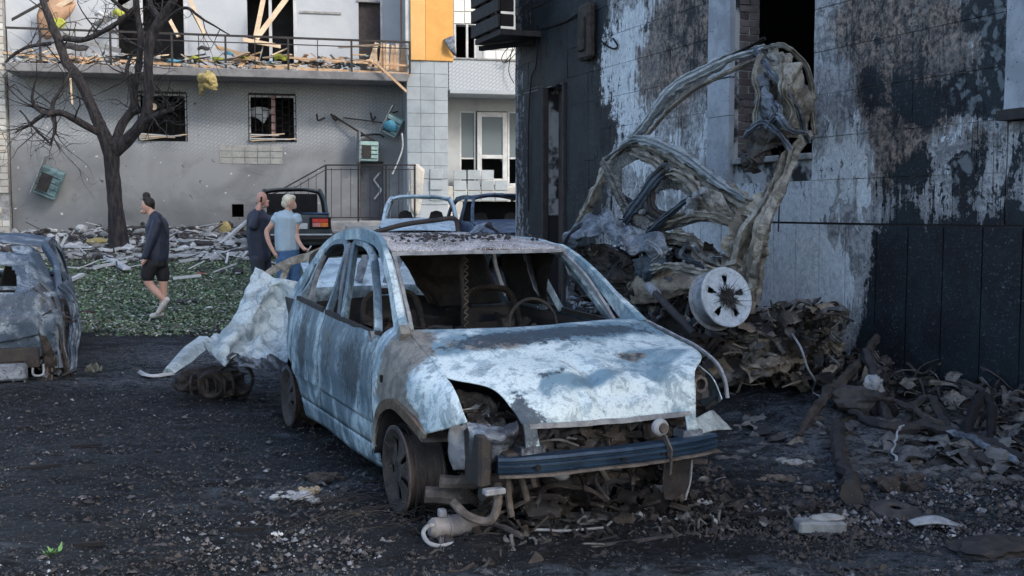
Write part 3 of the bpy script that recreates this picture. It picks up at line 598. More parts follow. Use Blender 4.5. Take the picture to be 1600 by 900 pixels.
# window grilles and broken panes
def grille(r, nxb=7, nzb=6):
    x0, z0, x1, z1 = r
    V, Fq = bbox(x0, -.03, z1, x1, .02, z1 + .05, .01); f = ob('window', V, Fq, M['soot'], hb, False)
    m = MB(); 
    for a in (x0, x1 - .05): m.add(*box(a, .06, z0, a + .05, .12, z1))
    m.add(*box(x0 + .05, .06, z1 - .05, x1 - .05, .12, z1)); m.build('window_frame', M['whiteplastic'], f)
    for i in range(nxb + 1):
        x = x0 + (x1 - x0) * i / nxb; V, Fq = box(x - .009, -.012, z0, x + .009, .006, z1); ob('grille_bar', V, Fq, M['black'], f, False)
    for i in range(nxb):
        for j in range(nzb):
            z = z0 + (z1 - z0) * (j + (.5 if i % 2 else .05)) / nzb; xa = x0 + (x1 - x0) * i / nxb; xb = x0 + (x1 - x0) * (i + 1) / nxb
            V, Fq = box(xa + .009, -.010, z - .008, xb - .009, .004, z + .008); ob('grille_bar', V, Fq, M['black'], f, False)
    return f
g1 = grille(w1); g2 = grille(w2)
V, Fq = box(*(lambda a: (a[0], .03, w2[1], a[0] + .10, .10, w2[3]))(fx(424, 180))); ob('mullion', V, Fq, plain('pinkish_wood', (0.45, 0.30, 0.27), (0.35, 0.22, 0.2)), g2, False)
V, Fq = patch([[(w2[0] + .03, .2, 4.25), (w2[0] + .3, .16, 4.3), (w2[0] + .62, .22, 4.22)], [(w2[0] + .06, .2, 4.05), (w2[0] + .35, .1, 4.0), (w2[0] + .55, .2, 4.1)], [(w2[0] + .3, .2, 4.0), (w2[0] + .37, .1, 3.85), (w2[0] + .45, .2, 3.98)]], 10, 8, .02); ob('blind_scrap', V, Fq, M['whiteplastic'], g2, solid=.01)
for g, r, mt in ((g1, w1, 'palewood'), (g2, w2, 'palewood')):
    for i in range(4):
        V, Fq = plank((r[0] + .05, -.05 - .03 * i, r[1] + .02 + .05 * i), (r[2] - .15 * i, -.04, r[1] + random.uniform(.0, .22)), .08, .03); ob('broken_frame_strip', V, Fq, M['whiteplastic'] if i % 2 else M[mt], g, False)
# balcony slab, railing
b0 = BF.ony(8, 105, -1.15); zt = BF.ony(400, 108, -1.15)[2]; zb_ = BF.ony(400, 121, -1.15)[2]
V, Fq = bbox(b0[0], -1.15, zb_, XP + .02, 0.0, zt, .015); ob('balcony_slab', V, Fq, plain('slab_concrete', (0.24, 0.24, 0.245), (0.16, 0.16, 0.165), 3, .9, bump=.5), hb, False)
rl = thing('balcony_railing', 'thin dark balcony railing along the front of the debris-strewn balcony', 'railing', BF.world((0, -1.1, zt)), BF.a)
def rbar(name, a, b, w, par, mat=None, fr=(0, -1.1, 0)):
    a = (a[0] - fr[0], a[1] - fr[1], a[2] - fr[2]); b = (b[0] - fr[0], b[1] - fr[1], b[2] - fr[2]); V, Fq = plank(a, b, w, w, (0, 1, 0)); return ob(name, V, Fq, mat or M['soot'], par, False)
fr = (0, -1.1, zt)
P0 = BF.ony(8, 43, -1.1); P1 = BF.ony(641, 66, -1.1)
rbar('top_rail', P0, P1, .05, rl, fr=fr)
P0 = BF.ony(62, 56, -1.1); P1 = BF.ony(641, 76, -1.1); rbar('mid_rail', P0, P1, .025, rl, fr=fr)
for i, px in enumerate([10, 62, 117, 172, 225, 268, 310, 352, 398, 450, 496, 549, 598, 640]):
    a = BF.ony(px, 45 + (px / 641) * 21, -1.1); rbar('post', (a[0], -1.1, zt), a, .05 if i % 2 else .022, rl, fr=fr)
# window and door furniture of the white floor
for r, z0 in ((u1, 5.35), (u0, 5.35)):
    V, Fq = box(r[2] - .05, -.02, z0, r[2] + .03, .08, r[3]); ob('window_frame', V, Fq, M['whiteplastic'], hb, False)
    V, Fq = box(r[0] + .55, .1, z0, r[0] + .63, .16, r[3]); ob('window_frame', V, Fq, M['whiteplastic'], hb, False)
V, Fq = box(u2[2], -.03, 5.2, u2[2] + .06, .08, u2[3] + .05); ob('door_frame', V, Fq, M['whiteplastic'], hb, False)
V, Fq = box(u2[0] - .05, -.03, u2[3], u2[2], .05, u2[3] + .05); ob('door_frame', V, Fq, M['greyconc'], hb, False)
V, Fq = box(u2[0], .1, 5.2, u2[2], .15, u2[3]); ob('door_leaf', V, Fq, plain('dark_brown_door', (0.055, 0.045, 0.045)), hb, False)
a = frect(468, 17, 533, 23); V, Fq = box(a[0], -.03, a[1], a[2], 0, a[3]); ob('awning_rail', V, Fq, M['greyconc'], hb, False)
a = frect(625, -10, 638, 95); V, Fq = box(a[0], -.12, 5.1, a[2], -.0, a[3]); ob('brown_panel', V, Fq, plain('brown_side_board', (0.36, 0.22, 0.16), (0.28, 0.17, 0.12), 3), hb, False)
V, Fq = box(XP - .02, -1.0, 5.6, XP + .10, -.9, 9.4); ob('white_corner_trim', V, Fq, M['whiteplastic'], hb, False)
# pillar bay with square tiles below and orange sheets above
zo = BF.ony(670, 95, -1)[2]
V, Fq = box(XP, -.98, .3, XQ, 0, 9.4); ob('pillar_core', V, Fq, LG, hb, False)
tl = [plain('bluegrey_tile_%d' % i, c, tuple(v * .82 for v in c), 2.5, .6, bump=.15) for i, c in enumerate([(0.34, 0.39, 0.425), (0.32, 0.37, 0.405), (0.355, 0.405, 0.44)])]
nz = 13; z = 1.0
cw = (XQ - XP) / 3
for j in range(nz):
    z0 = zo - .34 * (j + 1)
    if z0 < 1.2: break
    for i in range(3):
        if j > 8 and random.random() < .5: continue
        V, Fq = bbox(XP + cw * i + .002, -1.0 - random.random() * .004, z0 + .003, XP + cw * (i + 1) - .002, -.98, z0 + .337, .006); ob('wall_tile', V, Fq, random.choice(tl), hb, False)
OR = plain('orange_sheet', (0.70, 0.37, 0.10), (0.62, 0.32, 0.085), 2, .6, bump=.08)
xm = BF.ony(664, 50, -1)[0]
V, Fq = bbox(XP + .10, -1.06, zo, xm - .003, -.99, 9.3, .01); ob('orange_panel', V, Fq, plain('light_orange_sheet', (0.72, 0.43, 0.16), (0.66, 0.38, 0.13), 2, .6, bump=.05), hb, False)
V, Fq = bbox(xm + .003, -1.04, zo, BF.ony(708, 50, -1)[0], -.99, 9.3, .01); ob('orange_panel', V, Fq, OR, hb, False)
a = [BF.ony(*k, -1.06) for k in ((693, 62), (704, 57), (711, 55))]; b = [BF.ony(*k, -1.2) for k in ((700, 74), (706, 72), (711, 70))]; c = [BF.ony(*k, -1.1) for k in ((708, 86), (710, 87), (713, 89))]
V, Fq = patch([a, b, c], 8, 8, .01); o = tag(ob('torn_sheet', V, Fq, M['greysheet'], solid=.01, zones=[]), 'torn grey metal flap curling off the orange panel edge', 'metal sheet')
o.location = tuple(BF.O); o.rotation_euler = (0, 0, BF.a)
# second, smaller balcony with diamond tiled parapet
a = BF.ony(701, 92, -1); b = BF.ony(703, 140, -1)
par = NT('diamond_parapet'); mp = par.n.new('ShaderNodeCombineXYZ'); s2 = par.n.new('ShaderNodeSeparateXYZ'); par.L(par.map(rot=(0, math.radians(40), 0)), s2.inputs[0]); par.L(s2.outputs[0], mp.inputs[0]); par.L(s2.outputs[2], mp.inputs[1])
br = par.n.new('ShaderNodeTexBrick'); par.L(mp.outputs[0], br.inputs[0]); br.inputs['Scale'].default_value = 1; br.inputs['Brick Width'].default_value = .13; br.inputs['Row Height'].default_value = .075; br.inputs['Mortar Size'].default_value = .008
par.fin(par.mix(br.outputs[1], (0.42, 0.46, 0.50), (0.27, 0.30, 0.33)), .8)
V, Fq = bbox(a[0], -1.0, b[2], 12, -.9, a[2], .01); ob('balcony_parapet', V, Fq, par.m, hb, False)
V, Fq = bbox(a[0] + .02, -1.04, b[2] - .1, 12, 0, b[2], .01); ob('balcony_slab', V, Fq, LG, hb, False)
V, Fq = box(a[0] + .02, -1.03, a[2], 12, -.87, a[2] + .04); ob('parapet_cap', V, Fq, M['greyconc'], hb, False)
for k in range(3):
    r = frect(757, 40 + 0, 860, 97); 
wt = plain('cream_wall_tile', (0.72, 0.73, 0.70), (0.66, 0.67, 0.65), 3, .5, bump=.05)
for (p0, q0, p1, q1) in [(709, 0, 725, 18), (726, 0, 742, 18), (709, 19, 725, 37), (726, 19, 742, 37), (709, -19, 742, -1), (758, 62, 774, 78), (775, 62, 791, 78), (758, 79, 774, 95), (775, 79, 791, 95), (792, 62, 808, 78), (792, 79, 808, 95)]:
    x0, z0, x1, z1 = frect(p0, q0, p1, q1); V, Fq = bbox(x0, -.02, z0, x1, 0, z1, .005); ob('wall_tile', V, Fq, wt, hb, False)
for px in (709, 728, 741, 755): x0, z0, x1, z1 = frect(px, 38, px + 3.5, 97); V, Fq = box(x0, -.02, z0, x1, .06, z1); ob('window_frame', V, Fq, M['whiteplastic'], hb, False)
# white framed glass door and its side windows
d = frect(718, 173, 830, 291)
V, Fq = bbox(d[0], -.05, d[1] - .06, d[2], .12, d[1], .01); gd = ob('window', V, Fq, M['whiteplastic'], hb, False)
gl = NT('grey_glass'); gl.b.inputs['Transmission Weight'].default_value = .6; gl.fin((0.35, 0.42, 0.46), .08)
def pframe(r, wd, y, open_=0.0):
    x0, z0, x1, z1 = r; m = MB(); m.add(*bbox(x0, y, z0, x0 + wd, y + .07, z1, .008)); m.add(*bbox(x1 - wd, y, z0, x1, y + .07, z1, .008)); m.add(*bbox(x0 + wd, y, z1 - wd, x1 - wd, y + .07, z1, .008)); m.add(*bbox(x0 + wd, y, z0, x1 - wd, y + .07, z0 + wd * 1.3, .008))
    zm = z0 + (z1 - z0) * .36; m.add(*bbox(x0 + wd, y, zm, x1 - wd, y + .07, zm + wd * .8, .008)); m.build('door_frame', M['whiteplastic'], gd)
    if random.random() < .7:
        V, Fq = box(x0 + wd, y + .03, zm + wd * .8, x1 - wd, y + .036, z1 - wd); ob('pane', V, Fq, gl.m, gd, False)
pframe(frect(718, 173, 744, 291), .05, .02); pframe(frect(745, 175, 792, 289), .13, -.05); pframe(frect(793, 173, 830, 291), .06, .02)
for pts in ([(722, 200), (740, 232), (745, 250)], [(770, 232), (776, 215), (773, 200)], [(772, 235), (790, 258)], [(764, 240), (777, 228), (785, 238)]):
    V, Fq = tube([BF.ony(a, b_, .3) for a, b_ in pts], .035, 10, 5, rough=.02); ob('dangling_strip', V, Fq, plain('dry_plant', (0.12, 0.12, 0.06)) if pts[0][0] == 770 else M['greyconc'], hb)
# plinth remains, peeled render and tiles under the glass door
PB = plain('peeled_beige_render', (0.52, 0.50, 0.45), (0.33, 0.34, 0.34), 2.2, .95, speck=((0.16, 0.15, 0.14), .66), bump=.8, bd=.02)
r = frect(706, 291, 860, 372, -.3); V, Fq = bbox(XQ, -.3, .5, 9.0, 0, r[3], .02); ob('plinth', V, Fq, PB, hb, False)
for i in range(6):
    for j in range(3):
        if (i, j) in ((5, 0), (1, 2)): continue
        x0, z0, x1, z1 = frect(672 + i * 22, 264 + j * 17, 692 + i * 22, 279.5 + j * 17, -1.03)
        if x1 > XQ + 1.5 and j == 0: continue
        y0 = -1.03 if x1 < XQ + .1 else -.33
        if x0 < XQ and x1 > XQ: continue
        V, Fq = bbox(x0, y0, z0, x1, y0 + .03, z1, .006); ob('wall_tile', V, Fq, random.choice(tl), hb, False)
r = frect(640, 262, 664, 330, -1.03); V, Fq = patch([[(r[0], -1.0, r[3]), ((r[0] + r[2]) / 2, -1.02, r[3] + .1), (r[2], -1.0, r[3] - .05)], [(r[0] + .02, -1.0, r[1]), ((r[0] + r[2]) / 2, -1.02, r[1] - .1), (r[2] - .1, -1.0, r[1] + .1)]], 10, 10, .02, 8); ob('bare_render_patch', V, Fq, PB, hb, solid=.02)
x0, z0, x1, z1 = frect(342, 226, 442, 257)
for j in range(3):
    for i in range(5):
        a, b = x0 + (x1 - x0) * i / 5, x0 + (x1 - x0) * (i + 1) / 5; c, d_ = z0 + (z1 - z0) * j / 3, z0 + (z1 - z0) * (j + 1) / 3
        V, Fq = bbox(a + .008, -.012, c + .008, b - .008, .0, d_ - .008, .004); ob('brick', V, Fq, plain('bare_block', (0.36, 0.37, 0.36), (0.27, 0.28, 0.27), 5) if (i, j) == (0, 0) else bpy.data.materials['bare_block'], hb, False)
# dark entrance door with AC casing over it, burnt streak beside it
V, Fq = bbox(dr[0], .12, .9, dr[2], .18, dr[3], .01); dd = ob('entrance_door', V, Fq, plain('grey_steel_door', (0.10, 0.11, 0.13), (0.07, 0.075, 0.09), 3, .6), hb, False)
V, Fq = box(dr[2] - .12, .08, 2.0, dr[2] - .08, .12, 2.2); ob('handle', V, Fq, M['ashgrey'], dd, False)
pz = [(594, 269), (584, 281), (596, 297), (585, 311)]; pz = [BF.ony(a, b, .06) for a, b in pz]
V, Fq = sweep(pz, ring(6, .025), 4, up=(0, 1, 0)); m = MB()
for a, b in zip(pz[:-1], pz[1:]): m.add(*plank(a, b, .045, .02, (0, 1, 0)))
m.build('zigzag_strip', M['whiteplastic'], hb)
V, Fq = tube([BF.ony(*k, -1.1) for k in ((628, 208), (629, 230), (622, 252), (613, 272))], .022, 16, 6); tag(ob('drain_hose', V, Fq, M['whiteplastic']), 'white drain hose hanging beside the entrance door', 'hose')
bpy.data.objects['drain_hose'].location = tuple(BF.O); bpy.data.objects['drain_hose'].rotation_euler = (0, 0, BF.a)
# pale brick pier at the left edge
pr = thing('brick_pier', 'pale block pier at the far left edge of the grey house', 'wall', BF.world((XL, 0, 0)), BF.a)
V, Fq = box(-1.6, -.20, .2, -.02, .35, 9.4); ob('pier_core', V, Fq, M['greyconc'], pr, False)
bm_ = [plain('pale_block_%d' % i, c, tuple(v * .8 for v in c), 5, .9, bump=.6) for i, c in enumerate([(0.52, 0.51, 0.47), (0.60, 0.60, 0.57), (0.44, 0.43, 0.40), (0.56, 0.52, 0.45)])]
z = 1.0; j = 0
while z < 7.4:
    for i in range(3):
        a = -.02 - .27 * (i + 1) + (.1 if j % 2 else 0); b = min(a + .26, -.025)
        if z < 1.9 and random.random() < .4: continue
        V, Fq = bbox(a, -.235 - random.random() * .01, z, b, -.20, z + .155, .008); ob('brick', V, Fq, random.choice(bm_), pr, False)
    z += .167; j += 1
# ---- stair with railing
st = thing('entrance_stair', 'concrete entrance stair and landing in front of the grey house', 'stairs', BF.world((0, -2.3, 0)), BF.a)
lx0 = BF.ony(512, 350, -2.3)[0]; lx1 = BF.ony(742, 350, -2.3)[0]; lz = BF.ony(600, 346, -2.3)[2]
V, Fq = bbox(lx0, 0, .4, lx1, 2.2, lz, .02); ob('landing', V, Fq, PB, st, False)
for i in range(5): V, Fq = bbox(lx0 - .3 * (i + 1), 0, .4, lx0 - .3 * i, 1.3, lz - .15 * (i + 1), .015); ob('step', V, Fq, M['greyconc'], st, False)
for i in range(4):
    a = BF.ony(541 + i * 13, 333, -2.31); V, Fq = bbox(a[0], -.03, .7, a[0] + .2, 0, lz - .1, .006); ob('wall_tile', V, Fq, tl[i % 3], st, False)
rs = thing('stair_railing', 'dark steel railing following the entrance stair and landing', 'railing', BF.world((0, -2.25, 0)), BF.a)
def sr(px, py): p = BF.ony(px, py, -2.25); return (p[0], 0, p[2])
def bar2(name, a, b, w):
    V, Fq = plank(a, b, w, w, (0, 1, 0)); ob(name, V, Fq, M['soot'], rs, False)
bar2('top_rail', sr(400, 318), sr(509, 258), .035); bar2('top_rail', sr(509, 258), sr(650, 258), .035)
bar2('low_rail', sr(415, 320), sr(509, 265), .02); bar2('low_rail', sr(509, 265), sr(650, 265), .02); bar2('bottom_rail', sr(509, 340), sr(650, 340), .025); bar2('bottom_rail', sr(440, 345), sr(509, 335), .02)
for px in (435, 448, 460, 470, 482, 494): bar2('baluster', sr(px, 262 + (509 - px) * .57), sr(px, 342), .014)
for px in range(518, 650, 15): bar2('baluster', sr(px, 262), sr(px, 340), .014)
for px in (509, 560, 603, 648): bar2('post', sr(px, 258), sr(px, 348), .045)
# ---- air conditioner casings
def ac(label, px, py, off, w, h, d, e, mat, extra=None):
    p = BF.world(BF.ony(px, py, off)); r = thing('air_conditioner', label, 'air conditioner', p, BF.a); r.rotation_euler = (e[0], e[1], BF.a + e[2])
    V, Fq = bbox(-w / 2, 0, -h / 2, w / 2, d, h / 2, .02); V = np.array(V) + .02 * np.stack([vnoise(V, 3, s) for s in (1, 2, 3)], 1); ob('casing', V, Fq, mat, r, False)
    m = MB(); m.add(*bbox(-w / 2 - .03, -.06, -h / 2 - .05, -w / 2, d + .03, h / 2 + .25, .01)); m.build('bent_side_plate', M['ashgrey'], r)
    V, Fq = bbox(-w * .40, -.016, -h * .34, w * .1, -.002, h * .3, .01); ob('torn_opening', V, Fq, M['soot'], r, False)
    for i in range(4): V, Fq = box(-w * .45, -.012, -h * .4 + i * h * .22, w * .45, -.004, -h * .4 + i * h * .22 + .02); ob('vent_slat', V, Fq, M['soot'], r, False)
    return r
TE = plain('teal_scorched_casing', (0.18, 0.30, 0.32), (0.06, 0.10, 0.115), 5, .6, speck=((0.5, 0.6, 0.6), .62), bump=.5)
TE2 = plain('pale_teal_casing', (0.40, 0.58, 0.56), (0.26, 0.42, 0.42), 5, .6, speck=((0.1, 0.12, 0.12), .62), bump=.5)
ac('dark teal air conditioner hanging tilted on the wall left of the tree', 75, 286, -.45, .55, .72, .3, (.2, .42, 0), TE)
ac('pale teal air conditioner box above the entrance door', 577, 236, -.4, .50, .52, .32, (0, .02, .1), TE2)
k3 = ac('broken air conditioner dangling open under the balcony corner', 612, 197, -.55, .42, .50, .3, (.25, .5, -.2), TE2)
V, Fq = blob((0, -.05, 0), (.2, .08, .16), 4); ob('blue_filling', V, Fq, M['cyan'], k3)
wires = [([(495, 178), (497, 188), (508, 184)], .025), ([(517, 178), (524, 188), (528, 184)], .03), ([(520, 180), (545, 196), (565, 208), (592, 224)], .03), ([(536, 184), (570, 188), (600, 192)], .018), ([(579, 176), (582, 188), (587, 182)], .025), ([(604, 184), (610, 178), (622, 174)], .02), ([(560, 212), (590, 210), (600, 214)], .03)]
br_ = thing('bent_brackets', 'bent dark wall brackets and rods left of the dangling air conditioner', 'bracket', BF.O, BF.a)
for pts, w in wires: V, Fq = tube([BF.ony(a, b, -.12 - .05 * i) for i, (a, b) in enumerate(pts)], w, 10, 6); ob('rod', V, Fq, M['soot'], br_)
wc = thing('cable_tangle', 'tangled black cable hanging from the small balcony parapet', 'cable', BF.O, BF.a)
pts = [(790 + 9 * math.cos(t * 1.1) + t, 84 + 14 * math.sin(t * .9)) for t in range(14)] + [(795, 110), (803, 130)]
V, Fq = tube([BF.ony(a, b, -1.15) for a, b in pts], .012, 90, 5); ob('strand', V, Fq, M['black'], wc)

# ---- wreckage lying on the balcony
def facething(name, label, cat, V, Fq, mat, group=None, smooth=False, **k):
    V = np.asarray(V); c = V.mean(0); o = ob(name, V - c, Fq, mat, smooth=smooth, **k); o.location = tuple(BF.world(c)); o.rotation_euler = (0, 0, BF.a); return tag(o, label, cat, group)
def fp(px, py, off): return BF.ony(px, py, off)
boards = [
 ((5, 83), (350, 118 - 12), -.9, .06, 'wood', 'long orange pole lying along the left half of the balcony edge'),
 ((395, 104), (640, 116), -1.0, .07, 'wood', 'long orange pole lying along the right half of the balcony edge'),
 ((452, 90), (640, 103), -.95, .05, 'wood', 'bent orange pole crossing in front of the upright boards'),
 ((585, 96), (634, 142), -1.25, .06, 'wood', 'thin orange pole sticking down over the balcony corner'),
 ((446, 0), (401, 60), -.5, .13, 'palewood', 'pale beam leaning in the right window opening of the white floor'),
 ((412, -4), (400, 55), -.5, .12, 'palewood', 'pale beam leaning at the left side of the same window opening'),
 ((436, 72), (380, 62), -.6, .10, 'palewood', 'short pale board lying across the railing under the window'),
 ((340, 74), (402, 92), -.7, .09, 'wood', 'orange board sloping down in the middle of the balcony'),
 ((298, 2), (318, 52), -.4, .10, 'palewood', 'pale post leaning against the white wall right of the tree'),
 ((262, 25), (278, 55), -.4, .09, 'palewood', 'short leaning post in the dark window behind the tree'),
 ((150, 40), (215, 0), -.5, .16, 'greyconc', 'grey beam leaning up behind the tree fork'),
 ((20, 30), (75, 0), -.7, .06, 'soot', 'thin dark rod leaning at the left balcony end'),
 ((100, 55), (188, 80), -.6, .12, 'greyconc', 'grey board sloping down behind the left limb'),
 ((530, 74), (592, 70), -.9, .05, 'palewood', 'thin pale lath lying on the railing near the dark door'),
 ((588, 70), (576, 106), -.8, .11, 'palewood', 'pale board standing tilted left of the upright boards'),
 ((75, 20), (115, -4), -.6, .12, 'palewood', 'pale lath nailed across the brown panel at the left'),
]
for a, b, off, w, mt, lab in boards:
    V, Fq = plank(fp(*a, off), fp(*b, off - .08), w, .05, (0, 1, 0), .06); facething('board', lab, 'board', V, Fq, M[mt])
for i in range(9):
    px = 588 + i * 5.6; V, Fq = plank(fp(px, 112, -.85 - .02 * (i % 3)), fp(px + random.uniform(-3, 4), 70 + random.uniform(-2, 10), -.8), .085, .03, (0, 1, 0), .05)
    facething('upright_board', 'splintered orange board standing in the row at the right balcony end', 'board', V, Fq, M['wood'] if i % 3 else M['palewood'], 'row of upright splintered boards')
for i in range(110):
    px = random.uniform(8, 580); L = random.uniform(8, 55); a = random.gauss(0, 26); V, Fq = plank(fp(px, random.uniform(84, 106), random.uniform(-1.05, -.4)), fp(px + L, random.uniform(84, 108) + a * .3, random.uniform(-1.05, -.4)), random.uniform(.03, .12), .03, (0, 0, 1), .05)
    kk = random.choice(['wood', 'wood', 'palewood', 'greyconc', 'soot_rust']); cw_ = {'wood': 'orange', 'palewood': 'pale', 'greyconc': 'grey', 'soot_rust': 'charred brown'}[kk]; sd_ = 'left' if px < 190 else ('middle' if px < 400 else 'right')
    facething('splintered_lath', cw_ + ' splintered lath lying in the heap on the ' + sd_ + ' third of the balcony floor', 'board', V, Fq, M[kk], cw_ + ' splintered laths on the ' + sd_ + ' of the balcony')
V, Fq = patch([[fp(70, -4, -.4), fp(95, -6, -.5), fp(112, -2, -.4)], [fp(58, 22, -.6), fp(85, 25, -.7), fp(118, 10, -.6)], [fp(60, 50, -.5), fp(75, 62, -.6), fp(92, 42, -.5)]], 12, 12, .04); facething('brown_board', 'torn brown panel standing at the left balcony end', 'panel', V, Fq, plain('cardboard_brown', (0.42, 0.27, 0.17), (0.34, 0.21, 0.13), 3), solid=.02, smooth=True)
V, Fq = patch([[fp(82, 30, -.8), fp(95, 28, -.8), fp(104, 36, -.8)], [fp(86, 44, -.85), fp(94, 46, -.85), fp(100, 42, -.85)]], 8, 6, .02); facething('lime_cloth', 'lime green scrap under the torn brown panel', 'cloth', V, Fq, M['lime'], solid=.02, smooth=True)
scr = [(185, 20, 8, 8, 'lime', 'lime scrap hanging behind the tree limbs near the top edge'), (158, 22, 9, 5, 'whiteplastic', 'white plastic basin lying upside down left of the lime scrap'), (195, 90, 12, 6, 'cyan', 'turquoise scrap on the balcony just left of the tree fork'), (150, 88, 14, 5, 'palesheet', 'pale grey sheet on the balcony behind the left limb'), (270, 96, 13, 5, 'cyan', 'pale blue scrap on the balcony right of the tree'), (305, 92, 8, 6, 'lime', 'lime cloth bundle right of the pale blue scrap'), (342, 94, 10, 7, 'lime', 'lime cloth draped in the balcony heap below the middle'), (358, 84, 7, 4, 'cyan', 'small turquoise scrap above the lime cloth'), (383, 90, 6, 5, 'lime', 'small lime scrap at the balcony centre'), (440, 90, 12, 7, 'lime', 'large lime cloth on the balcony below the window'), (428, 100, 12, 5, 'cyan', 'light blue cloth below the large lime cloth'), (548, 101, 13, 6, 'cyan', 'crumpled turquoise cloth before the dark door'), (570, 87, 7, 3, 'teal', 'teal scrap lying on the railing by the boards'), (318, 76, 9, 5, 'darkdebris', 'dark lump lying on the railing right of the tree'), (115, 74, 20, 8, 'darkdebris', 'dark heap at the left end of the balcony'), (500, 95, 6, 10, 'darkdebris', 'bent dark metal strip standing on the balcony'), (30, 92, 12, 7, 'palesheet', 'pale scrap at the left balcony corner')]
for px, py, rx, ry, mt, lab in scr:
    ry *= .75
    c = fp(px, py, -.75); s = 28 / 1650; V, Fq = patch([[(-rx * s, .1, ry * s * random.uniform(.2, 1)), (-.3 * rx * s, 0, ry * s), (.4 * rx * s, .05, ry * s * .7), (rx * s, .1, ry * s * .4)], [(-rx * s, 0, 0), (-.2 * rx * s, -.12, .2 * ry * s), (.3 * rx * s, -.1, 0), (rx * s, 0, -.1 * ry * s)], [(-rx * s * .8, 0, -ry * s), (-.3 * rx * s, -.1, -ry * s * .5), (.3 * rx * s, -.1, -ry * s), (rx * s * .8, 0, -ry * s * .6)]], 16, 12, .035, 7, px); facething('scrap', lab, 'scrap', np.asarray(V) + c, Fq, M[mt], smooth=True, zones=[], solid=.02)
m = MB()
for i in range(260):
    c = fp(random.uniform(8, 600), random.uniform(98, 110), random.uniform(-1.1, -.3)); c = (c[0], c[1], zt + random.random() ** 2 * .3); m.add(*blob(c, (random.uniform(.03, .13), .06, random.uniform(.02, .06)), i, .5, n=1))
o = m.build('balcony_rubble', M['greyconc']); o.location = tuple(BF.O); o.rotation_euler = (0, 0, BF.a); tag(o, kind='stuff')
c = fp(324, 132, -1.2); V, Fq = patch([[(-.14, .0, .25), (0, -.1, .32), (.16, .0, .26)], [(-.2, -.1, .05), (0, -.25, .12), (.24, -.1, .02)], [(-.18, .0, -.25), (-.03, -.12, -.1), (.2, .0, -.12)]], 30, 30, .12, 7); facething('insulation_clump', 'yellow insulation clump hanging under the balcony right of the tree', 'insulation', np.asarray(V) + c, Fq, M['insul'], solid=.08, smooth=True)
V, Fq = plank(fp(110, 122, -1.1), fp(113, 163, -1.1), .04, .03, (0, 1, 0)); facething('hanging_lath', 'thin pale lath dangling below the balcony left of the tree', 'board', V, Fq, M['palewood'])

# ---------------------------------------------------------------- the scorched tree
TD = 23.6; tz = at(187, 391, TD)
tree = thing('bare_tree', 'dark leafless forked tree standing before the grey house', 'tree', (tz[0], tz[1], gz(tz[0], tz[1]) - .1))
TB = np.array([tz[0], tz[1], gz(tz[0], tz[1]) - .1]); sc_ = TD / FPX
bk = NT('sooty_bark'); n1 = bk.noise(9, 7, .7, .5, bk.map(sc=(1.6, 1.6, .35))); c = bk.mix(bk.step(n1, .4, .62), (0.016, 0.015, 0.018), (0.055, 0.048, 0.047)); bk.bump(n1, .9, .04); BK = bk.fin(c, .95)
limbs = [('trunk', [(187, 394, 0), (181, 330, 0), (177, 285, 0), (174, 245, 0), (176, 225, 0)], [23, 16, 14.5, 17, 17]),
 ('limb', [(174, 240, 0), (158, 200, 0), (140, 160, .1), (120, 118, .2), (103, 95, .3), (88, 55, .4), (70, 10, .5), (58, -30, .6)], [15, 12, 10, 9.5, 8.5, 8, 7, 6]),
 ('limb', [(180, 236, 0), (202, 215, -.1), (226, 186, -.2), (232, 150, -.2), (232, 105, -.2), (236, 60, -.2), (252, 28, -.2), (278, -8, -.3)], [14, 12, 11, 10, 9, 9, 8, 7]),
 ('limb', [(178, 232, 0), (190, 195, .2), (207, 172, .3), (208, 148, .3), (200, 122, .3), (199, 105, .3), (207, 80, .4)], [11, 9, 8, 6.5, 5, 4, 2]),
 ('limb', [(205, 176, .3), (222, 172, .2), (244, 165, .1)], [7, 5, 3.5]),
 ('limb', [(222, 192, -.2), (245, 180, -.4), (270, 170, -.5)], [7, 6, 4]),
 ('limb', [(208, 150, .3), (216, 110, .2), (220, 60, .2), (214, 20, .2), (212, -20, .2)], [6, 6, 7, 6, 5]),
 ('limb', [(160, 208, 0), (140, 200, -.2), (115, 185, -.4), (92, 176, -.5), (72, 177, -.6), (56, 168, -.6), (50, 152, -.7), (57, 122, -.8)], [8, 7, 6.5, 6, 5, 4, 3, 1.2]),
 ('limb', [(70, 177, -.6), (48, 193, -.6), (24, 207, -.7)], [4.5, 3, 1.2]), ('limb', [(84, 178, -.5), (86, 200, -.5), (78, 228, -.5)], [4, 3.5, 1.5]), ('limb', [(82, 180, -.5), (83, 160, -.5), (98, 136, -.4), (112, 108, -.3)], [4.5, 4, 3, 1.5]),
 ('limb', [(100, 60, .3), (130, 62, .2), (160, 50, .1), (190, 30, 0), (215, 10, 0)], [6, 5.5, 5, 4.5, 3]), ('limb', [(8, 98, .2), (25, 82, .2), (50, 72, .3), (80, 68, .4)], [2, 3, 3.5, 4]),
 ('limb', [(30, 172, -.6), (52, 198, -.6), (76, 222, -.6)], [1.5, 2, 2]), ('limb', [(240, 55, -.2), (262, 30, -.3), (290, 12, -.5), (320, 32, -.6), (358, 54, -.7)], [5, 4, 3, 2.2, 1]),
 ('limb', [(212, 25, .2), (190, 12, .1), (165, -10, 0)], [5, 4, 3]), ('limb', [(250, 30, -.2), (236, 10, .2), (230, -20, .2)], [7, 6, 5])]
tips = []
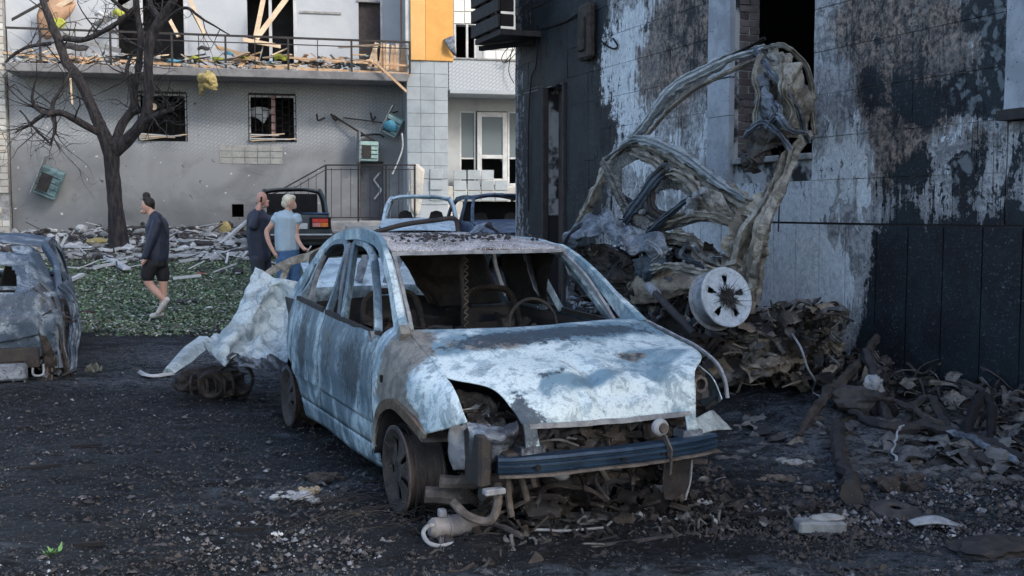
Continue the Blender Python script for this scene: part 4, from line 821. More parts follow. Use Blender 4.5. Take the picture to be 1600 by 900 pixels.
for nm, pts, rr in limbs:
    P = np.array([at(a, b, TD + d) for a, b, d in pts]) - TB; rr = [r * (.74 if nm == 'trunk' else .82) for r in rr]
    V, Fq = tube(P, [r * sc_ / 1.0 * .98 for r in rr], 10 + 5 * len(pts), 10, rough=.022, rs=5, seed=len(pts)); ob(nm, V, Fq, BK, tree)
    C = cr(P, 12)
    if nm == 'limb': tips += [(C[i], C[i] - C[i - 1], max(.012, np.interp(i / 11, np.linspace(0, 1, len(rr)), rr) * sc_ * .35)) for i in range(3, 12)]
m = MB()
def twig(p, d, r, L, lev):
    d = d / (np.linalg.norm(d) + 1e-9); pts = [p]; 
    for i in range(4): d = d + RNG.normal(0, .28, 3) + (0, 0, -.02); d /= np.linalg.norm(d); pts.append(pts[-1] + d * L / 4)
    m.add(*tube(pts, [r, r * .75, r * .5, r * .25], 7, 4))
    if lev > 0:
        for k in (1, 2, 3, 4):
            if random.random() < .55: twig(pts[k], d + RNG.normal(0, .8, 3), r * .55, L * .6, lev - 1)
for p, d, r in tips:
    for _ in range(1):
        if random.random() < .75: twig(p, d / np.linalg.norm(d) + RNG.normal(0, .8, 3), min(r, .022), random.uniform(.5, 1.3), 1 + (random.random() < .4))
o = m.build('twigs', BK, tree, smooth=True); o['kind'] = 'stuff'
V, Fq = lathe([(0, 0), (.05, 0), (.06, -.02)], 10, 'y'); c = at(243, 167, TD - .15) - TB; o = ob('cut_face', np.asarray(V) * (1, 1, 1.3) + c + (0, -.06, 0), Fq, M['palewood'], tree)

# ---------------------------------------------------------------- rubble along the foot of the house
def onbank(px, py):
    return ground_at(px, py)
def gthing(name, label, cat, V, Fq, mat, group=None, smooth=False, **k):
    V = np.asarray(V, float); c = V.mean(0); c[2] = V[:, 2].min(); o = ob(name, V - c, Fq, mat, smooth=smooth, **k); o.location = tuple(c); return tag(o, label, cat, group)
long_ = [((68, 388), (142, 393), .10, 'long white window bar lying left of the tree foot'), ((160, 402), (198, 428), .14, 'white board lying slanted in front of the tree'), ((148, 422), (196, 417), .10, 'pointed white board crossing under the slanted one'), ((268, 404), (380, 405), .13, 'long white bar lying on the grass right of the dark-clothed walker'), ((268, 395), (325, 393), .12, 'shorter white bar behind the long one'), ((282, 413), (340, 407), .06, 'thin grey strip by the long white bar'), ((272, 440), (312, 439), .04, 'thin white strip on the grass beside the walker'), ((100, 400), (158, 404), .06, 'grey strip lying before the tree foot'), ((340, 402), (385, 393), .09, 'white bar ending near the uniformed man'), ((345, 384), (386, 352), .09, 'pale pipe leaning up toward the vent hole'), ((200, 370), (222, 371), .07, 'white strip just right of the tree foot'), ((112, 442), (128, 438), .09, 'short white scrap at the roof of the left car'), ((165, 398), (188, 395), .10, 'short white piece touching the tree foot'), ((355, 372), (380, 372), .08, 'grey slat below the yellow insulation'), ((245, 376), (300, 384), .08, 'grey white slat behind the walking woman')]
for a, b, w, lab in long_:
    A = onbank(*a); B = onbank(*b)
    if 'leaning' in lab: B = at(b[0], b[1], A[1] + .8)
    V, Fq = plank(A + (0, 0, .06), B + (0, 0, .1), w, .05, (0, 0, 1), .04); gthing('white_bar', lab, 'debris', V, Fq, M['whiteplastic'] if 'white' in lab or 'pale' in lab else M['greyconc'])
def wframe(label, P, w):
    m = MB(); 
    for a, b in zip(P[:-1], P[1:]): m.add(*plank(a, b, w, .05, (0, 1, 0)))
    V = np.vstack(m.V); gthing('window_frame', label, 'window frame', V, m.F, M['whiteplastic'])
d0 = 21.5
wframe('broken white window frame standing left of the tree by the left car roof', [at(0, 374, d0), at(34, 369, d0), at(30, 392, d0)], .07)
wframe('tall white triangular frame standing in the rubble left of the tree', [at(90, 396, d0), at(90, 366, d0), at(105, 367, d0), at(88, 400, d0)], .06)
lumps = [(128, 358, 10, 7, 'whiteplastic', 'white cube-like block on the rubble left of the tree'), (105, 357, 7, 6, 'greyconc', 'grey brown boulder in the rubble left of the white block'), (80, 370, 6, 5, 'whiteplastic', 'white chunk in the rubble near the triangular frame'), (152, 378, 16, 7, 'insul', 'flat yellow insulation piece at the left of the tree foot'), (352, 358, 9, 12, 'insul', 'upright yellow insulation clump right of the walking woman'), (116, 402, 3, 3, 'whiteplastic', 'small pinkish white lump on the grass'), (62, 388, 16, 6, 'greyconc', 'broad grey slab behind the left car'), (40, 362, 6, 4, 'whiteplastic', 'small white fragment high in the left rubble'), (205, 380, 7, 5, 'whiteplastic', 'pale fragment at the right of the tree foot'), (315, 428, 8, 2, 'brick', 'reddish brick fragment on the grass'), (372, 424, 9, 6, 'soot', 'dark round lump on the grass behind the sheet metal'), (135, 415, 18, 3, 'darkdebris', 'dark flat board on the grass before the tree'), (135, 487, 13, 3, 'soot_rust', 'brown board lying at the grass edge beside the left car'), (320, 382, 14, 5, 'darkdebris', 'dark brown heap right of the walking woman'), (290, 470, 22, 2.5, 'darkdebris', 'dark curved strip on the grass behind the sneakers'), (327, 481, 6, 2, 'whiteplastic', 'white stone near the tip of the sheet metal')]
M['brick'] = plain('red_brick', (0.42, 0.14, 0.10), (0.30, 0.11, 0.08))
for px, py, rx, ry, mt, lab in lumps:
    p = onbank(px, py + ry); s = p[1] / FPX; V, Fq = blob(p + (0, 0, ry * s), (rx * s, rx * s * .6, ry * s), px, .45, n=2); gthing('debris_lump', lab, 'debris', V, Fq, M[mt], smooth=mt in ('insul',))
m = MB(); m2 = MB(); m3 = MB()
for i in range(1700):
    px = random.uniform(-30, 760); 
    if 395 < px < 430: continue
    y = random.uniform(21.5, 27.3) if px < 400 else random.uniform(24, 26.5); p = at(px, 330, y); z = gz(p[0], y) + .02; s = random.uniform(.02, .15) * (1.2 if random.random() < .1 else .7)
    r = random.random(); (m if r < .45 else (m2 if r < .9 else m3)).add(*blob((p[0], y, z + s * .3 + max(0, (y - 25)) * .08 * random.random()), (s * random.uniform(.6, 1.8), s, s * .6), i, .6, n=1))
for i in range(200):
    px = random.uniform(-20, 480); y = random.uniform(19.5, 27); p = at(px, 330, y); a = random.uniform(0, 6.28); L = random.uniform(.1, .8); z = gz(p[0], y) + .06 + max(0, y - 25) * .1 * random.random()
    (m3 if i % 2 else m2).add(*plank((p[0], y, z), (p[0] + L * math.cos(a), y + L * math.sin(a) * .5, z + random.uniform(-.05, .2)), random.uniform(.02, .06), .02))
tag(m.build('grey_rubble', M['greyconc']), kind='stuff'); tag(m2.build('dark_rubble', M['darkdebris']), kind='stuff'); tag(m3.build('white_rubble', M['whiteplastic']), kind='stuff')
# ================================================================ burnt car in the foreground
CF = Frame((0.146, 5.814, 0), 24.85)
car = thing('burnt_car', 'pale burnt-out hatchback in the foreground with its bonnet dented and glass gone', 'car', CF.O, CF.a)
CZ = [((-.83, .1, .75), (.3, .22, .35), (-.1, 1.6, -.5)), ((-.85, -.1, .5), (.3, .28, .12), (0, 1.3, -.3)), ((-.3, -.15, .9), (.22, .10, .3), (.3, .9, -.3)), ((-.15, -.1, .9), (.7, .10, .3), (.5, .1, -.6)), ((.3, -.05, .9), (.5, .12, .3), (.45, 0, -.6)),
      ((-.45, -.74, .60), (.10, .15, .13), (1.1, .5, 0)), ((-.2, -.55, .75), (.1, .06, .2), (.7, .6, -.5)), ((.0, -.62, .75), (.16, .07, .2), (-.4, -.2, -.9)), ((-.4, -.4, .8), (.35, .16, .3), (-.6, -.5, 1.1)), ((.1, -.74, .66), (.5, .1, .06), (-.7, -.5, .9)), ((.35, -.45, .8), (.10, .06, .2), (.4, 1.0, -.4)),
      ((-.83, .8, .65), (.3, .22, .2), (.6, 0, -.9)), ((-.83, 1.35, .65), (.3, .10, .25), (.3, .4, -.7)), ((-.83, 2.0, .65), (.3, .12, .25), (.6, .3, -.7)), ((-.83, 1.6, .8), (.2, .1, .3), (-.3, 0, .7)), ((-.8, .5, .3), (.2, .4, .1), (-.2, 0, .3)), ((-.72, -.5, .65), (.2, .12, .2), (-.5, -.4, .5)),
      ((-.62, 1.0, 1.43), (.15, .3, .12), (.2, 0, -.2)), ((-.68, .4, 1.0), (.15, .2, .2), (0, -.3, .2))]
def cp(name, V, Fq, mat='car', par=car, solid=.006, **k): return ob(name, V, Fq, M[mat] if isinstance(mat, str) else mat, par, k.pop('smooth', True), zones=k.pop('zones', CZ), solid=solid, **k)
dents = [((-.02, -.60, .74), (.05, .16, .2), -.035), ((.13, -.72, .68), (.11, .035, .08), -.03), ((-.06, -.52, .78), (.20, .05, .2), .012), ((.02, -.67, .72), (.10, .03, .1), .02), ((-.2, -.3, .85), (.25, .12, .2), -.018), ((.35, -.55, .8), (.22, .05, .2), -.012), ((-.13, -.74, .66), (.03, .1, .1), -.02), ((.1, -.5, .8), (.04, .2, .2), .012)]
def dentf(V):
    d = 0.004 * vnoise(V, 5, 3, 3)
    for c, r, a in dents: d = d + a * np.exp(-np.minimum((((V - np.array(c)) / np.array(r)) ** 2).sum(1), 30))
    return -d
hood = [[(-.69, .24, .94), (-.35, .13, .942), (0, .09, .942), (.35, .10, .953), (.72, .14, .96)],
        [(-.70, .0, .885), (-.35, -.12, .905), (0, -.15, .905), (.35, -.12, .915), (.745, -.19, .88)],
        [(-.70, -.2, .83), (-.36, -.28, .855), (0, -.32, .857), (.35, -.3, .862), (.735, -.42, .845)],
        [(-.70, -.38, .772), (-.38, -.47, .80), (0, -.50, .80), (.35, -.5, .805), (.64, -.64, .825)],
        [(-.535, -.56, .735), (-.33, -.62, .735), (0, -.66, .74), (.3, -.68, .745), (.53, -.74, .77)],
        [(-.485, -.70, .65), (-.3, -.74, .66), (0, -.745, .66), (.3, -.75, .66), (.505, -.785, .66)],
        [(-.475, -.79, .59), (-.3, -.79, .585), (0, -.775, .572), (.3, -.785, .577), (.495, -.80, .58)]]
V, Fq = patch([[p for p in r] for r in hood], 64, 56, extra=dentf); hd = cp('bonnet', V, Fq)
lip = cr([(p[0], p[1] - .004, p[2] - .01) for p in hood[6]], 20); V, Fq = sweep(lip[1:-1], [(-.010, -.012), (.012, -.010), (.012, .012), (-.008, .014)], 24, rough=.004, rs=14); cp('grille_lip', V, Fq, 'ashgrey', solid=0)
for xa, xb, nm in ((-.475, -.40, 0), (.425, .495, 1)):
    y = -.795; V, Fq = patch([[(xa, y, .60), (xb, y - .004, .595)], [(xa + .004, y - .012, .55), (xb - .002, y - .012, .545)], [(xa + .01, y - .018, .485), (xb + .01, y - .016, .475 + .01 * nm)]], 8, 12, .004, 12); cp('front_strut', V, Fq)
    V, Fq = box(xa - .02, y - .03, .452, xb + .03, y + .06, .487); cp('strut_foot', np.asarray(V) + .006 * np.stack([vnoise(V, 12, s) for s in (1, 2, 3)], 1), Fq, 'greysheet', solid=0, smooth=False)
# fenders, both sides
fst = [(.385, [(-.70, .96), (-.795, .86), (-.83, .6), (-.81, .22)]), (.20, [(-.70, .935), (-.795, .845), (-.832, .64), (-.835, .52)]), (0, [(-.70, .885), (-.79, .805), (-.83, .68), (-.842, .585)]), (-.2, [(-.70, .83), (-.785, .765), (-.82, .64), (-.835, .555)]), (-.36, [(-.70, .78), (-.765, .72), (-.795, .62), (-.81, .50)]),
       (-.5, None), (-.66, None)]
rows = []
for k in range(4):
    r = []
    for y, q in fst[:5]: r.append((q[k][0], y + (0.03 * k if y == .385 else 0), q[k][1]))
    r += [[(-.70, -.43, .76), (-.70, -.47, .745)], [(-.735, -.52, .70), (-.708, -.575, .70)], [(-.755, -.56, .625), (-.705, -.635, .64)], [(-.775, -.52, .54), (-.70, -.672, .60)]][k]
    rows.append(r)
def mirror(V): V = np.array(V, float); V[:, 0] *= -1; return V
fdent = lambda V: .010 * vnoise(V, 4, 8, 3) - .02 * np.exp(-((V[:, 1] + .25) / .1) ** 2 - ((V[:, 2] - .70) / .08) ** 2)
V, Fq = patch(rows, 40, 26, extra=fdent); fl = cp('fender', V, Fq); V2, F2 = patch([[(a[0] * -1 + .045, a[1], a[2]) for a in r] for r in rows], 40, 26, extra=fdent); cp('fender', V2, F2, 'car'); V2, F2 = sweep([CF.onx(a, b, .80) for a, b in ((1004, 498), (1050, 521), (1092, 544), (1120, 568), (1133, 595), (1137, 622))], [(-.007, -.009), (.007, -.009), (.008, .007), (-.006, .01)], 40, up=(1, 0, 0), rough=.004); cp('fender_edge', V2, F2, 'ashgrey', solid=0)
V, Fq = lathe([(.025, 0), (.03, .012)], 10, 'x', (-.827, .22, .705)); 
V, Fq = bbox(-.842, .215, .665, -.80, .245, .705, .004); cp('indicator_hole', V, Fq, 'black', solid=0, smooth=False)
# wheel arch lip on the near side
P = [(-.838, .36, .30), (-.845, .31, .42), (-.848, .2, .53), (-.85, 0, .59), (-.845, -.2, .56), (-.835, -.30, .53), (-.81, -.38, .48)]
V, Fq = sweep(P, [(-.030, -.006), (.024, -.008), (.026, .010), (-.028, .012)], 30, up=(1, 0, 0), rough=.003); cp('arch_lip', V, Fq, 'tan', solid=0)
V, Fq = patch([[(-.84, .36, .25), (-.84, .2, .52), (-.84, 0, .585), (-.84, -.2, .55), (-.82, -.4, .46)], [(-.50, .36, .25), (-.50, .2, .53), (-.50, 0, .6), (-.50, -.2, .56), (-.50, -.42, .45)]], 24, 8, .01); cp('wheel_well', V, Fq, 'soot'); cp('wheel_well', mirror(V), Fq, 'soot')
# body sides
def sideW(z): return np.interp(z, [.1, .2, .36, .6, .8, .9, .97], [.775, .805, .832, .848, .825, .79, .765])
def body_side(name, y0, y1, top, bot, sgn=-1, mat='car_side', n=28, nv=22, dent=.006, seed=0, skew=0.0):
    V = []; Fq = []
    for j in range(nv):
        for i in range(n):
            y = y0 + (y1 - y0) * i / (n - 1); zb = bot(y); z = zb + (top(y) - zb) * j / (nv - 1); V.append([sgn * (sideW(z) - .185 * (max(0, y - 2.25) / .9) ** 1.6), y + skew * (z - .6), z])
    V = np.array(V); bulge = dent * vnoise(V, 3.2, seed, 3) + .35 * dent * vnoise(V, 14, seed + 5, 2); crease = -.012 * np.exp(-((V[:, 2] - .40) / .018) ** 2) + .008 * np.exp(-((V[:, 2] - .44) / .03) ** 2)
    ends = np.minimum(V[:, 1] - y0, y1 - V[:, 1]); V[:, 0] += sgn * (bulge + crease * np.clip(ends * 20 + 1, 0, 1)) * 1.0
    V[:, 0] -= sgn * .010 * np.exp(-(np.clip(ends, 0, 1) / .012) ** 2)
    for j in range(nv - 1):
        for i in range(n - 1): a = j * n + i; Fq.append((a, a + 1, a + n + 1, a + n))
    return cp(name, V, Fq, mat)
belt = lambda y: .895 + .035 * (y - .4)
arch = lambda y, c, r, zc, base: max(base, zc + math.sqrt(max(0, r * r - (y - c) ** 2)) if abs(y - c) < r else base)
for sg in (-1, 1):
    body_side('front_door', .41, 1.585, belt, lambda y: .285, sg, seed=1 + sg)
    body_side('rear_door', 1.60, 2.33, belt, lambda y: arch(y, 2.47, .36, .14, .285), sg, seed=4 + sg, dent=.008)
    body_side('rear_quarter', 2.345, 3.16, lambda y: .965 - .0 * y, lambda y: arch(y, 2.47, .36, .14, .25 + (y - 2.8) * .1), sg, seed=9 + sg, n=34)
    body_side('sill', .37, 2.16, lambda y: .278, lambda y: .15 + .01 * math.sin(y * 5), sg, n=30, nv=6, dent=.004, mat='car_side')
for y in (1.0, 2.05):
    V, Fq = bbox(-.868, y + .25, .78, -.845, y + .38, .81, .008)
V, Fq = lathe([(.0, .03), (.028, .028), (.03, 0)], 14, 'x', (-.815, .50, .885)); cp('mirror_mount', np.asarray(V) * (1, 1, 1), Fq, 'ashgrey', solid=0)
# greenhouse: rails and pillars, mirrored
def rail(name, P, w, h, mat='car', rough=.004, tw=0, n=30, both=True, scale=None, up=(1, 0, 0)):
    prof = [(-w / 2, -h * .5), (-w / 2, h * .2), (-w * .3, h * .5), (w * .3, h * .5), (w / 2, h * .2), (w / 2, -h * .5)]
    V, Fq = sweep(P, prof, n, up=up, rough=rough, rs=8, twist=tw, seed=len(P), scale=scale); cp(name, V, Fq, mat, solid=0)
    if both: V, Fq = sweep([(-a[0], a[1], a[2]) for a in P], prof, n, up=up, rough=rough, rs=8, twist=tw, seed=len(P) + 3, scale=scale); cp(name, V, Fq, mat, solid=0)
RLP = [(-.715, .17, .88), (-.69, .34, 1.0), (-.655, .56, 1.19), (-.625, .80, 1.35), (-.605, 1.0, 1.415), (-.60, 1.3, 1.44), (-.60, 1.7, 1.425), (-.61, 2.05, 1.36), (-.615, 2.35, 1.25), (-.62, 2.72, 1.08), (-.63, 3.05, .92)]
rail('roof_rail', RLP, .085, .05, n=60, both=False, scale=[1.5, 1.1, .95, .9, .9, .85, .8, .8, .8, .9, 1.1])
rail('roof_rail', [(.73, .10, .90), (.69, .34, 1.06), (.655, .56, 1.20), (.60, .80, 1.325), (.60, 1.0, 1.345), (.60, 1.3, 1.37), (.60, 1.7, 1.37), (.61, 2.05, 1.33), (.615, 2.35, 1.23), (.62, 2.72, 1.07), (.63, 3.05, .92)], .085, .05, n=60, both=False, scale=[1.5, 1.0, .85, .8, .8, .8, .8, .8, .8, .9, 1.1])
rail('pillar_seam', [(-.645, .27, .93), (-.61, .55, 1.17), (-.57, .80, 1.325)], .03, .025, 'ashgrey', .004)
# door window frames
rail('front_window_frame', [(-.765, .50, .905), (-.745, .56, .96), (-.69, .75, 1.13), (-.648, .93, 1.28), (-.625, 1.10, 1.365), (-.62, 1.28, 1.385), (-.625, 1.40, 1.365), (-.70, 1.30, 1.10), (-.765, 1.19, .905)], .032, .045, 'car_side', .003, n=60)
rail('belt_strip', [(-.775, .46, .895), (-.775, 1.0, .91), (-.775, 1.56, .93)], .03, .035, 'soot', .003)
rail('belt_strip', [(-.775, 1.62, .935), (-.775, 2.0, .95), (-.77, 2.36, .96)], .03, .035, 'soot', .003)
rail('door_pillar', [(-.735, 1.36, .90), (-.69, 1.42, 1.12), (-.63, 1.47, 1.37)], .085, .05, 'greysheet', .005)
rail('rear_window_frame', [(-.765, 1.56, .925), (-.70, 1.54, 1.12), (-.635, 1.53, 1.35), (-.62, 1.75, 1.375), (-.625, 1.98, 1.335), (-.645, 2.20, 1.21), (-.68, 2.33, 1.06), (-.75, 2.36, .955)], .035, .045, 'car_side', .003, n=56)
rail('window_divider', [(-.76, 2.10, .94), (-.69, 2.12, 1.15), (-.635, 2.07, 1.32)], .022, .03, 'ashgrey', .002)
rail('rear_pillar', [(-.74, 2.52, .93), (-.67, 2.46, 1.08), (-.635, 2.34, 1.22)], .07, .05, 'car_side', .004)
# roof skin, ash on top, header sagging between the rails
def roofx(V): return .012 * vnoise(V, 5, 21, 3) + .006 * vnoise(V, 22, 22, 2)
V, Fq = patch([[(-.585, .80, 1.345), (-.3, .76, 1.352), (0, .745, 1.355), (.3, .76, 1.352), (.585, .80, 1.345)], [(-.60, 1.0, 1.425), (-.3, .98, 1.395), (0, .97, 1.395), (.3, .98, 1.395), (.60, 1.0, 1.37)], [(-.60, 1.35, 1.455), (-.3, 1.33, 1.425), (0, 1.33, 1.42), (.3, 1.33, 1.425), (.60, 1.35, 1.385)], [(-.60, 1.9, 1.41), (-.3, 1.9, 1.415), (0, 1.9, 1.41), (.3, 1.9, 1.41), (.60, 1.9, 1.36)], [(-.61, 2.45, 1.24), (-.3, 2.5, 1.28), (0, 2.5, 1.29), (.3, 2.5, 1.28), (.61, 2.45, 1.23)]], 70, 60, extra=roofx)
cp('roof', V, Fq, 'roof', solid=.012)
rail('windscreen_header', [(-.585, .79, 1.335), (-.3, .75, 1.338), (0, .735, 1.34), (.3, .75, 1.338), (.585, .79, 1.34)], .03, .022, 'ashgrey', .004, both=False, up=(0, 0, 1))
m = MB()
for i in range(420):
    x = random.gauss(-.25, .35); y = random.uniform(.85, 2.1)
    if abs(x) > .57: continue
    m.add(*blob((x, y, 1.43 - .10 * max(0, 1.1 - y)), (random.uniform(.005, .022), random.uniform(.005, .02), random.uniform(.003, .012)), i, .5, n=1))
o = m.build('roof_flakes', M['darkdebris'], car); o['kind'] = 'stuff'
# cowl, firewall, dash frame, floor and inner shell
V, Fq = patch([[(-.7, .22, .93), (0, .12, .93), (.72, .16, .94)], [(-.68, .32, .90), (0, .24, .89), (.68, .3, .90)]], 20, 5, .008, 9); cp('cowl', V, Fq, 'soot_rust')
V, Fq = blob((0, .5, .70), (.62, .12, .13), 6, .5, n=3); cp('dashboard_remains', V, Fq, 'soot', solid=0)
for sg in (-1, 1): V, Fq = patch([[(sg * .74, .5, .86), (sg * .70, 1.4, .90), (sg * .72, 3.0, .92)], [(sg * .70, .5, .3), (sg * .68, 1.4, .3), (sg * .70, 3.0, .3)]], 20, 10, .04, 4, 3); cp('inner_trim', V, Fq, 'soot')
V, Fq = patch([[(-.62, 2.35, .30), (0, 2.3, .32), (.62, 2.35, .30)], [(-.62, 2.45, .92), (0, 2.42, .95), (.62, 2.45, .9)]], 30, 20, .05, 5, 3, hole=lambda u, v: abs(u - .5) < .03); cp('rear_seat_back', V, Fq, 'soot')
V, Fq = box(-.68, .34, .18, .68, .37, .84); cp('firewall', V, Fq, 'soot', solid=0, smooth=False)
V, Fq = patch([[(-.8, .3, .2), (0, .3, .22), (.8, .3, .2)], [(-.8, 1.5, .2), (0, 1.5, .3), (.8, 1.5, .2)], [(-.8, 3.1, .3), (0, 3.1, .32), (.8, 3.1, .3)]], 16, 20, .02); cp('floor', V, Fq, 'soot')
rail('dash_beam', [(-.66, .62, .80), (-.3, .6, .84), (.1, .6, .82), (.66, .62, .80)], .05, .05, 'soot_rust', .01, both=False)
for x in (-.25, .28): rail('dash_bracket', [(x, .6, .82), (x + .02, .5, .62), (x, .42, .4)], .04, .03, 'soot', .01, both=False)
V, Fq = sweep([(.36 + .17 * math.cos(t), .80 + .03 * math.sin(t), .86 + .17 * math.sin(t)) for t in np.linspace(0, 6.1, 14)], ring(6, .011), 40); cp('steering_wheel', V, Fq, 'soot', solid=0)
V, Fq = tube([(.36, .80, .86), (.36, .6, .74)], .022, 5); cp('steering_column', V, Fq, 'soot_rust', solid=0)
for sx in (-.36, .36):
    sp = [(sx - .2, 1.35, .35), (sx - .21, 1.42, .7), (sx - .18, 1.5, .98), (sx - .08, 1.53, 1.05), (sx + .08, 1.53, 1.05), (sx + .18, 1.5, .98), (sx + .21, 1.42, .7), (sx + .2, 1.35, .35)]
    rail('seat_frame', sp, .05, .03, 'soot_rust', .008, both=False, n=40)
    for z in (.55, .8): rail('seat_crossbar', [(sx - .2, 1.42 + (z - .5) * .2, z), (sx + .2, 1.42 + (z - .5) * .2, z)], .05, .012, 'soot', .01, both=False, n=8)
    V, Fq = patch([[(sx - .19, 1.44, .72), (sx, 1.47, .72), (sx + .19, 1.44, .72)], [(sx - .17, 1.50, .93), (sx, 1.53, .93), (sx + .17, 1.5, .93)]], 10, 8, .01, hole=lambda u, v: .3 < u < .7 and .35 < v < .75); cp('seat_plate', V, Fq, 'soot')
    hz = [(sx - .07 + .14 * (i % 2), 1.53, 1.06 + .02 * i) for i in range(8)]
cl = [(-.02 + .014 * (-1) ** i, 1.0, 1.32 - .022 * i) for i in range(24)]; V, Fq = tube(cl, .005, 60, 4); cp('seat_spring', V, Fq, 'browncast', solid=0)
rail('hanging_strap', [(-.08, .85, 1.36), (-.06, .98, 1.2), (-.02, 1.05, 1.0), (.0, 1.1, .8)], .03, .02, 'soot_rust', .01, both=False)
for x0, z0 in ((-.1, .8), (.1, .9)): V, Fq = blob((x0, 1.9, z0 - .3), (.5, .2, .22), int(z0 * 10), .4, n=3); cp('bench_remains', V, Fq, 'soot', solid=0)
rail('rear_gate_frame', [(-.60, 3.10, .95), (-.58, 2.75, 1.12), (-.56, 2.5, 1.27), (0, 2.46, 1.29), (.56, 2.5, 1.27), (.58, 2.75, 1.12), (.60, 3.10, .95)], .06, .05, 'soot_rust', .006, both=False, n=60)
V, Fq = patch([[(-.60, 3.14, .95), (-.4, 3.18, .97), (.4, 3.18, .97), (.60, 3.14, .95)], [(-.66, 3.16, .6), (-.4, 3.22, .6), (.4, 3.22, .6), (.66, 3.16, .6)], [(-.62, 3.13, .28), (-.4, 3.18, .27), (.4, 3.18, .27), (.62, 3.13, .28)]], 20, 14, .02); cp('tailgate', V, Fq, 'car_side')
V, Fq = patch([[(-.12, 2.2, 1.36), (.2, 2.25, 1.38), (.58, 2.2, 1.34)], [(-.02, 2.1, 1.15), (.25, 2.2, 1.1), (.62, 2.1, 1.15)], [(.10, 2.0, .92), (.3, 2.1, .88), (.68, 2.0, .9)]], 40, 30, .07, 5, 4); cp('dark_liner_block', V, Fq, 'soot')  # dark lining sheet added to block the rear view and darken the cabin
V, Fq = patch([[(.60, .95, 1.34), (.61, 1.4, 1.36), (.61, 1.9, 1.34)], [(.64, 1.15, 1.18), (.65, 1.45, 1.12), (.65, 1.9, 1.15)], [(.70, 1.3, .95), (.70, 1.5, .93), (.70, 1.9, .92)]], 24, 20, .05, 5, 9); cp('dark_liner_block', V, Fq, 'soot')  # second dark sheet, added to close off the far windows
# crumpled far-side panel hanging in the cabin
V, Fq = patch([[(.50, 1.2, 1.34), (.60, 1.35, 1.33)], [(.52, 1.2, 1.18), (.64, 1.38, 1.2)], [(.56, 1.15, 1.02), (.66, 1.3, 1.0)]], 10, 14, .03, 9); cp('hanging_trim', V, Fq, 'greysheet')
# bumper beam with three ridges, left bracket, crash can
bp = [(-.60, -.79, .405), (-.45, -.835, .407), (0, -.875, .412), (.4, -.86, .417), (.60, -.815, .42)]
prof = [(-.045, -.055), (.012, -.056), (.020, -.035), (.006, -.022), (.006, -.014), (.020, -.004), (.020, .010), (.006, .018), (.006, .026), (.020, .038), (.012, .056), (-.045, .055)]
prof = [(a * 1.3, b * .72) for a, b in prof]
V, Fq = sweep(bp, prof, 40, up=(0, 0, 1), rough=.003, rs=5); bb = cp('bumper_beam', V, Fq, 'beam', solid=0, smooth=False)
V, Fq = sweep([(a[0], a[1] - .008, a[2] - .045) for a in bp], [(-.03, -.006), (.03, -.006), (.03, .006), (-.03, .006)], 40, rough=.005, rs=14); cp('beam_flange', V, Fq, 'browncast', solid=0, smooth=False)
for x in (-.43, .02, .25): V, Fq = lathe([(0, -.006), (.013, -.006), (.015, .0)], 10, 'y', (x, -.892 + .12 * (x * x) , .40)); cp('bolt_hole', V, Fq, 'black', solid=0)
V, Fq = bbox(-.68, -.765, .30, -.615, -.56, .555, .012); cp('crash_bracket', np.asarray(V) + .01 * np.stack([vnoise(V, 7, s) for s in (1, 2, 3)], 1), Fq, 'soot', solid=0, smooth=False)
V, Fq = bbox(-.665, -.80, .27, -.56, -.75, .30, .006); cp('tow_plate', V, Fq, 'ashgrey', solid=0, smooth=False)
for x in (-.5, .48): V, Fq = bbox(x - .06, -.80, .34, x + .06, -.35, .46, .01); cp('chassis_leg', V, Fq, 'soot', solid=0, smooth=False)
# horn: round disc on a strap hung over the beam
V, Fq = lathe([(0, -.028), (.03, -.028), (.042, -.02), (.046, -.006), (.04, .01), (.0, .012)], 24, 'y', (.24, -.86, .53)); cp('horn', V, Fq, 'ashgrey', solid=0)
V, Fq = lathe([(0, -.04), (.022, -.036), (.026, -.024)], 18, 'y', (.245, -.865, .53)); cp('horn_cap', V, Fq, 'browncast', solid=0)
V, Fq = sweep([(.25, -.89, .50), (.265, -.895, .46), (.27, -.91, .42), (.275, -.90, .37), (.285, -.88, .30)], [(-.018, -.005), (.018, -.005), (.018, .005), (-.018, .005)], 20, up=(1, 0, 0), rough=.006, rs=12); cp('horn_strap', V, Fq, 'browncast', solid=0)
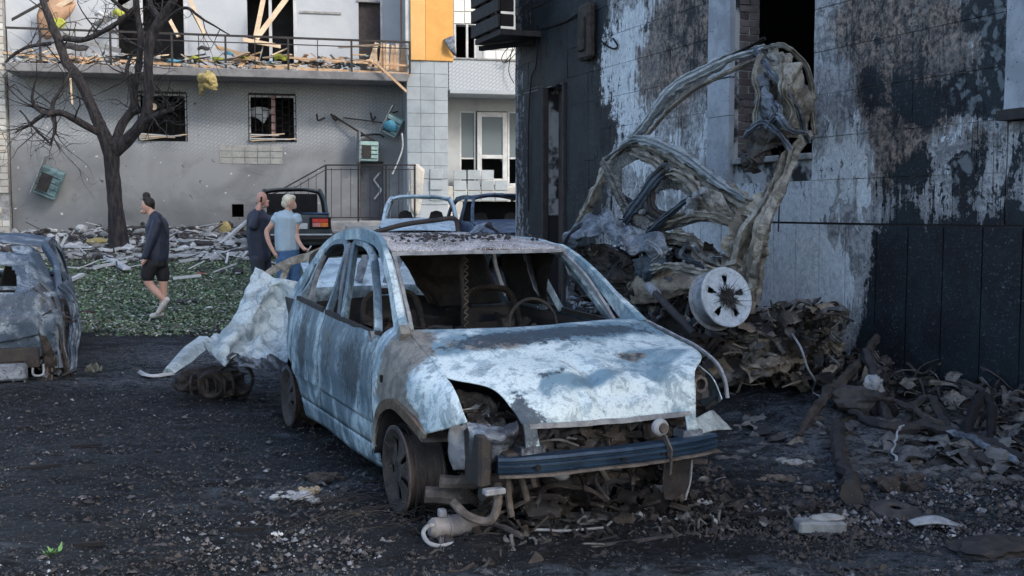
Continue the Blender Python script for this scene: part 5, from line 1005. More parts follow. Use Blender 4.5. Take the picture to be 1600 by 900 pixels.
# engine bay remains
def junk(nm, par, n, box_, mats, lmin=.05, lmax=.22, wmin=.01, wmax=.05, seed=1, fn=None):
    rg_ = random.Random(seed); ms = {k: MB() for k in mats}
    for i in range(n):
        c = np.array(fn(rg_)) if fn else np.array([rg_.uniform(box_[0], box_[3]), rg_.uniform(box_[1], box_[4]), rg_.uniform(box_[2], box_[5])]); L = rg_.uniform(lmin, lmax); d = np.array([rg_.gauss(0, 1), rg_.gauss(0, 1), rg_.gauss(0, .5)]); d /= np.linalg.norm(d); e = np.array([rg_.gauss(0, .3), rg_.gauss(0, .3), rg_.gauss(0, .25)]); w_ = rg_.uniform(wmin, wmax)
        k = rg_.choice(mats)
        if i % 3: V, Fq = sweep([c - d * L / 2, c + e * L * .5, c + d * L / 2], channel(w_, w_ * .5) if i % 2 else ring(5, w_ * .3), 9, rough=w_ * .4, rs=14, seed=i, twist=rg_.uniform(-1.5, 1.5))
        else:
            s_ = w_ * 1.3; V, Fq = patch([[(-s_, -s_, 0), (0, -s_, s_ * .4), (s_, -s_ * .7, 0)], [(-s_ * 1.2, s_, 0), (0, s_ * .9, s_ * .8), (s_, s_, s_ * .1)]], 7, 6, s_ * .5, 2 / s_, i); V = rot(V, (rg_.uniform(-1.2, 1.2), rg_.uniform(-1, 1), rg_.uniform(0, 6))) + c
        ms[k].add(V, Fq)
    for k in mats:
        if ms[k].n: o = ms[k].build(nm, M[k], par, smooth=True, zones=[]); o['kind'] = 'stuff'
junk('engine_bay_debris', car, 190, (-.40, -.72, .40, .44, -.30, .56), ['soot', 'soot_rust', 'darkdebris', 'greydark2'], seed=2)
junk('underbody_debris', car, 200, (-.62, -.72, .02, .60, -.2, .34), ['soot', 'soot_rust', 'darkdebris'], seed=3, lmax=.3)
junk('headlight_debris', car, 50, (-.74, -.5, .50, -.46, -.25, .62), ['soot', 'ashgrey', 'soot_rust'], seed=4, lmax=.14, wmax=.03)
junk('right_headlight_debris', car, 40, (.52, -.6, .45, .76, -.3, .78), ['soot', 'soot_rust', 'darkdebris'], seed=5)
junk('cabin_debris', car, 170, (-.6, .6, .35, .6, 2.2, .86), ['soot', 'soot_rust', 'darkdebris'], seed=6, lmax=.35)
eng = [((-.15, -.25, .40), (.32, .18, .16), 'soot'), ((.25, -.25, .38), (.22, .16, .16), 'soot'), ((-.3, -.62, .46), (.15, .05, .07), 'darkdebris'), ((-.05, -.62, .42), (.25, .06, .05), 'darkdebris'), ((.12, -.64, .46), (.12, .05, .06), 'soot_rust'), ((.35, -.66, .45), (.1, .06, .07), 'soot')]
for i, (c, r, mt) in enumerate(eng): V, Fq = blob(c, r, i + 3, .55, n=3); cp('engine_lump', V, Fq, mt, solid=0)
V, Fq = patch([[(-.74, -.16, .66), (-.6, -.2, .67), (-.42, -.3, .65)], [(-.74, -.34, .52), (-.58, -.42, .53), (-.42, -.55, .52)]], 24, 20, .03, 9, ridge=True); cp('headlight_panel', V, Fq, plain('pale_rust_plate', (0.26, 0.24, 0.22), (0.07, 0.06, 0.055), 11, .9, speck=((.03, .03, .03), .58)))
V, Fq = patch([[(.5, -.35, .8), (.6, -.45, .82), (.7, -.5, .8)], [(.5, -.6, .5), (.6, -.6, .5), (.7, -.5, .5)]], 14, 10, .03, 7); cp('headlight_panel', V, Fq, 'soot')
V, Fq = patch([[(-.70, -.64, .60), (-.58, -.70, .585), (-.485, -.76, .60)], [(-.70, -.68, .55), (-.60, -.78, .53), (-.50, -.80, .565)], [(-.66, -.62, .42), (-.60, -.70, .40), (-.52, -.72, .44)]], 26, 18, .045, 9, 4); cp('crumpled_bracket', V, Fq, 'greysheet')
V, Fq = patch([[(-.72, -.50, .56), (-.66, -.58, .56)], [(-.73, -.50, .42), (-.64, -.62, .44)], [(-.70, -.5, .34), (-.62, -.6, .36)]], 14, 14, .05, 11, 5); cp('melted_lamp', V, Fq, 'ashgrey')
for a, b, c2 in (((.52, -.74, .70), (.55, -.70, .66), .02), ((.53, -.70, .66), (.56, -.6, .5), .014)): V, Fq = tube([a, b], c2, 4); cp('lamp_bracket', V, Fq, 'browncast', solid=0)
V, Fq = lathe([(.03, -.03), (.045, -.03), (.045, .03), (.03, .03)], 8, 'y', (.575, -.70, .70)); cp('lamp_socket', V, Fq, 'browncast', solid=0)
V, Fq = patch([[(.52, -.74, .52), (.66, -.70, .55), (.78, -.6, .5)], [(.52, -.8, .46), (.66, -.76, .46), (.83, -.66, .43)]], 20, 8, .015, 7); cp('crumpled_bracket', V, Fq, 'palesheet')
for i, (x, y) in enumerate([(-.3, -.70), (-.1, -.68), (.05, -.66), (.18, -.7), (.33, -.66)]):
    V, Fq = tube([(x, y, .50), (x + .03, y - .03, .54), (x + .05, y, .49), (x + .1, y + .03, .46)], .012, 14, 6, rough=.02, rs=9, seed=i); cp('charred_hose', V, Fq, 'darkdebris', solid=0)
# hanging pipes and subframe beneath the beam
pipes = [([(-.50, -.68, .33), (-.50, -.70, .22), (-.49, -.71, .13)], .018), ([(-.43, -.66, .33), (-.42, -.70, .26), (-.40, -.70, .2)], .016), ([(-.36, -.66, .32), (-.35, -.68, .25)], .014), ([(-.56, -.70, .3), (-.58, -.74, .20), (-.62, -.72, .13), (-.70, -.66, .15), (-.74, -.58, .2)], .022), ([(-.74, -.40, .26), (-.6, -.45, .25), (-.4, -.5, .26)], .035), ([(-.78, -.3, .17), (-.6, -.36, .16), (-.3, -.4, .17), (.5, -.4, .18)], .045), ([(.05, -.6, .3), (.1, -.62, .2), (.08, -.6, .12)], .014), ([(.5, -.6, .3), (.52, -.62, .2), (.5, -.6, .1)], .014)]
for P, r in pipes: V, Fq = tube(P, r, 16, 8, rough=.008, rs=8); cp('pipe', V, Fq, 'browncast', solid=0)
V, Fq = lathe([(0, -.0), (.03, -.0), (.042, .012), (.035, .03), (0, .035)], 18, 'z', (-.22, -.70, .285)); cp('cap', V, Fq, 'ashgrey', solid=0)
for i in range(7):
    c = (random.uniform(-.5, .5), random.uniform(-.6, -.3), random.uniform(.1, .28)); V, Fq = blob(c, (random.uniform(.06, .16), .1, random.uniform(.04, .1)), i + 20, .6, n=2); cp('charred_lump', V, Fq, random.choice(['soot', 'darkdebris', 'soot_rust']), solid=0)
V, Fq = patch([[(.36, -.72, .31), (.55, -.68, .31)], [(.34, -.74, .2), (.53, -.70, .2)], [(.36, -.74, .12), (.5, -.7, .10)]], 20, 20, .04, 9); cp('splash_plate', V, Fq, 'soot')
rail('plate_edge', [(.55, -.69, .31), (.53, -.71, .2), (.5, -.71, .10)], .014, .012, 'ashgrey', .002, both=False)
# wheels: bare steel rims on which the tyres burnt away
def rim(name, par, c, r, w, steer, mats=('browncast', 'soot'), side=-1, camber=0.0, holes=5, face='disc', tyre=False):
    hub = bpy.data.objects.new(name, None); COL.objects.link(hub); hub.parent = par; hub.location = c; hub.rotation_euler = (0, camber, steer)
    s = side
    pr = [(r, s * w * .5), (r * 1.0, s * w * .46), (r * .90, s * w * .43), (r * .86, s * w * .3), (r * .76, s * w * .12), (r * .76, -s * w * .1), (r * .88, -s * w * .36), (r * .90, -s * w * .44), (r * 1.0, -s * w * .47), (r, -s * w * .5), (r * .97, -s * w * .5), (r * .86, -s * w * .44)]
    V, Fq = lathe(pr, 40, 'x'); o = cp('rim_barrel', V, Fq, mats[0], hub, solid=.006)
    pr = [(r * .99, s * w * .49), (r * .93, s * w * .50), (r * .85, s * w * .44), (r * .7, s * w * .30), (r * .45, s * w * .34), (r * .25, s * w * .42), (r * .12, s * w * .36), (0, s * w * .36)]
    V, Fq = lathe(pr, 60, 'x', hole=lambda a, j: j in (3, 4) and (a * holes % 1) > .72 if face == 'spoke' else (j == 4 and (a * holes % 1) > .6)); cp('rim_face', V, Fq, mats[1], hub, solid=.006)
    V, Fq = lathe([(.0, -s * .02), (r * .62, -s * .02), (r * .62, s * .005), (.0, s * .005)], 30, 'x'); cp('brake_disc', V, Fq, 'soot_rust', hub, solid=0)
    if tyre:
        V, Fq = lathe([(r * .97, s * w * .52), (r * 1.22, s * w * .56), (r * 1.36, s * w * .4), (r * 1.38, 0), (r * 1.36, -s * w * .4), (r * 1.22, -s * w * .56), (r * .97, -s * w * .52)], 36, 'x'); cp('tyre', V, Fq, 'black', hub, solid=.01)
    return hub
ru = plain('rust_dark_rim', (0.13, 0.105, 0.095), (0.05, 0.045, 0.045), 6, .7, speck=((.3, .28, .27), .66)); M['rim'] = ru
rim('wheel', car, (-.74, .0, .23), .235, .19, math.radians(-1), ('rim', 'soot_rust'), face='spoke')
rim('wheel', car, (.74, .0, .20), .22, .19, math.radians(-14), ('rim', 'soot'), 1)
rim('wheel', car, (-.75, 2.47, .22), .225, .18, 0, ('soot_rust', 'soot')); rim('wheel', car, (.75, 2.47, .22), .225, .18, 0, ('soot_rust', 'soot'), 1)
# steel cord of the burnt tyres
m = MB()
for i in range(150):
    a0 = random.uniform(0, 6.28); L = random.uniform(.6, 1.8); r = random.uniform(.20, .27); y = random.uniform(-.08, .1)
    P = [(-.74 + y + .02 * random.random(), r * math.cos(a0 + t * L), max(.012, .215 + r * math.sin(a0 + t * L))) for t in np.linspace(0, 1, 6)]; m.add(*tube(P, .0016, 12, 3))
for i in range(60):
    x = random.uniform(-1.05, -.45); y = random.uniform(-.35, .35); a = random.uniform(-.5, .5); L = random.uniform(.15, .45); z = random.uniform(.012, .05)
    m.add(*tube([(x, y, z), (x - L * .5, y + a * L, z + random.uniform(0, .05)), (x - L, y + a * L * 1.6, .012)], .0018, 8, 3))
o = m.build('tyre_wire', M['soot'], car, smooth=True); o['kind'] = 'stuff'

# ================================================================ generic burnt cars
def simple_car(label, O, deg, Wd=1.62, Ln=4.1, belt=.88, roof=1.36, hoodl=1.15, ws=1.75, rf=(1.85, 3.0), rw=3.5, mats=('bluecar', 'bluecar', 'roof'), name='burnt_car', grd=None, seed=0, hatch=False, wheelbase=(.75, 3.2), hoodz=.80, bootz=.86, sag=0.0, zones=[], rimr=.2):
    fr = Frame(O, deg); c = thing(name, label, 'car', O, fr.a); h = Wd / 2; mb, mh, mr = mats
    ZZ = zones
    def add(nm, V, Fq, mat, solid=.008, smooth=True): return ob(nm, V, Fq, M[mat] if isinstance(mat, str) else mat, c, smooth, zones=ZZ, solid=solid)
    nose = lambda y: np.interp(y, [0, .25, hoodl, hoodl + .15, rw, Ln - .1, Ln], [hoodz - .12, hoodz - .03, belt - .02, belt, belt, bootz, bootz - .05])
    low = lambda y: max([.2] + [.2 + math.sqrt(max(0, .34 ** 2 - (y - w) ** 2)) for w in wheelbase if abs(y - w) < .34])
    wf = lambda z, y: h * np.interp(z, [.15, .4, .6, belt], [.95, 1, 1, .93]) * np.interp(y, [0, .3, Ln - .3, Ln], [.88, 1, 1, .9])
    for sg in (-1, 1):
        for nm, a, b in (('front_fender', 0.02, hoodl + .1), ('front_door', hoodl + .12, hoodl + 1.15), ('rear_door', hoodl + 1.17, min(hoodl + 1.95, rw)), ('rear_fender', min(hoodl + 1.97, rw + .02), Ln)):
            n = 18; nv = 9; V = []
            for j in range(nv):
                for i in range(n): y = a + (b - a) * i / (n - 1); zb = low(y); z = zb + (nose(y) - zb) * j / (nv - 1); V.append((sg * wf(z, y), y, z))
            V = np.array(V); V[:, 0] += .02 * vnoise(V, 3, seed + int(a * 10), 3); Fq = [(j * n + i, j * n + i + 1, (j + 1) * n + i + 1, (j + 1) * n + i) for j in range(nv - 1) for i in range(n - 1)]; add(nm, V, Fq, mb)
    hw = h * .93
    V, Fq = patch([[(-hw * .9, .02, hoodz - .10), (0, -.05, hoodz - .08), (hw * .9, .02, hoodz - .10)], [(-hw, .3, hoodz), (0, .25, hoodz + .02), (hw, .3, hoodz)], [(-hw, hoodl, belt), (0, hoodl - .05, belt + .03), (hw, hoodl, belt)]], 22, 16, .012, 4, seed); add('bonnet', V, Fq, mh)
    V, Fq = patch([[(-hw * .9, .02, hoodz - .12), (0, -.06, hoodz - .12), (hw * .9, .02, hoodz - .12)], [(-hw * .95, -.02, .5), (0, -.10, .5), (hw * .95, -.02, .5)], [(-hw * .92, .05, .25), (0, -.03, .25), (hw * .92, .05, .25)]], 30, 14, .015, 5, seed + 1, hole=lambda u, v: (.25 < u < .75 and .12 < v < .42) or ((u < .2 or u > .8) and .1 < v < .38)); add('front_panel', V, Fq, mh)
    V, Fq = bbox(-hw * .93, -.16, .36, hw * .93, -.08, .47, .015); add('bumper_beam', V, Fq, 'soot', 0, False)
    e = Ln
    V, Fq = patch([[(-hw * .95, e, bootz - .03), (0, e + .06, bootz - .02), (hw * .95, e, bootz - .03)], [(-hw, e + .03, .55), (0, e + .09, .55), (hw, e + .03, .55)], [(-hw * .93, e - .02, .26), (0, e + .05, .26), (hw * .93, e - .02, .26)]], 30, 14, .015, 5, seed + 2); add('rear_panel', V, Fq, mb)
    if not hatch:
        V, Fq = patch([[(-hw * .92, rw, belt), (0, rw - .03, belt + .02), (hw * .92, rw, belt)], [(-hw * .95, e, bootz), (0, e + .05, bootz + .01), (hw * .95, e, bootz)]], 16, 12, .012, 4, seed + 3); add('boot_lid', V, Fq, mh)
    rx = h * .74; r0, r1 = rf; zr = roof
    rz = lambda x, y: zr - sag * math.exp(-(x / (rx * .7)) ** 2 - ((y - (r0 + r1) / 2) / .6) ** 2)
    V, Fq = patch([[(x * rx, r0 + (r1 - r0) * t - (.04 if x == 0 and t == 0 else 0), rz(x * rx, r0 + (r1 - r0) * t) + .06 * (1 - x * x) - (.035 if t in (0, 1) else 0)) for x in (-1, -.5, 0, .5, 1)] for t in (0, .33, .66, 1)], 26, 22, .012, 5, seed + 4); add('roof', V, Fq, mr, .015)
    def rl(nm, P, w=.085, hh=.06, mat=None, sides=(-1, 1)):
        pf = [(-w / 2, -hh / 2), (-w / 2, hh / 3), (-w / 4, hh / 2), (w / 4, hh / 2), (w / 2, hh / 3), (w / 2, -hh / 2)]
        for sg in sides: V, Fq = sweep([(sg * a, b, z) for a, b, z in P], pf, 14, up=(1, 0, 0), rough=.006, rs=7, seed=seed); add(nm, V, Fq, mat or mb, 0)
    V, Fq = box(-hw * .86, hoodl + .4, .26, hw * .86, rw - .1, belt - .12); add('dark_cabin_block', V, Fq, 'black', 0, False)  # black box added as cabin shade, so the windows look dark
    rl('front_pillar', [(hw * .97, hoodl + .02, belt - .02), (hw * .9, (hoodl + r0) / 2, (belt + zr) / 2 + .05), (rx, r0, zr - .02)])
    rl('roof_rail', [(rx, r0, zr - .02), (rx + .01, (r0 + r1) / 2, zr + .0), (rx, r1, zr - .03)])
    rl('middle_pillar', [(hw, hoodl + 1.15, belt - .02), (hw * .9, hoodl + 1.18, (belt + zr) / 2), (rx + .01, hoodl + 1.22, zr - .02)])
    rl('rear_pillar', [(rx, r1, zr - .03), (hw * .92, (r1 + rw) / 2 + .02, (belt + zr) / 2), (hw * .96, rw + .03, belt - .02)], .09)
    rl('roof_header', [(0, r0 - .02, zr + .03), (rx * .6, r0 - .01, zr + .02), (rx, r0, zr - .03)], .05, .09); rl('window_base', [(0, hoodl, belt + .02), (hw * .9, hoodl + .03, belt)], .05, .04); rl('rear_window_base', [(0, rw, belt + .02), (hw * .9, rw, belt)], .05, .04)
    V, Fq = patch([[(-hw * .9, .5, .25), (hw * .9, .5, .25)], [(-hw * .9, Ln - .2, .25), (hw * .9, Ln - .2, .25)]], 6, 10, .02); add('floor', V, Fq, 'soot')
    for sx in (-.33, .33):
        V, Fq = patch([[(sx - .2, hoodl + 1.1, .4), (sx, hoodl + 1.08, .4), (sx + .2, hoodl + 1.1, .4)], [(sx - .19, hoodl + 1.18, .8), (sx, hoodl + 1.16, .8), (sx + .19, hoodl + 1.18, .8)], [(sx - .12, hoodl + 1.24, 1.06), (sx, hoodl + 1.24, 1.1), (sx + .12, hoodl + 1.24, 1.06)]], 12, 14, .03, 6); add('seat_back', V, Fq, 'soot', .03)
    V, Fq = blob((0, hoodl + .35, .66), (hw * .8, .14, .12), seed, .4, n=2); add('dashboard_remains', V, Fq, 'soot', 0)
    for w in wheelbase:
        for sg in (-1, 1):
            V, Fq = lathe([(0, sg * .02), (rimr * .5, sg * .03), (rimr * .85, sg * .0), (rimr, sg * .05), (rimr * 1.0, sg * .06), (rimr * .8, -sg * .05), (rimr, -sg * .12)], 22, 'x', (sg * (h - .08), w, rimr)); add('wheel', V, Fq, 'soot_rust', .008)
    return c, fr, add
# Lada-like saloon seen from behind, rear lamp unburnt
ql = at(455, 385, 22.0); zl = gz(ql[0], ql[1]) + .02
M['darkpaint'] = plain('dark_green_black_paint', (0.03, 0.04, 0.045), (0.05, 0.065, 0.07), 4, .5, speck=((.25, .27, .28), .67))
c1, f1, a1 = simple_car('dark boxy saloon seen from behind with one red tail lamp left', (ql[0] - .78, ql[1] + 3.85, zl), 192, 1.62, 4.0, .90, 1.42, 1.2, 1.8, (1.75, 2.85), 3.35, ('darkpaint', 'darkpaint', 'darkpaint'), seed=3, bootz=.92)
V, Fq = box(-.54, 1.85, .80, .54, 2.95, 1.34); ob('dark_cabin_block', V, Fq, M['black'], c1, False)  # black block added up to the roof to make the rear window dark
RD = plain('red_lamp_glass', (0.62, 0.03, 0.02), (0.45, 0.02, 0.015), 20, .25, bump=.1); AM = plain('amber_lamp_glass', (0.80, 0.22, 0.03), (0.6, 0.16, 0.02), 20, .25, bump=.1)
for sx in (-1,):
    tlm = ob('tail_lamp', *bbox(sx * .74 - .04, 4.06, .60, sx * .36 + .02, 4.10, .84, .01), M['black'], c1, False)
    ob('lamp_glass', *bbox(sx * .72, 4.10, .73, sx * .40, 4.12, .81, .006), RD, tlm, False); ob('lamp_glass', *bbox(sx * .72, 4.10, .64, sx * .57, 4.12, .725, .006), AM, tlm, False); ob('lamp_glass', *bbox(sx * .565, 4.10, .64, sx * .40, 4.12, .725, .006), plain('pale_red_glass', (0.65, 0.25, 0.22)), tlm, False)
ob('bumper', *bbox(-.80, 4.10, .36, .80, 4.20, .50, .03), M['soot'], c1, False); ob('bumper_trim', *bbox(-.80, 4.20, .47, .80, 4.215, .50, .004), M['whiteplastic'], c1, False)
ob('number_plate', *bbox(-.30, 4.08, .60, .26, 4.11, .72, .004), M['whiteplastic'], c1, False)
V, Fq = bbox(-.76, 3.55, .905, -.2, 4.02, .935, .01); ob('blue_boot_edge', V, Fq, plain('blue_boot_paint', (0.06, 0.14, 0.30), (0.03, 0.07, 0.16), 3, .4), c1, False)
# pale burnt saloon, nose towards us
q = at(655, 366, 20.5); z = gz(q[0], q[1])
c2, f2, a2 = simple_car('white blue burnt saloon facing us behind the foreground car roof', (q[0], q[1], z + .02), 4, 1.66, 4.1, .90, 1.36, 1.1, 1.7, (1.75, 2.9), 3.4, ('whitecar', 'whitecar', 'whitecar'), seed=8, hoodz=.80)
q = at(802, 366, 20.3); z = gz(q[0], q[1])
c3, f3, a3 = simple_car('navy burnt hatchback half hidden behind the dark building corner', (q[0] + .15, q[1], z), 14, 1.66, 3.9, .92, 1.42, .95, 1.5, (1.45, 3.2), 3.7, ('navycar', 'navycar', 'navycar'), seed=12, hatch=True, wheelbase=(.75, 3.1)); V, Fq = box(-.50, 2.3, .80, .50, 3.2, 1.33); ob('dark_cabin_block', V, Fq, M['black'], c3, False)  # ends with a black block added to darken its windows
# hatchback at the left edge, seen from behind
lf = Frame((0, 0, 0), 21.7)
cor = ground_at(112, 592)           # right rear corner at ground
d21 = math.radians(21.7); Oq = np.array([cor[0], cor[1], 0]) - lf.x * .86 + lf.y * 4.0
M['leftcar'] = burnt_paint('burnt_steel_blue', (0.30, 0.37, 0.44), (0.055, 0.085, 0.13), (0.012, 0.014, 0.02), (0.10, 0.08, 0.07), 22.0, (0.06, 0.02, -0.05), 1.6)
c4, f4, a4 = simple_car('blue grey burnt hatchback cut by the left edge of the view', (Oq[0], Oq[1], -.04), 201.7, 1.72, 4.0, .88, 1.30, .95, 1.55, (1.6, 3.25), 3.72, ('leftcar', 'leftcar', 'leftcar'), seed=15, hatch=True, wheelbase=(.8, 3.25), bootz=.90, rimr=.2)
def l4(px, py, y=4.05):           # pixel on the rear face plane, local coords
    n = f4.y; p = f4.hit(px, py, n, y); return (float(p @ f4.x), y, float(p[2]) + .04)
V, Fq = box(-.72, .6, .25, .72, 3.7, .84); a4('dark_cabin_block', V, Fq, 'black', 0, False)  # extra black block standing in for the shade inside
V, Fq = patch([[l4(16, 389, 3.2), l4(46, 391, 3.25), l4(62, 398, 3.2)], [l4(27, 415, 3.5), l4(52, 424, 3.5), l4(76, 432, 3.4)], [l4(30, 445, 3.7), l4(54, 455, 3.75), l4(88, 462, 3.6)], [l4(20, 470, 3.9), l4(58, 482, 3.95), l4(96, 490, 3.8)]], 24, 28, .02, 5, 8); a4('quarter_pillar', V, Fq, 'leftcar')
# tailgate with window hole, lower valance remains, loops
gt = [[l4(-60, 402, 3.45), l4(0, 400, 3.45), l4(45, 405, 3.45)], [l4(-60, 470, 3.9), l4(0, 468, 3.9), l4(50, 470, 3.85)], [l4(-60, 500, 4.1), l4(0, 500, 4.1), l4(60, 495, 4.05)], [l4(-60, 545, 4.1), l4(0, 542, 4.1), l4(62, 530, 4.05)]]
V, Fq = patch(gt, 40, 40, .012, 5, 4, hole=lambda u, v: ((u - .42) / .36) ** 4 + ((v - .27) / .17) ** 4 < 1); a4('tailgate', V, Fq, 'leftcar')
for y0, y1, mt in ((556, 572, 'soot'), (574, 580, 'soot_rust')):
    a = l4(-80, y0, 4.12); b = l4(62, y1 - 6, 4.12); V, Fq = bbox(min(a[0], b[0]), 4.05, min(a[2], b[2]) - .04, max(a[0], b[0]), 4.13, max(a[2], b[2]), .01); a4('rear_valance', V, Fq, mt, 0, False)
a = l4(-80, 580, 4.15); b = l4(44, 600, 4.15); V, Fq = bbox(min(a[0], b[0]), 4.10, b[2], max(a[0], b[0]), 4.19, a[2], .02); a4('bumper_beam', V, Fq, 'greysheet', 0, False)
for px, py in ((60, 592), (30, 612)):
    c = l4(px, py, 4.14); V, Fq = tube([(c[0] - .045, 4.1, c[2] + .09), (c[0] - .04, 4.14, c[2]), (c[0] + .04, 4.14, c[2]), (c[0] + .045, 4.1, c[2] + .09)], .011, 16, 6); a4('tow_loop', V, Fq, 'ashgrey', 0)
cols = [([(66, 470), (72, 520), (76, 575), (76, 606)], .06, 'browncast'), ([(84, 470), (96, 520), (104, 560), (108, 600)], .05, 'soot_rust'), ([(58, 452), (80, 480), (92, 520), (98, 580)], .08, 'greysheet'), ([(95, 450), (112, 480), (118, 530), (112, 590)], .06, 'leftcar')]
for P, w, mt in cols: V, Fq = sweep([l4(a, b, 3.98) for a, b in P], channel(w * 1.6, .05), 24, up=(0, 1, 0), rough=.03, rs=6); a4('torn_fender_strip', V, Fq, mt, 0)
V, Fq = patch([[l4(56, 470, 4.0), l4(80, 472, 3.9), l4(104, 455, 3.6)], [l4(62, 530, 4.05), l4(84, 530, 3.98), l4(112, 500, 3.7)], [l4(70, 585, 4.0), l4(88, 590, 3.95), l4(110, 560, 3.7)]], 30, 36, .09, 5, 3); a4('crumpled_quarter', V, Fq, 'soot_rust')
junk('torn_corner_scraps', c4, 70, None, ['soot', 'soot_rust', 'greysheet'], .06, .28, .012, .05, 31, lambda r_: l4(r_.uniform(48, 110), r_.uniform(470, 590), 3.9 + r_.uniform(-.1, .15)))

# ================================================================ crushed wreck behind the foreground car with its peeled white bonnet
hw_ = thing('crushed_wreck', 'crushed pale wreck directly behind the foreground hatchback', 'car', at(560, 470, 9.8) * [1, 1, 0])
HO = np.array(hw_.location)
def hp(px, py, d): return at(px, py, d) - HO
def addh(nm, V, Fq, mat, solid=.008, smooth=True): return ob(nm, V, Fq, M[mat], hw_, smooth, zones=[], solid=solid)
V, Fq = patch([[hp(470, 410, 10.6), hp(580, 402, 10.9), hp(660, 408, 11.2)], [hp(480, 440, 10.0), hp(590, 430, 10.1), hp(675, 440, 10.3)], [hp(500, 470, 9.6), hp(600, 458, 9.7), hp(695, 463, 9.8)]], 40, 24, .05, 3, 6); addh('bonnet', V, Fq, 'whitecar')
V, Fq = patch([[hp(500, 470, 9.6), hp(600, 458, 9.7), hp(720, 463, 9.8)], [hp(500, 560, 9.5), hp(600, 560, 9.6), hp(720, 560, 9.7)]], 30, 16, .06, 4, 7); addh('front_panel', V, Fq, 'soot')
for P, w in (([(402, 440), (440, 415), (480, 400), (522, 384), (560, 378)], .07), ([(440, 445), (447, 420), (455, 408)], .06), ([(455, 452), (500, 440), (560, 430)], .05), ([(560, 378), (640, 370), (720, 380)], .06)):
    V, Fq = sweep([hp(a, b, 10.2) for a, b in P], channel(w, .05), 26, up=(0, 1, 0), rough=.015, rs=7); addh('roof_frame', V, Fq, 'tan', 0)
for P, w in (([(560, 440), (572, 400), (580, 380)], .08), ([(600, 460), (615, 420), (640, 372)], .10)):
    V, Fq = sweep([hp(a, b, 9.9) for a, b in P], channel(w, .05), 16, up=(0, 1, 0), rough=.02, rs=7); addh('pillar', V, Fq, 'greysheet', 0)
for i in range(9):
    V, Fq = blob(hp(random.uniform(470, 700), random.uniform(500, 560), 9.9), (random.uniform(.1, .3), .3, .15), i, .5, n=2); addh('charred_lump', V, Fq, random.choice(['soot', 'darkdebris']), 0)
# the white crumpled sheet peeled off to the left
sh = thing('crumpled_sheet', 'large crumpled white metal sheet leaning left of the foreground car', 'metal sheet', at(400, 560, 8.6) * [1, 1, 0]); SO = np.array(sh.location)
sp = lambda px, py, d: at(px, py, d) - SO
rows = [[sp(395, 414, 9.2), sp(425, 425, 9.1), sp(452, 440, 9.0), sp(482, 455, 8.9)], [sp(378, 455, 9.1), sp(410, 458, 8.9), sp(438, 468, 9.05), sp(470, 480, 8.8)], [sp(350, 500, 9.0), sp(388, 498, 8.7), sp(425, 505, 8.9), sp(462, 515, 8.6)], [sp(318, 530, 8.8), sp(362, 528, 8.5), sp(405, 535, 8.75), sp(455, 545, 8.4)], [sp(314, 532, 8.7), sp(345, 562, 8.3), sp(395, 548, 8.4), sp(452, 560, 8.3)]]
def fold(V): return .07 * (1 - np.abs(vnoise(V * [1.6, 1, .9], 2.6, 5, 3)) * 3) + .035 * np.abs(vnoise(V, 8, 6, 3))
V, Fq = patch(rows, 90, 90, extra=fold); ob('sheet', V, Fq, M['palesheet'], sh, zones=[((0, 0, .9), (.6, .6, .3), (-.3, -.4, .4)), ((-.3, 0, .35), (.2, .3, .12), (.5, 0, -.6))], solid=.006)
V, Fq = sweep([sp(318, 530, 8.75), sp(300, 545, 8.55), sp(282, 562, 8.35), sp(263, 580, 8.15)], [(-.10, -.02), (-.04, .03), (.04, .03), (.09, -.03), (.0, -.01)], 30, up=(0, 0, 1), rough=.01, scale=[.9, 1, .9, .55]); ob('folded_strip', V, Fq, M['palesheet'], sh, zones=[], solid=.004)
rows = [[sp(352, 560, 8.25), sp(400, 555, 8.2), sp(455, 560, 8.1)], [sp(345, 575, 8.3), sp(400, 572, 8.15), sp(450, 572, 8.05)]]
V, Fq = patch(rows, 60, 24, .11, 7, 3, ridge=True); ob('torn_edge', V, Fq, M['greysheet'], sh, zones=[], solid=.006)
sc2 = sp(222, 586, 8.0); V, Fq = sweep([ground_at(a, b) - SO + (0, 0, .02) for a, b in ((219, 585), (228, 590), (246, 591), (272, 588))], [(-.03, 0), (0, .02), (.03, 0)], 20, closed=False, rough=.012, rs=12); o = ob('white_strip', V + SO, Fq, M['whiteplastic'], solid=.01); tag(o, 'small curled white strip on the ground at the foot of the crumpled sheet', 'debris')
# burnt engine piece with fly-wheel lying on the ground left of the car
eg = thing('burnt_engine_part', 'dark burnt engine block with a round pulley on the ground under the crumpled sheet', 'engine part', ground_at(335, 622)); EO = np.array(eg.location); ee = lambda px, py, d: at(px, py, d) - EO
de = EO[1]
for V_, mt, nm in ((lathe([(.05, .0), (.10, -.02), (.115, .0), (.125, .03), (.10, .06)], 30, 'y', ee(330, 602, de - .1)), 'soot_rust', 'pulley'), (lathe([(0, .02), (.06, .01), (.07, .05)], 24, 'y', ee(330, 602, de - .1)), 'black', 'pulley_hub')): ob(nm, np.asarray(V_[0]), V_[1], M[mt], eg, solid=.008, zones=[])
V, Fq = sweep([ee(368 + 27 * math.cos(t), 592 + 25 * math.sin(t), de + .05 * math.sin(t)) for t in np.linspace(0, 6.2, 16)], ring(8, .016), 60, rough=.006); ob('ring_gear', V, Fq, M['soot'], eg)
for px, py, rx, ry, i in ((300, 600, .14, .09, 1), (330, 585, .22, .07, 2), (352, 600, .14, .09, 3), (290, 596, .08, .08, 4), (365, 610, .14, .05, 5)): V, Fq = blob(ee(px, py, de + .05), (rx, .13, ry), i, .55, n=3); ob('block_lump', V, Fq, M['soot' if i % 2 else 'soot_rust'], eg, smooth=False)
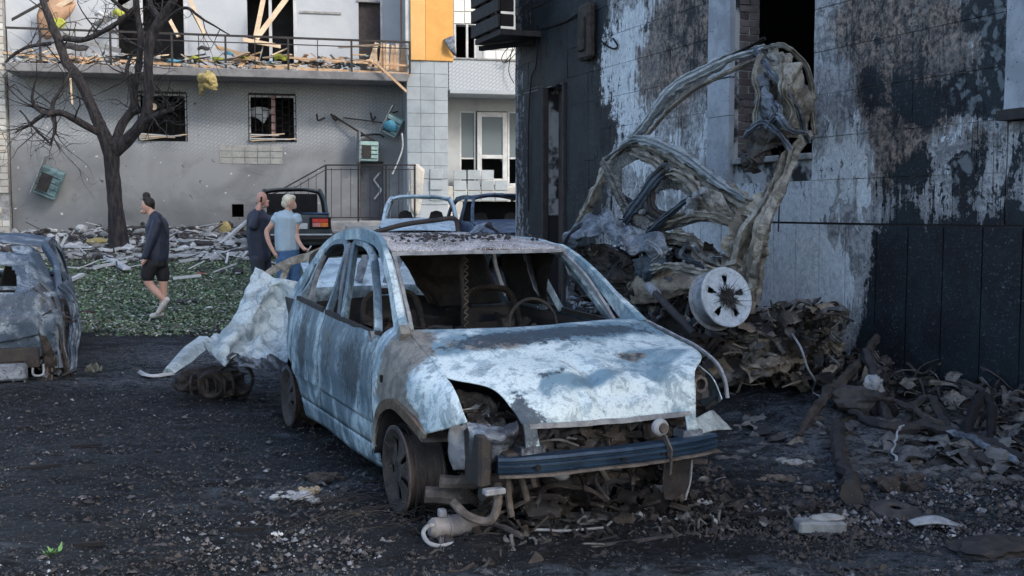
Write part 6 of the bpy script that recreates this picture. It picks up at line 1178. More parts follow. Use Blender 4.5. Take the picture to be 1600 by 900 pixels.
for i in range(6): V, Fq = tube([ee(300 + 12 * i, 585, de - .05), ee(296 + 14 * i, 600, de - .14), ee(300 + 13 * i, 616, de - .1)], .012, 10, 5, rough=.01); ob('pipe', V, Fq, M['soot_rust'], eg)
# ================================================================ crushed car body standing against the burnt wall
wo = RF.world(RF.ony(1180, 520, -.7)); wr = thing('upended_car_body', 'twisted tan car body frame standing upended against the burnt wall', 'car', (wo[0], wo[1], 0)); WO = np.array([wo[0], wo[1], 0])
def wp(px, py, off): return RF.world(RF.ony(px, py, -off)) - WO
WZ = []
def addw(nm, V, Fq, mat, solid=.006, smooth=True, par=None): return ob(nm, V, Fq, M[mat], par or wr, smooth, zones=WZ, solid=solid, sharp=20)
def strip(nm, pts, w, mat, h=.05, n=40, rough=.018, sc=None, tw=0, rs=7, up=(0, 0, 1), seed=0, prof=None):
    """pressed sheet-metal strip: pts (px, py, distance off the wall)"""
    if prof is None: prof = channel(w, h)
    n = int(n * 1.6); V, Fq = sweep([wp(*p) for p in pts], prof, n, scale=sc, up=up, rough=rough, rs=rs, twist=tw, seed=seed); k = len(prof)
    V = V + (.05 * w + .002) * np.stack([vnoise(V, 22, seed + q, 3) for q in (5, 6, 7)], 1)
    if k == 13 and w > .05:                                  # torn, chewed edges
        A = V.reshape(n, k, 3).copy(); mid = A.mean(1); j1 = vnoise(mid, 9, seed + 3, 4); j2 = vnoise(mid, 9, seed + 8, 4)
        for j in (9, 10): A[:, j] += (A[:, j] - mid) * (j1 * .9)[:, None]
        for j in (0, 1): A[:, j] += (A[:, j] - mid) * (j2 * .9)[:, None]
        V = A.reshape(-1, 3)
    return addw(nm, V, Fq, mat, 0)
NRM = tuple(-RF.y)
def flat(nm, pts, w, mat, h=.045, **k): return strip(nm, pts, w, mat, h, up=NRM, **k)
# long bright arc: roof rail
flat('roof_rail', [(985, 222, 1.0), (1010, 195, .95), (1035, 160, .9), (1062, 132, .8), (1100, 112, .7), (1145, 90, .55), (1195, 76, .4)], .13, 'ashrail', .06, n=60, rough=.008, sc=[.8, .9, 1, 1, 1, .9, .7])
flat('rail_flange', [(1000, 226, 1.0), (1040, 178, .93), (1085, 140, .8), (1140, 112, .65), (1192, 90, .42)], .05, 'tan', .03, n=50, rough=.008)
flat('thin_rail', [(1128, 95, .6), (1160, 80, .5), (1196, 60, .4)], .035, 'soot', n=20, rough=.006)
# crumpled bundle at the top right: hanging folded sheets
def drape(nm, rows, mat, cr_=.07, cs=3.2, seed=0, nu=46, nv=50, ridge=True, solid=.006, hole=None):
    ex = (lambda V: cr_ * 1.3 * (1 - 3 * np.abs(vnoise(V * [1, 1, .28], 7, seed, 3))) + .25 * cr_ * (1 - 3 * np.abs(vnoise(V, 14, seed + 2, 3)))) if nm == 'folded_sheet' else (lambda V: .3 * cr_ * (1 - 3 * np.abs(vnoise(V, 13, seed + 2, 3))))
    V, Fq = patch([[wp(*p) for p in r] for r in rows], nu, nv, 0 if nm == 'folded_sheet' else cr_, cs, seed, ridge=ridge, extra=ex, hole=hole); return addw(nm, V, Fq, mat, solid)
drape('folded_sheet', [[(1178, 78, .45), (1208, 68, .6), (1238, 78, .5)], [(1182, 105, .5), (1215, 100, .75), (1252, 108, .45)], [(1185, 140, .5), (1222, 140, .8), (1266, 140, .4)], [(1183, 175, .55), (1225, 180, .75), (1271, 175, .4)], [(1186, 205, .6), (1228, 215, .7), (1270, 215, .4)]], 'tan', .06, 3.4, 2)
drape('folded_sheet', [[(1205, 110, .8), (1230, 95, .85), (1254, 118, .6)], [(1212, 150, .85), (1236, 140, .9), (1262, 160, .6)], [(1208, 190, .85), (1238, 185, .9), (1266, 200, .6)]], 'tan', .08, 4.5, 5)
drape('folded_sheet', [[(1178, 120, .7), (1190, 110, .85), (1202, 122, .8)], [(1180, 160, .75), (1196, 150, .95), (1212, 165, .85)], [(1182, 190, .75), (1205, 182, .95), (1228, 195, .85)]], 'greysheet', .05, 6, 6)
drape('dark_flap', [[(1150, 222, .9), (1172, 196, .9), (1200, 185, .85), (1232, 190, .7)], [(1142, 240, .95), (1166, 225, 1.0), (1198, 215, .95), (1238, 220, .7)], [(1150, 262, .9), (1172, 258, 1.05), (1190, 252, 1.0), (1215, 240, .8)], [(1170, 275, .9), (1176, 277, .95), (1182, 270, .95), (1192, 256, .9)]], 'darkflap', .10, 3.4, 7)
for i, P in enumerate([[(1195, 75, .5), (1225, 72, .7), (1245, 88, .6), (1262, 112, .5), (1270, 160, .4), (1271, 210, .4)], [(1180, 76, .5), (1200, 105, .85), (1228, 140, .95), (1250, 180, .8), (1264, 222, .6)], [(1190, 85, .8), (1180, 120, .9), (1186, 150, .9), (1180, 185, .9), (1192, 215, .9)], [(1200, 200, 1.0), (1215, 182, 1.0), (1232, 200, 1.0), (1258, 206, .8)], [(1225, 100, .95), (1222, 140, 1.0), (1240, 170, .9), (1232, 205, .9)], [(1165, 212, .95), (1190, 190, 1.0), (1215, 205, 1.0), (1236, 232, .9)]]):
    flat('torn_strip', P, .05 if i < 3 else .06, 'tan' if i % 2 == 0 else 'greysheet', .03, n=44, rough=.02, seed=i, tw=.4 * (-1) ** i)
for i in range(2):
    a = random.uniform(1185, 1255); b = random.uniform(90, 215); flat('torn_strip', [(a, b, .95), (a + random.uniform(-15, 15), b + 14, 1.0), (a + random.uniform(-24, 24), b + 32, .95)], random.uniform(.03, .07), random.choice(['tan', 'greysheet', 'tan']), .04, n=20, rough=.02, seed=i + 9, tw=1.2)
# upper door frame / side aperture: apex on the left, running down to the right
flat('door_frame', [(905, 350, 1.2), (925, 315, 1.15), (948, 270, 1.1), (962, 245, 1.05), (990, 226, 1.05), (1030, 232, 1.05), (1075, 256, 1.0), (1120, 290, .95), (1165, 318, .9), (1198, 335, .8)], .17, 'tan', .07, n=90, rough=.016, sc=[.8, 1, .9, .7, .7, .9, 1, 1, 1.1, 1.2])
flat('door_frame_edge', [(945, 250, 1.2), (968, 232, 1.15), (995, 217, 1.12), (1035, 226, 1.12), (1080, 250, 1.05), (1125, 285, 1.0), (1165, 312, .95)], .07, 'ashrail', .05, n=70, rough=.012, sc=[.5, .8, 1, 1.2, 1.2, 1, .6])
flat('door_frame_inner', [(990, 240, 1.15), (1025, 252, 1.15), (1045, 268, 1.1), (1080, 282, 1.05), (1110, 302, 1.0), (1140, 330, .95)], .10, 'tan', .06, n=50, rough=.018)
flat('crossing_strip', [(942, 250, 1.25), (958, 280, 1.25), (972, 310, 1.22), (988, 340, 1.2)], .14, 'speck', .05, n=34, rough=.012, sc=[.5, .9, 1.1, 1])
flat('crossing_strip', [(976, 345, 1.3), (1000, 312, 1.28), (1025, 278, 1.22), (1045, 262, 1.15)], .15, 'bluestrip', .03, n=30, rough=.006)
flat('crossing_strip', [(960, 300, 1.15), (990, 318, 1.18), (1020, 342, 1.2), (1040, 352, 1.2)], .05, 'soot', n=20, rough=.008)
flat('latch_arm', [(1016, 362, 1.3), (1045, 336, 1.28), (1075, 314, 1.22), (1098, 300, 1.15)], .07, 'bluestrip', .04, n=24, rough=.008, sc=[1.5, 1, .9, .8])
flat('latch_arm', [(1020, 358, 1.25), (1050, 345, 1.22), (1085, 336, 1.15), (1120, 338, 1.1), (1150, 350, 1.0), (1178, 350, .9)], .09, 'tan', .05, n=40, rough=.016)
flat('aperture_rim', [(1040, 262, 1.18), (1026, 280, 1.2), (1018, 305, 1.22), (1024, 328, 1.22), (1042, 342, 1.2)], .08, 'soot_rust', .05, n=30, rough=.012)
flat('aperture_rim', [(1038, 276, 1.15), (1060, 272, 1.12), (1085, 286, 1.1), (1098, 306, 1.08), (1112, 322, 1.05)], .11, 'tan', .07, n=34, rough=.02, sc=[.6, 1, 1.2, 1.2, .8])
drape('bracket_plate', [[(1080, 290, 1.1), (1100, 292, 1.1), (1125, 300, 1.05)], [(1085, 312, 1.15), (1110, 318, 1.12), (1138, 325, 1.05)], [(1088, 330, 1.1), (1112, 340, 1.1), (1150, 348, 1.0)]], 'tan', .035, 6, 8, 26, 20)
def inpoly(x, y, P):
    c = False
    for (x0, y0), (x1, y1) in zip(P, P[1:] + P[:1]):
        if (y0 > y) != (y1 > y) and x < (x1 - x0) * (y - y0) / (y1 - y0) + x0: c = not c
    return c
V, Fq = patch([[wp(*p) for p in r] for r in [[(950, 255, 1.1), (1000, 228, 1.05), (1060, 250, 1.0), (1120, 292, .95), (1165, 322, .9)], [(962, 290, 1.12), (1005, 266, 1.1), (1050, 280, 1.05), (1110, 306, 1.0), (1162, 335, .92)], [(975, 322, 1.15), (1008, 318, 1.15), (1045, 332, 1.12), (1105, 330, 1.05), (1160, 345, .95)], [(985, 350, 1.2), (1022, 362, 1.2), (1060, 356, 1.15), (1100, 346, 1.08), (1155, 358, .98)]]], 120, 80, .02, 7, 3)
AO = [(972, 262), (1000, 246), (1030, 262), (1012, 286), (985, 318), (970, 300)]
keep = []
for f_ in Fq:
    q_ = proj(V[list(f_)].mean(0) + WO); n_ = 4 * math.sin(q_[0] * .4) * math.sin(q_[1] * .5)
    if inpoly(q_[0], q_[1], AO) or ((q_[0] - 1049) / (27 + n_ * .3)) ** 2 + ((q_[1] - 315) / (20 + n_ * .3)) ** 2 < 1 or ((q_[0] - 1128) / 16) ** 2 + ((q_[1] - 318) / 7) ** 2 < 1: continue
    keep.append(f_)
addw('door_shell', V, keep, 'speck', .008)
for px, py in ((1087, 305), (1099, 298), (1078, 314), (1003, 330), (1077, 332)):
    V, Fq = lathe([(0, -.025), (.03, -.025), (.036, -.01), (.036, .03)], 14, 'y'); V = np.asarray(V) @ np.array([RF.x, RF.y, [0, 0, 1]]) + wp(px, py, 1.26); addw('bolt', V, Fq, 'ashgrey', 0)
drape('door_skin', [[(985, 335, 1.25), (1010, 335, 1.25), (1030, 345, 1.2)], [(982, 352, 1.25), (1010, 360, 1.3), (1035, 360, 1.2)]], 'speck', .04, 6, 9, 20, 12)
# trunk-like twisted pillar on the right and the branches joining it
flat('twisted_pillar', [(1240, 232, .55), (1228, 255, .65), (1218, 290, .75), (1202, 325, .85), (1186, 358, .9), (1170, 392, .95), (1158, 425, 1.0), (1150, 470, 1.0)], .22, 'tan', .12, n=80, rough=.04, sc=[.55, .8, .7, .9, 1.5, 1.3, 1.1, .9], tw=.8, rs=5)
flat('twisted_pillar', [(1268, 215, .4), (1245, 240, .6), (1232, 275, .75), (1216, 315, .85), (1200, 350, .95), (1188, 390, 1.0), (1180, 430, 1.0), (1176, 470, .95)], .11, 'tan', .08, n=70, rough=.03, sc=[1, 1, .8, 1, 1.3, 1, 1, .8], tw=-.7, seed=4)
flat('twisted_pillar', [(1150, 338, 1.0), (1172, 335, .95), (1192, 342, .9), (1210, 320, .85), (1222, 285, .75)], .10, 'tan', .07, n=44, rough=.03, seed=5, tw=.5)
flat('lower_branch', [(1018, 366, 1.25), (1060, 372, 1.2), (1085, 380, 1.15), (1110, 402, 1.1), (1140, 415, 1.05), (1165, 410, 1.0)], .17, 'tan', .09, n=64, rough=.025, sc=[.8, .8, .9, 1, 1.3, 1.4], tw=.4, seed=6)
flat('lower_branch', [(1000, 395, 1.2), (1040, 378, 1.2), (1080, 388, 1.12), (1120, 418, 1.1)], .06, 'soot', .05, n=30, rough=.02, seed=7)
flat('lower_branch', [(1058, 392, 1.15), (1075, 403, 1.12), (1100, 412, 1.1)], .10, 'greysheet', .03, n=20, rough=.01, seed=8)
# crumpled grey bonnet and the brown sheets below it
drape('crumpled_panel', [[(905, 352, 1.3), (922, 334, 1.4), (955, 330, 1.45), (990, 350, 1.4), (1022, 366, 1.3)], [(888, 376, 1.4), (920, 356, 1.6), (958, 355, 1.65), (1000, 372, 1.5), (1045, 385, 1.35)], [(880, 398, 1.4), (918, 380, 1.6), (965, 388, 1.7), (1005, 402, 1.5), (1040, 400, 1.35)], [(895, 410, 1.3), (925, 400, 1.5), (968, 412, 1.6), (1000, 425, 1.5), (1036, 420, 1.35)]], 'greysheet', .07, 2.4, 11, 100, 70, hole=lambda u, v: v > .62 + .12 * math.sin(u * 23) * math.sin(u * 9 + 1) - .1 * math.sin(u * 5))
drape('crumpled_panel', [[(890, 385, 1.2), (930, 380, 1.3), (975, 400, 1.4), (1010, 415, 1.3)], [(895, 420, 1.25), (935, 420, 1.4), (978, 440, 1.45), (1012, 450, 1.3)], [(925, 450, 1.3), (955, 460, 1.4), (985, 475, 1.4), (1010, 480, 1.3)]], 'soot_rust', .10, 3.5, 12, 60, 40)
drape('crumpled_panel', [[(985, 405, 1.4), (1010, 400, 1.45), (1040, 405, 1.4)], [(988, 425, 1.42), (1012, 425, 1.5), (1036, 420, 1.42)], [(990, 440, 1.35), (1010, 446, 1.4), (1026, 432, 1.4)]], 'bluestrip', .03, 5, 13, 24, 18)
flat('edge_roll', [(880, 405, 1.45), (884, 380, 1.5), (898, 358, 1.5), (915, 345, 1.45)], .06, 'greysheet', .04, n=24, rough=.01, seed=9)
flat('edge_roll', [(1010, 378, 1.5), (1024, 385, 1.5), (1033, 397, 1.5), (1022, 408, 1.48)], .04, 'ashgrey', .03, n=24, rough=.01)
drape('sill_panel', [[(975, 432, 1.3), (1010, 424, 1.35), (1050, 420, 1.3), (1095, 426, 1.25)], [(980, 455, 1.4), (1020, 450, 1.45), (1060, 448, 1.4), (1105, 448, 1.3)], [(985, 475, 1.35), (1025, 474, 1.4), (1065, 462, 1.35), (1105, 460, 1.3)]], 'tansheet', .03, 3, 14, 40, 24)
flat('sill_roll', [(1022, 420, 1.5), (1050, 417, 1.52), (1085, 422, 1.5), (1108, 428, 1.45)], .09, 'tan', .05, n=30, rough=.02)
V, Fq = tube([wp(1012, 446, 1.6), wp(1045, 480, 1.75), wp(1085, 522, 1.9)], [.028, .035, .03], 16, 12, rough=.003); addw('drive_shaft', V, Fq, 'soot', 0)
V, Fq = tube([wp(1014, 448, 1.6), wp(1026, 459, 1.65)], .045, 6, 12); addw('shaft_collar', V, Fq, 'ashgrey', 0)
drape('dark_backing', [[(985, 470, 1.0), (1060, 465, 1.0), (1160, 440, .9)], [(1000, 520, 1.1), (1070, 510, 1.1), (1170, 480, 1.0)], [(1040, 570, 1.2), (1100, 560, 1.1), (1180, 540, 1.0)]], 'soot', .08, 3, 15)
drape('dark_backing', [[(890, 395, .8), (960, 390, .8), (1060, 400, .8)], [(890, 470, .9), (960, 470, .9), (1060, 470, .9)]], 'soot', .06, 3, 16)
for P, w in (([(1170, 400, .9), (1172, 430, .95), (1170, 460, 1.0)], .12), ([(1195, 400, .7), (1190, 440, .8), (1185, 480, .9)], .06), ([(1160, 360, .95), (1150, 385, 1.05), (1155, 410, 1.0)], .08)): flat('shredded_strip', P, w, 'tan', .06, n=30, rough=.04, seed=int(w * 100))
# wheel rim thrown on top
rmc = wp(1126, 467, 1.85) + WO; rm = thing('alloy_wheel', 'silver grey wheel rim with five slots stuck on the wreckage by the wall', 'wheel', rmc)
ax = np.array([.42, -.84, .26]); ax /= np.linalg.norm(ax)
rm.rotation_euler = Vector(ax).to_track_quat('X', 'Z').to_euler()
M['rimpale'] = burnt_paint('ashen_alloy', (0.58, 0.66, 0.74), (0.38, 0.46, 0.54), (0.08, 0.09, 0.11), (0.2, 0.18, 0.17), 30, (-.05, -.12, .12), 3.0)
r = .235; s = 1; w = .16
V, Fq = lathe([(r, w * .5), (r * 1.01, w * .44), (r * .90, w * .40), (r * .88, 0), (r * .90, -w * .5), (r * 1.0, -w * .56), (r * .97, -w * .62)], 48, 'x'); ob('rim_barrel', V, Fq, M['ashgrey'], rm, solid=.008)
V, Fq = lathe([(r * 1.01, w * .50), (r * .93, w * .46), (r * .86, w * .43), (r * .74, w * .40), (r * .52, w * .42), (r * .40, w * .43), (r * .22, w * .48), (0, w * .48)], 100, 'x', hole=lambda a, j: j in (3, 4) and abs((a * 5 + .35) % 1 - .5) < (.14 if j == 3 else .10)); ob('rim_face', V, Fq, M['rimpale'], rm, solid=.01, zones=[])
V, Fq = lathe([(0, -.03), (r * .8, -.03), (r * .8, 0)], 24, 'x'); ob('brake_disc', V, Fq, M['black'], rm)
m = MB()
for i in range(320):
    a = random.uniform(0, 6.28); L = abs(random.gauss(.05, .055)); y0, z0 = random.gauss(0, .02), random.gauss(0, .02); p0 = np.array([w * .5, y0, z0]); d = np.array([random.uniform(-.05, .5), math.cos(a), math.sin(a)]) * L; m.add(*tube([p0, p0 + d * .5 + (0.01, 0, 0), p0 + d], [.004, .003, .001], 4, 3))
o = m.build('ash_tuft', M['darkdebris'], rm); o['kind'] = 'stuff'
# the heap of torn burnt sheet under it
hpw = thing('burnt_metal_heap', 'heap of torn brown burnt sheet metal at the wall foot below the wheel rim', 'scrap heap', (WO[0], WO[1], 0))
def hs(rows, mat, c_, cs, seed, nu=44, nv=30): V, Fq = patch([[wp(*p) for p in r] for r in rows], nu, nv, c_, cs, seed, ridge=True); return addw('torn_sheet', V, Fq, mat, .006, True, hpw)
hs([[(1090, 500, 1.2), (1160, 492, 1.1), (1230, 500, .8), (1310, 500, .4)], [(1085, 530, 1.5), (1165, 525, 1.5), (1240, 525, 1.1), (1320, 515, .5)], [(1100, 560, 1.6), (1170, 556, 1.5), (1240, 548, 1.2), (1300, 540, .7)], [(1120, 590, 1.5), (1180, 590, 1.5), (1240, 580, 1.1), (1290, 570, .8)]], 'tanheap', .13, 3.2, 31, 80, 50)
hs([[(1130, 478, .9), (1170, 470, .9), (1205, 480, .8)], [(1140, 510, 1.2), (1180, 505, 1.2), (1215, 505, 1.0)], [(1150, 535, 1.3), (1190, 530, 1.3), (1225, 525, 1.1)]], 'tanheap', .10, 4, 32)
hs([[(1200, 490, .6), (1260, 480, .5), (1318, 492, .3)], [(1210, 515, .9), (1265, 510, .8), (1320, 508, .4)], [(1230, 540, 1.0), (1275, 535, .9), (1310, 525, .5)]], 'tanheap', .12, 4, 33)
hs([[(1150, 545, 1.4), (1210, 540, 1.3), (1262, 545, 1.0)], [(1155, 570, 1.6), (1210, 565, 1.5), (1265, 560, 1.1)], [(1170, 590, 1.6), (1220, 588, 1.4), (1260, 575, 1.1)]], 'tansheet', .08, 4, 34)
for i in range(34):
    a = random.uniform(1090, 1300); b = random.uniform(495, 590); d0 = 1.5 - (a - 1100) / 250; P = [(a, b, d0), (a + random.uniform(-20, 20), b - random.uniform(2, 14), d0 + .08), (a + random.uniform(-45, 45), b + random.uniform(-12, 14), d0 + .03)]
    V, Fq = sweep([wp(*p) for p in P], channel(random.uniform(.04, .13), .04), 22, up=NRM, rough=.035, rs=6, seed=i, twist=random.uniform(-1, 1)); addw('torn_strip', V, Fq, random.choice(['tanheap', 'tansheet', 'soot_rust', 'greysheet', 'tanheap']), 0, True, hpw)
V, Fq = blob(wp(1242, 488, .75), (.16, .12, .10), 5, .7, n=3); addw('charred_tuft', V, Fq, 'tanheap', 0, True, hpw); V, Fq = blob(wp(1300, 500, .4), (.14, .12, .09), 6, .7, n=3); addw('charred_tuft', V, Fq, 'greysheet', 0, True, hpw)
V, Fq = tube([wp(*p) for p in ((1238, 522, 1.3), (1252, 545, 1.35), (1262, 575, 1.3), (1273, 595, 1.2), (1270, 612, 1.1), (1282, 620, 1.1))], .009, 40, 6); tag(ob('bent_wire', V + WO, Fq, M['ashgrey']), 'thin pale wire curving down from the metal heap', 'wire')
V, Fq = tube([wp(*p) for p in ((1218, 236, .6), (1218, 300, .3), (1216, 362, .25))], .008, 20, 5); tag(ob('hanging_wire', V + WO, Fq, M['soot']), 'thin dark wire hanging down the wall beside the twisted pillar', 'wire')

# ================================================================ debris between heap and camera on the right
def gp(px, py, h=0.0): p = ground_at(px, py); p[2] += h; return p
def pipe(label, pts, r, mat, cat='pipe', name='burnt_pipe', n=60, rough=.03, **k):
    r = [x * .8 for x in r] if isinstance(r, list) else r * .8
    P = [gp(a, b, h) for a, b, h in pts]; c = np.mean(P, 0); c[2] = 0; V, Fq = tube([p - c for p in P], r, n, 7, rough=rough, rs=11)
    o = ob(name, V, Fq, M[mat], zones=[], sharp=22); o.location = tuple(c); return tag(o, label, cat)
pipe('long dark burnt pole slanting from the heap down to the ground by the wall', [(1245, 695, .05), (1290, 665, .22), (1340, 640, .35), (1368, 605, .42)], [.045, .05, .05, .04], 'soot_rust', 'pole', 'burnt_pole')
pipe('dark bent strut standing below the white ash clump', [(1352, 640, .45), (1365, 650, .3), (1385, 672, .05)], [.06, .05, .06], 'soot', 'pole', 'burnt_strut')
pipe('thick dark limb-like pipe running down towards the camera', [(1308, 690, .12), (1312, 735, .08), (1325, 765, .06), (1330, 790, .05)], [.06, .055, .06, .08], 'soot', 'pole', 'charred_limb')
pipe('curved black hose arching in front of the wall', [(1400, 690, .03), (1430, 665, .14), (1455, 662, .18), (1475, 680, .10), (1500, 700, .03)], .035, 'soot', 'hose', 'burnt_hose')
pipe('long burnt tube lying along the foot of the wall', [(1330, 670, .12), (1385, 690, .1), (1450, 690, .1), (1540, 705, .06), (1600, 725, .03)], [.035, .05, .045, .05, .04], 'soot', 'pipe')
pipe('upper rusty tube across the debris at the right', [(1340, 662, .2), (1400, 668, .18), (1470, 690, .12)], .03, 'soot_rust')
pipe('black tyre remnant arching at the wall foot on the far right', [(1505, 710, .0), (1515, 690, .16), (1532, 675, .24), (1548, 680, .2), (1548, 705, .02)], [.03, .05, .055, .05, .03], 'black', 'tyre', 'tyre_remnant')
pipe('pale bent wire standing out of the debris', [(1395, 728, .02), (1398, 712, .08), (1408, 700, .14), (1412, 696, .14)], .009, 'ashgrey', 'wire', 'bent_wire')
pipe('flat burnt strip in the pipes near the right edge', [(1480, 700, .1), (1530, 712, .08), (1590, 735, .04)], .03, 'greysheet', 'strip', 'burnt_strip')
for px, py, r, mt, lab in [(1366, 600, (.07, .05, .07), 'ashgrey', 'white ash clump on top of the charred stub'), (1340, 625, (.22, .14, .10), 'darkdebris', 'charred stub carrying the white ash clump'), (1375, 645, (.12, .1, .12), 'black', 'black hollow lump under the ash clump')]:
    c = gp(px, 660 if py < 650 else 670); c = at(px, py, c[1]); V, Fq = blob((0, 0, 0), r, px, .6, n=3); o = ob('ash_clump', V, Fq, M[mt]); o.location = tuple(c); tag(o, lab, 'debris')
def gl(name, label, cat, px, py, r, mat, amp=.4, n=3, smooth=False, seed=None, lift=.6):
    c = gp(px, py)
    if name in ('ash_pile', 'charred_lump', 'burnt_insulation'):
        m_ = MB()
        for q_ in range(26):
            k_ = random.uniform(.12, .42); m_.add(*blob((random.gauss(0, r[0] * .5), random.gauss(0, r[1] * .5), r[2] * random.uniform(.1, .8)), (r[0] * k_, r[1] * k_, r[2] * k_ * 1.2), q_ + px, .7, n=1 if q_ % 2 else 2))
        V, Fq = np.vstack(m_.V), m_.F
    else: V, Fq = blob((0, 0, r[2] * lift), r, seed or px, amp, n=n)
    o = ob(name, V, Fq, M[mat], None, smooth, zones=[]); o.location = tuple(c); return tag(o, label, cat)
gl('charred_lump', 'round reddish black lump in the ash right of the limb-like pipe', 'debris', 1402, 766, (.14, .10, .07), 'soot_rust', .45)
gl('charred_lump', 'small charred nub left of the limb-like pipe', 'debris', 1298, 764, (.05, .04, .035), 'soot_rust', .4)
gl('tyre_lump', 'flat black burnt tyre lump in the bottom right corner', 'tyre', 1552, 868, (.19, .12, .05), 'soot', .5)
gl('charred_lump', 'pale rounded rock in the ash pile right of the bumper', 'debris', 1245, 728, (.09, .06, .04), 'greyconc', .4); gl('charred_lump', 'brown pale rock at the left of the ash pile', 'debris', 1212, 752, (.09, .05, .035), 'browncast', .4)
gl('charred_lump', 'grey metal nub on the ground below the bumper corner', 'debris', 1102, 790, (.035, .03, .03), 'ashgrey', .3)
gl('burnt_insulation', 'grey yellow melted clump under the right of the bumper', 'debris', 1000, 780, (.12, .08, .08), 'greysheet', .6); gl('burnt_insulation', 'small dull yellow clump beside the melted clump', 'debris', 1012, 778, (.05, .04, .05), 'insuldull', .5)
gl('ash_pile', 'white and brown ash scraps left of the front wheel', 'ash', 462, 778, (.10, .06, .035), 'ashgrey', .7); gl('ash_pile', 'small white ash scrap nearer to the camera', 'ash', 430, 838, (.025, .02, .02), 'whiteplastic', .7); gl('ash_pile', 'brown lump behind the white ash scraps', 'ash', 500, 752, (.09, .06, .05), 'soot_rust', .6)
gl('ash_pile', 'tan ash scraps beside the white ones', 'ash', 485, 770, (.06, .05, .03), 'insuldull', .7)
for px, py, lab in ((12, 816, 'tiny white chip at the left edge'), (1487, 838, 'white flake in front of the flat plate'), (1085, 828, 'white chip right of the radiator frame'), (1462, 893, 'white flake at the bottom right')): gl('chip', lab, 'debris', px, py, (.022, .015, .006), 'whiteplastic', .4, n=2)
def alongwall(r_):
    s_ = r_.uniform(-12.2, -8.0); off = abs(r_.gauss(.0, .55)) + .05; p = RF.world((s_, -off, 0)); p[2] = gz(p[0], p[1]) + r_.uniform(0, .16) * math.exp(-off); return p
junk('wall_foot_debris', None, 620, None, ['soot', 'soot_rust', 'darkdebris', 'greydark2', 'tanheap'], .06, .34, .012, .06, 11, alongwall)
def undercar(r_):
    p = CF.world((r_.gauss(0, .5), -.75 + r_.gauss(0, .18), 0)); p[2] = gz(p[0], p[1]) + .03; return p
junk('bumper_foot_debris', None, 260, None, ['soot', 'soot_rust', 'darkdebris', 'greydark2'], .03, .14, .006, .03, 12, undercar)
def heapf(r_):
    px, py = r_.uniform(1090, 1310), r_.uniform(480, 600); return wp(px, py, 1.7 - (px - 1090) / 260 + r_.uniform(-.2, .15)) + WO
junk('heap_debris', None, 420, None, ['tanheap', 'soot_rust', 'tansheet', 'soot', 'greydark2'], .06, .3, .012, .07, 13, heapf)
def midwreck(r_):
    px, py = r_.uniform(890, 1120), r_.uniform(385, 500); return wp(px, py, 1.0 + r_.uniform(-.3, .35)) + WO
junk('wreck_core_debris', None, 360, None, ['tan', 'soot_rust', 'soot', 'greysheet'], .06, .3, .012, .07, 14, midwreck)
# stone block, slab plate, disc
c = gp(1283, 832); V, Fq = bbox(-.125, -.05, 0, .115, .06, .065, .012); V = np.array(V); V[:, 2] += .012 * vnoise(V, 9, 2); V = rotz(V, .05); o = ob('stone_block', V, Fq, plain('pale_block_stone', (0.24, 0.26, 0.27), (0.14, 0.15, 0.16), 12, .9, bump=.8), smooth=False); o.location = tuple(c); tag(o, 'pale broken block lying in the ash at the lower right', 'block')
V, Fq = blob((0.03, .02, .068), (.07, .04, .018), 3, .6, n=2); ob('mortar_scrap', V, Fq, M['greyconc'], o, False)
c = gp(1465, 826); V, Fq = patch([[(-.14, .03, .03), (0, .05, .05), (.13, -.01, .012)], [(-.12, -.01, .015), (0, -.02, .03), (.13, -.04, .01)]], 14, 6, .008, 9); o = ob('flat_plate', V, Fq, M['ashgrey'], solid=.01); o.location = tuple(c); tag(o, 'thin pale plate lying tilted at the lower right', 'plate')
c = gp(1398, 802); V, Fq = lathe([(.03, .03), (.05, .035), (.10, .03), (.125, .02), (.13, .0)], 28, 'z'); o = ob('brake_disc', V, Fq, M['darkdebris'], solid=.01); o.location = tuple(c); o.rotation_euler = (.12, .05, 0); tag(o, 'dark round disc with centre hole lying in the ash', 'disc')
# canister with bent pipe
c = gp(708, 842); cn2 = thing('burnt_canister', 'brown grey metal canister with a bent white pipe in front of the wheel', 'canister', c, .38)
V, Fq = lathe([(0, -.125), (.035, -.12), (.052, -.10), (.055, -.03), (.06, -.028), (.06, -.018), (.054, -.015), (.055, .06), (.052, .10), (.03, .12), (0, .125)], 24, 'x', (0, 0, .065)); V += .006 * np.stack([vnoise(V, 14, q) for q in (1, 2, 3)], 1); ob('shell', V, Fq, M['canister'], cn2)
V, Fq = tube([(-.11, -.03, .09), (-.15, -.05, .09), (-.175, -.08, .07), (-.165, -.13, .04), (-.12, -.155, .025), (-.06, -.15, .025), (.0, -.13, .02), (.10, -.09, .02)], .0105, 50, 8, rough=.003); ob('bent_pipe', V, Fq, M['ashgrey'], cn2)
V, Fq = bbox(-.075, -.02, .115, -.035, .02, .155, .006); ob('port', V, Fq, M['ashgrey'], cn2, False); V, Fq = blob((.1, -.1, .03), (.09, .012, .012), 3, .5); ob('bracket', V, Fq, M['browncast'], cn2, False)
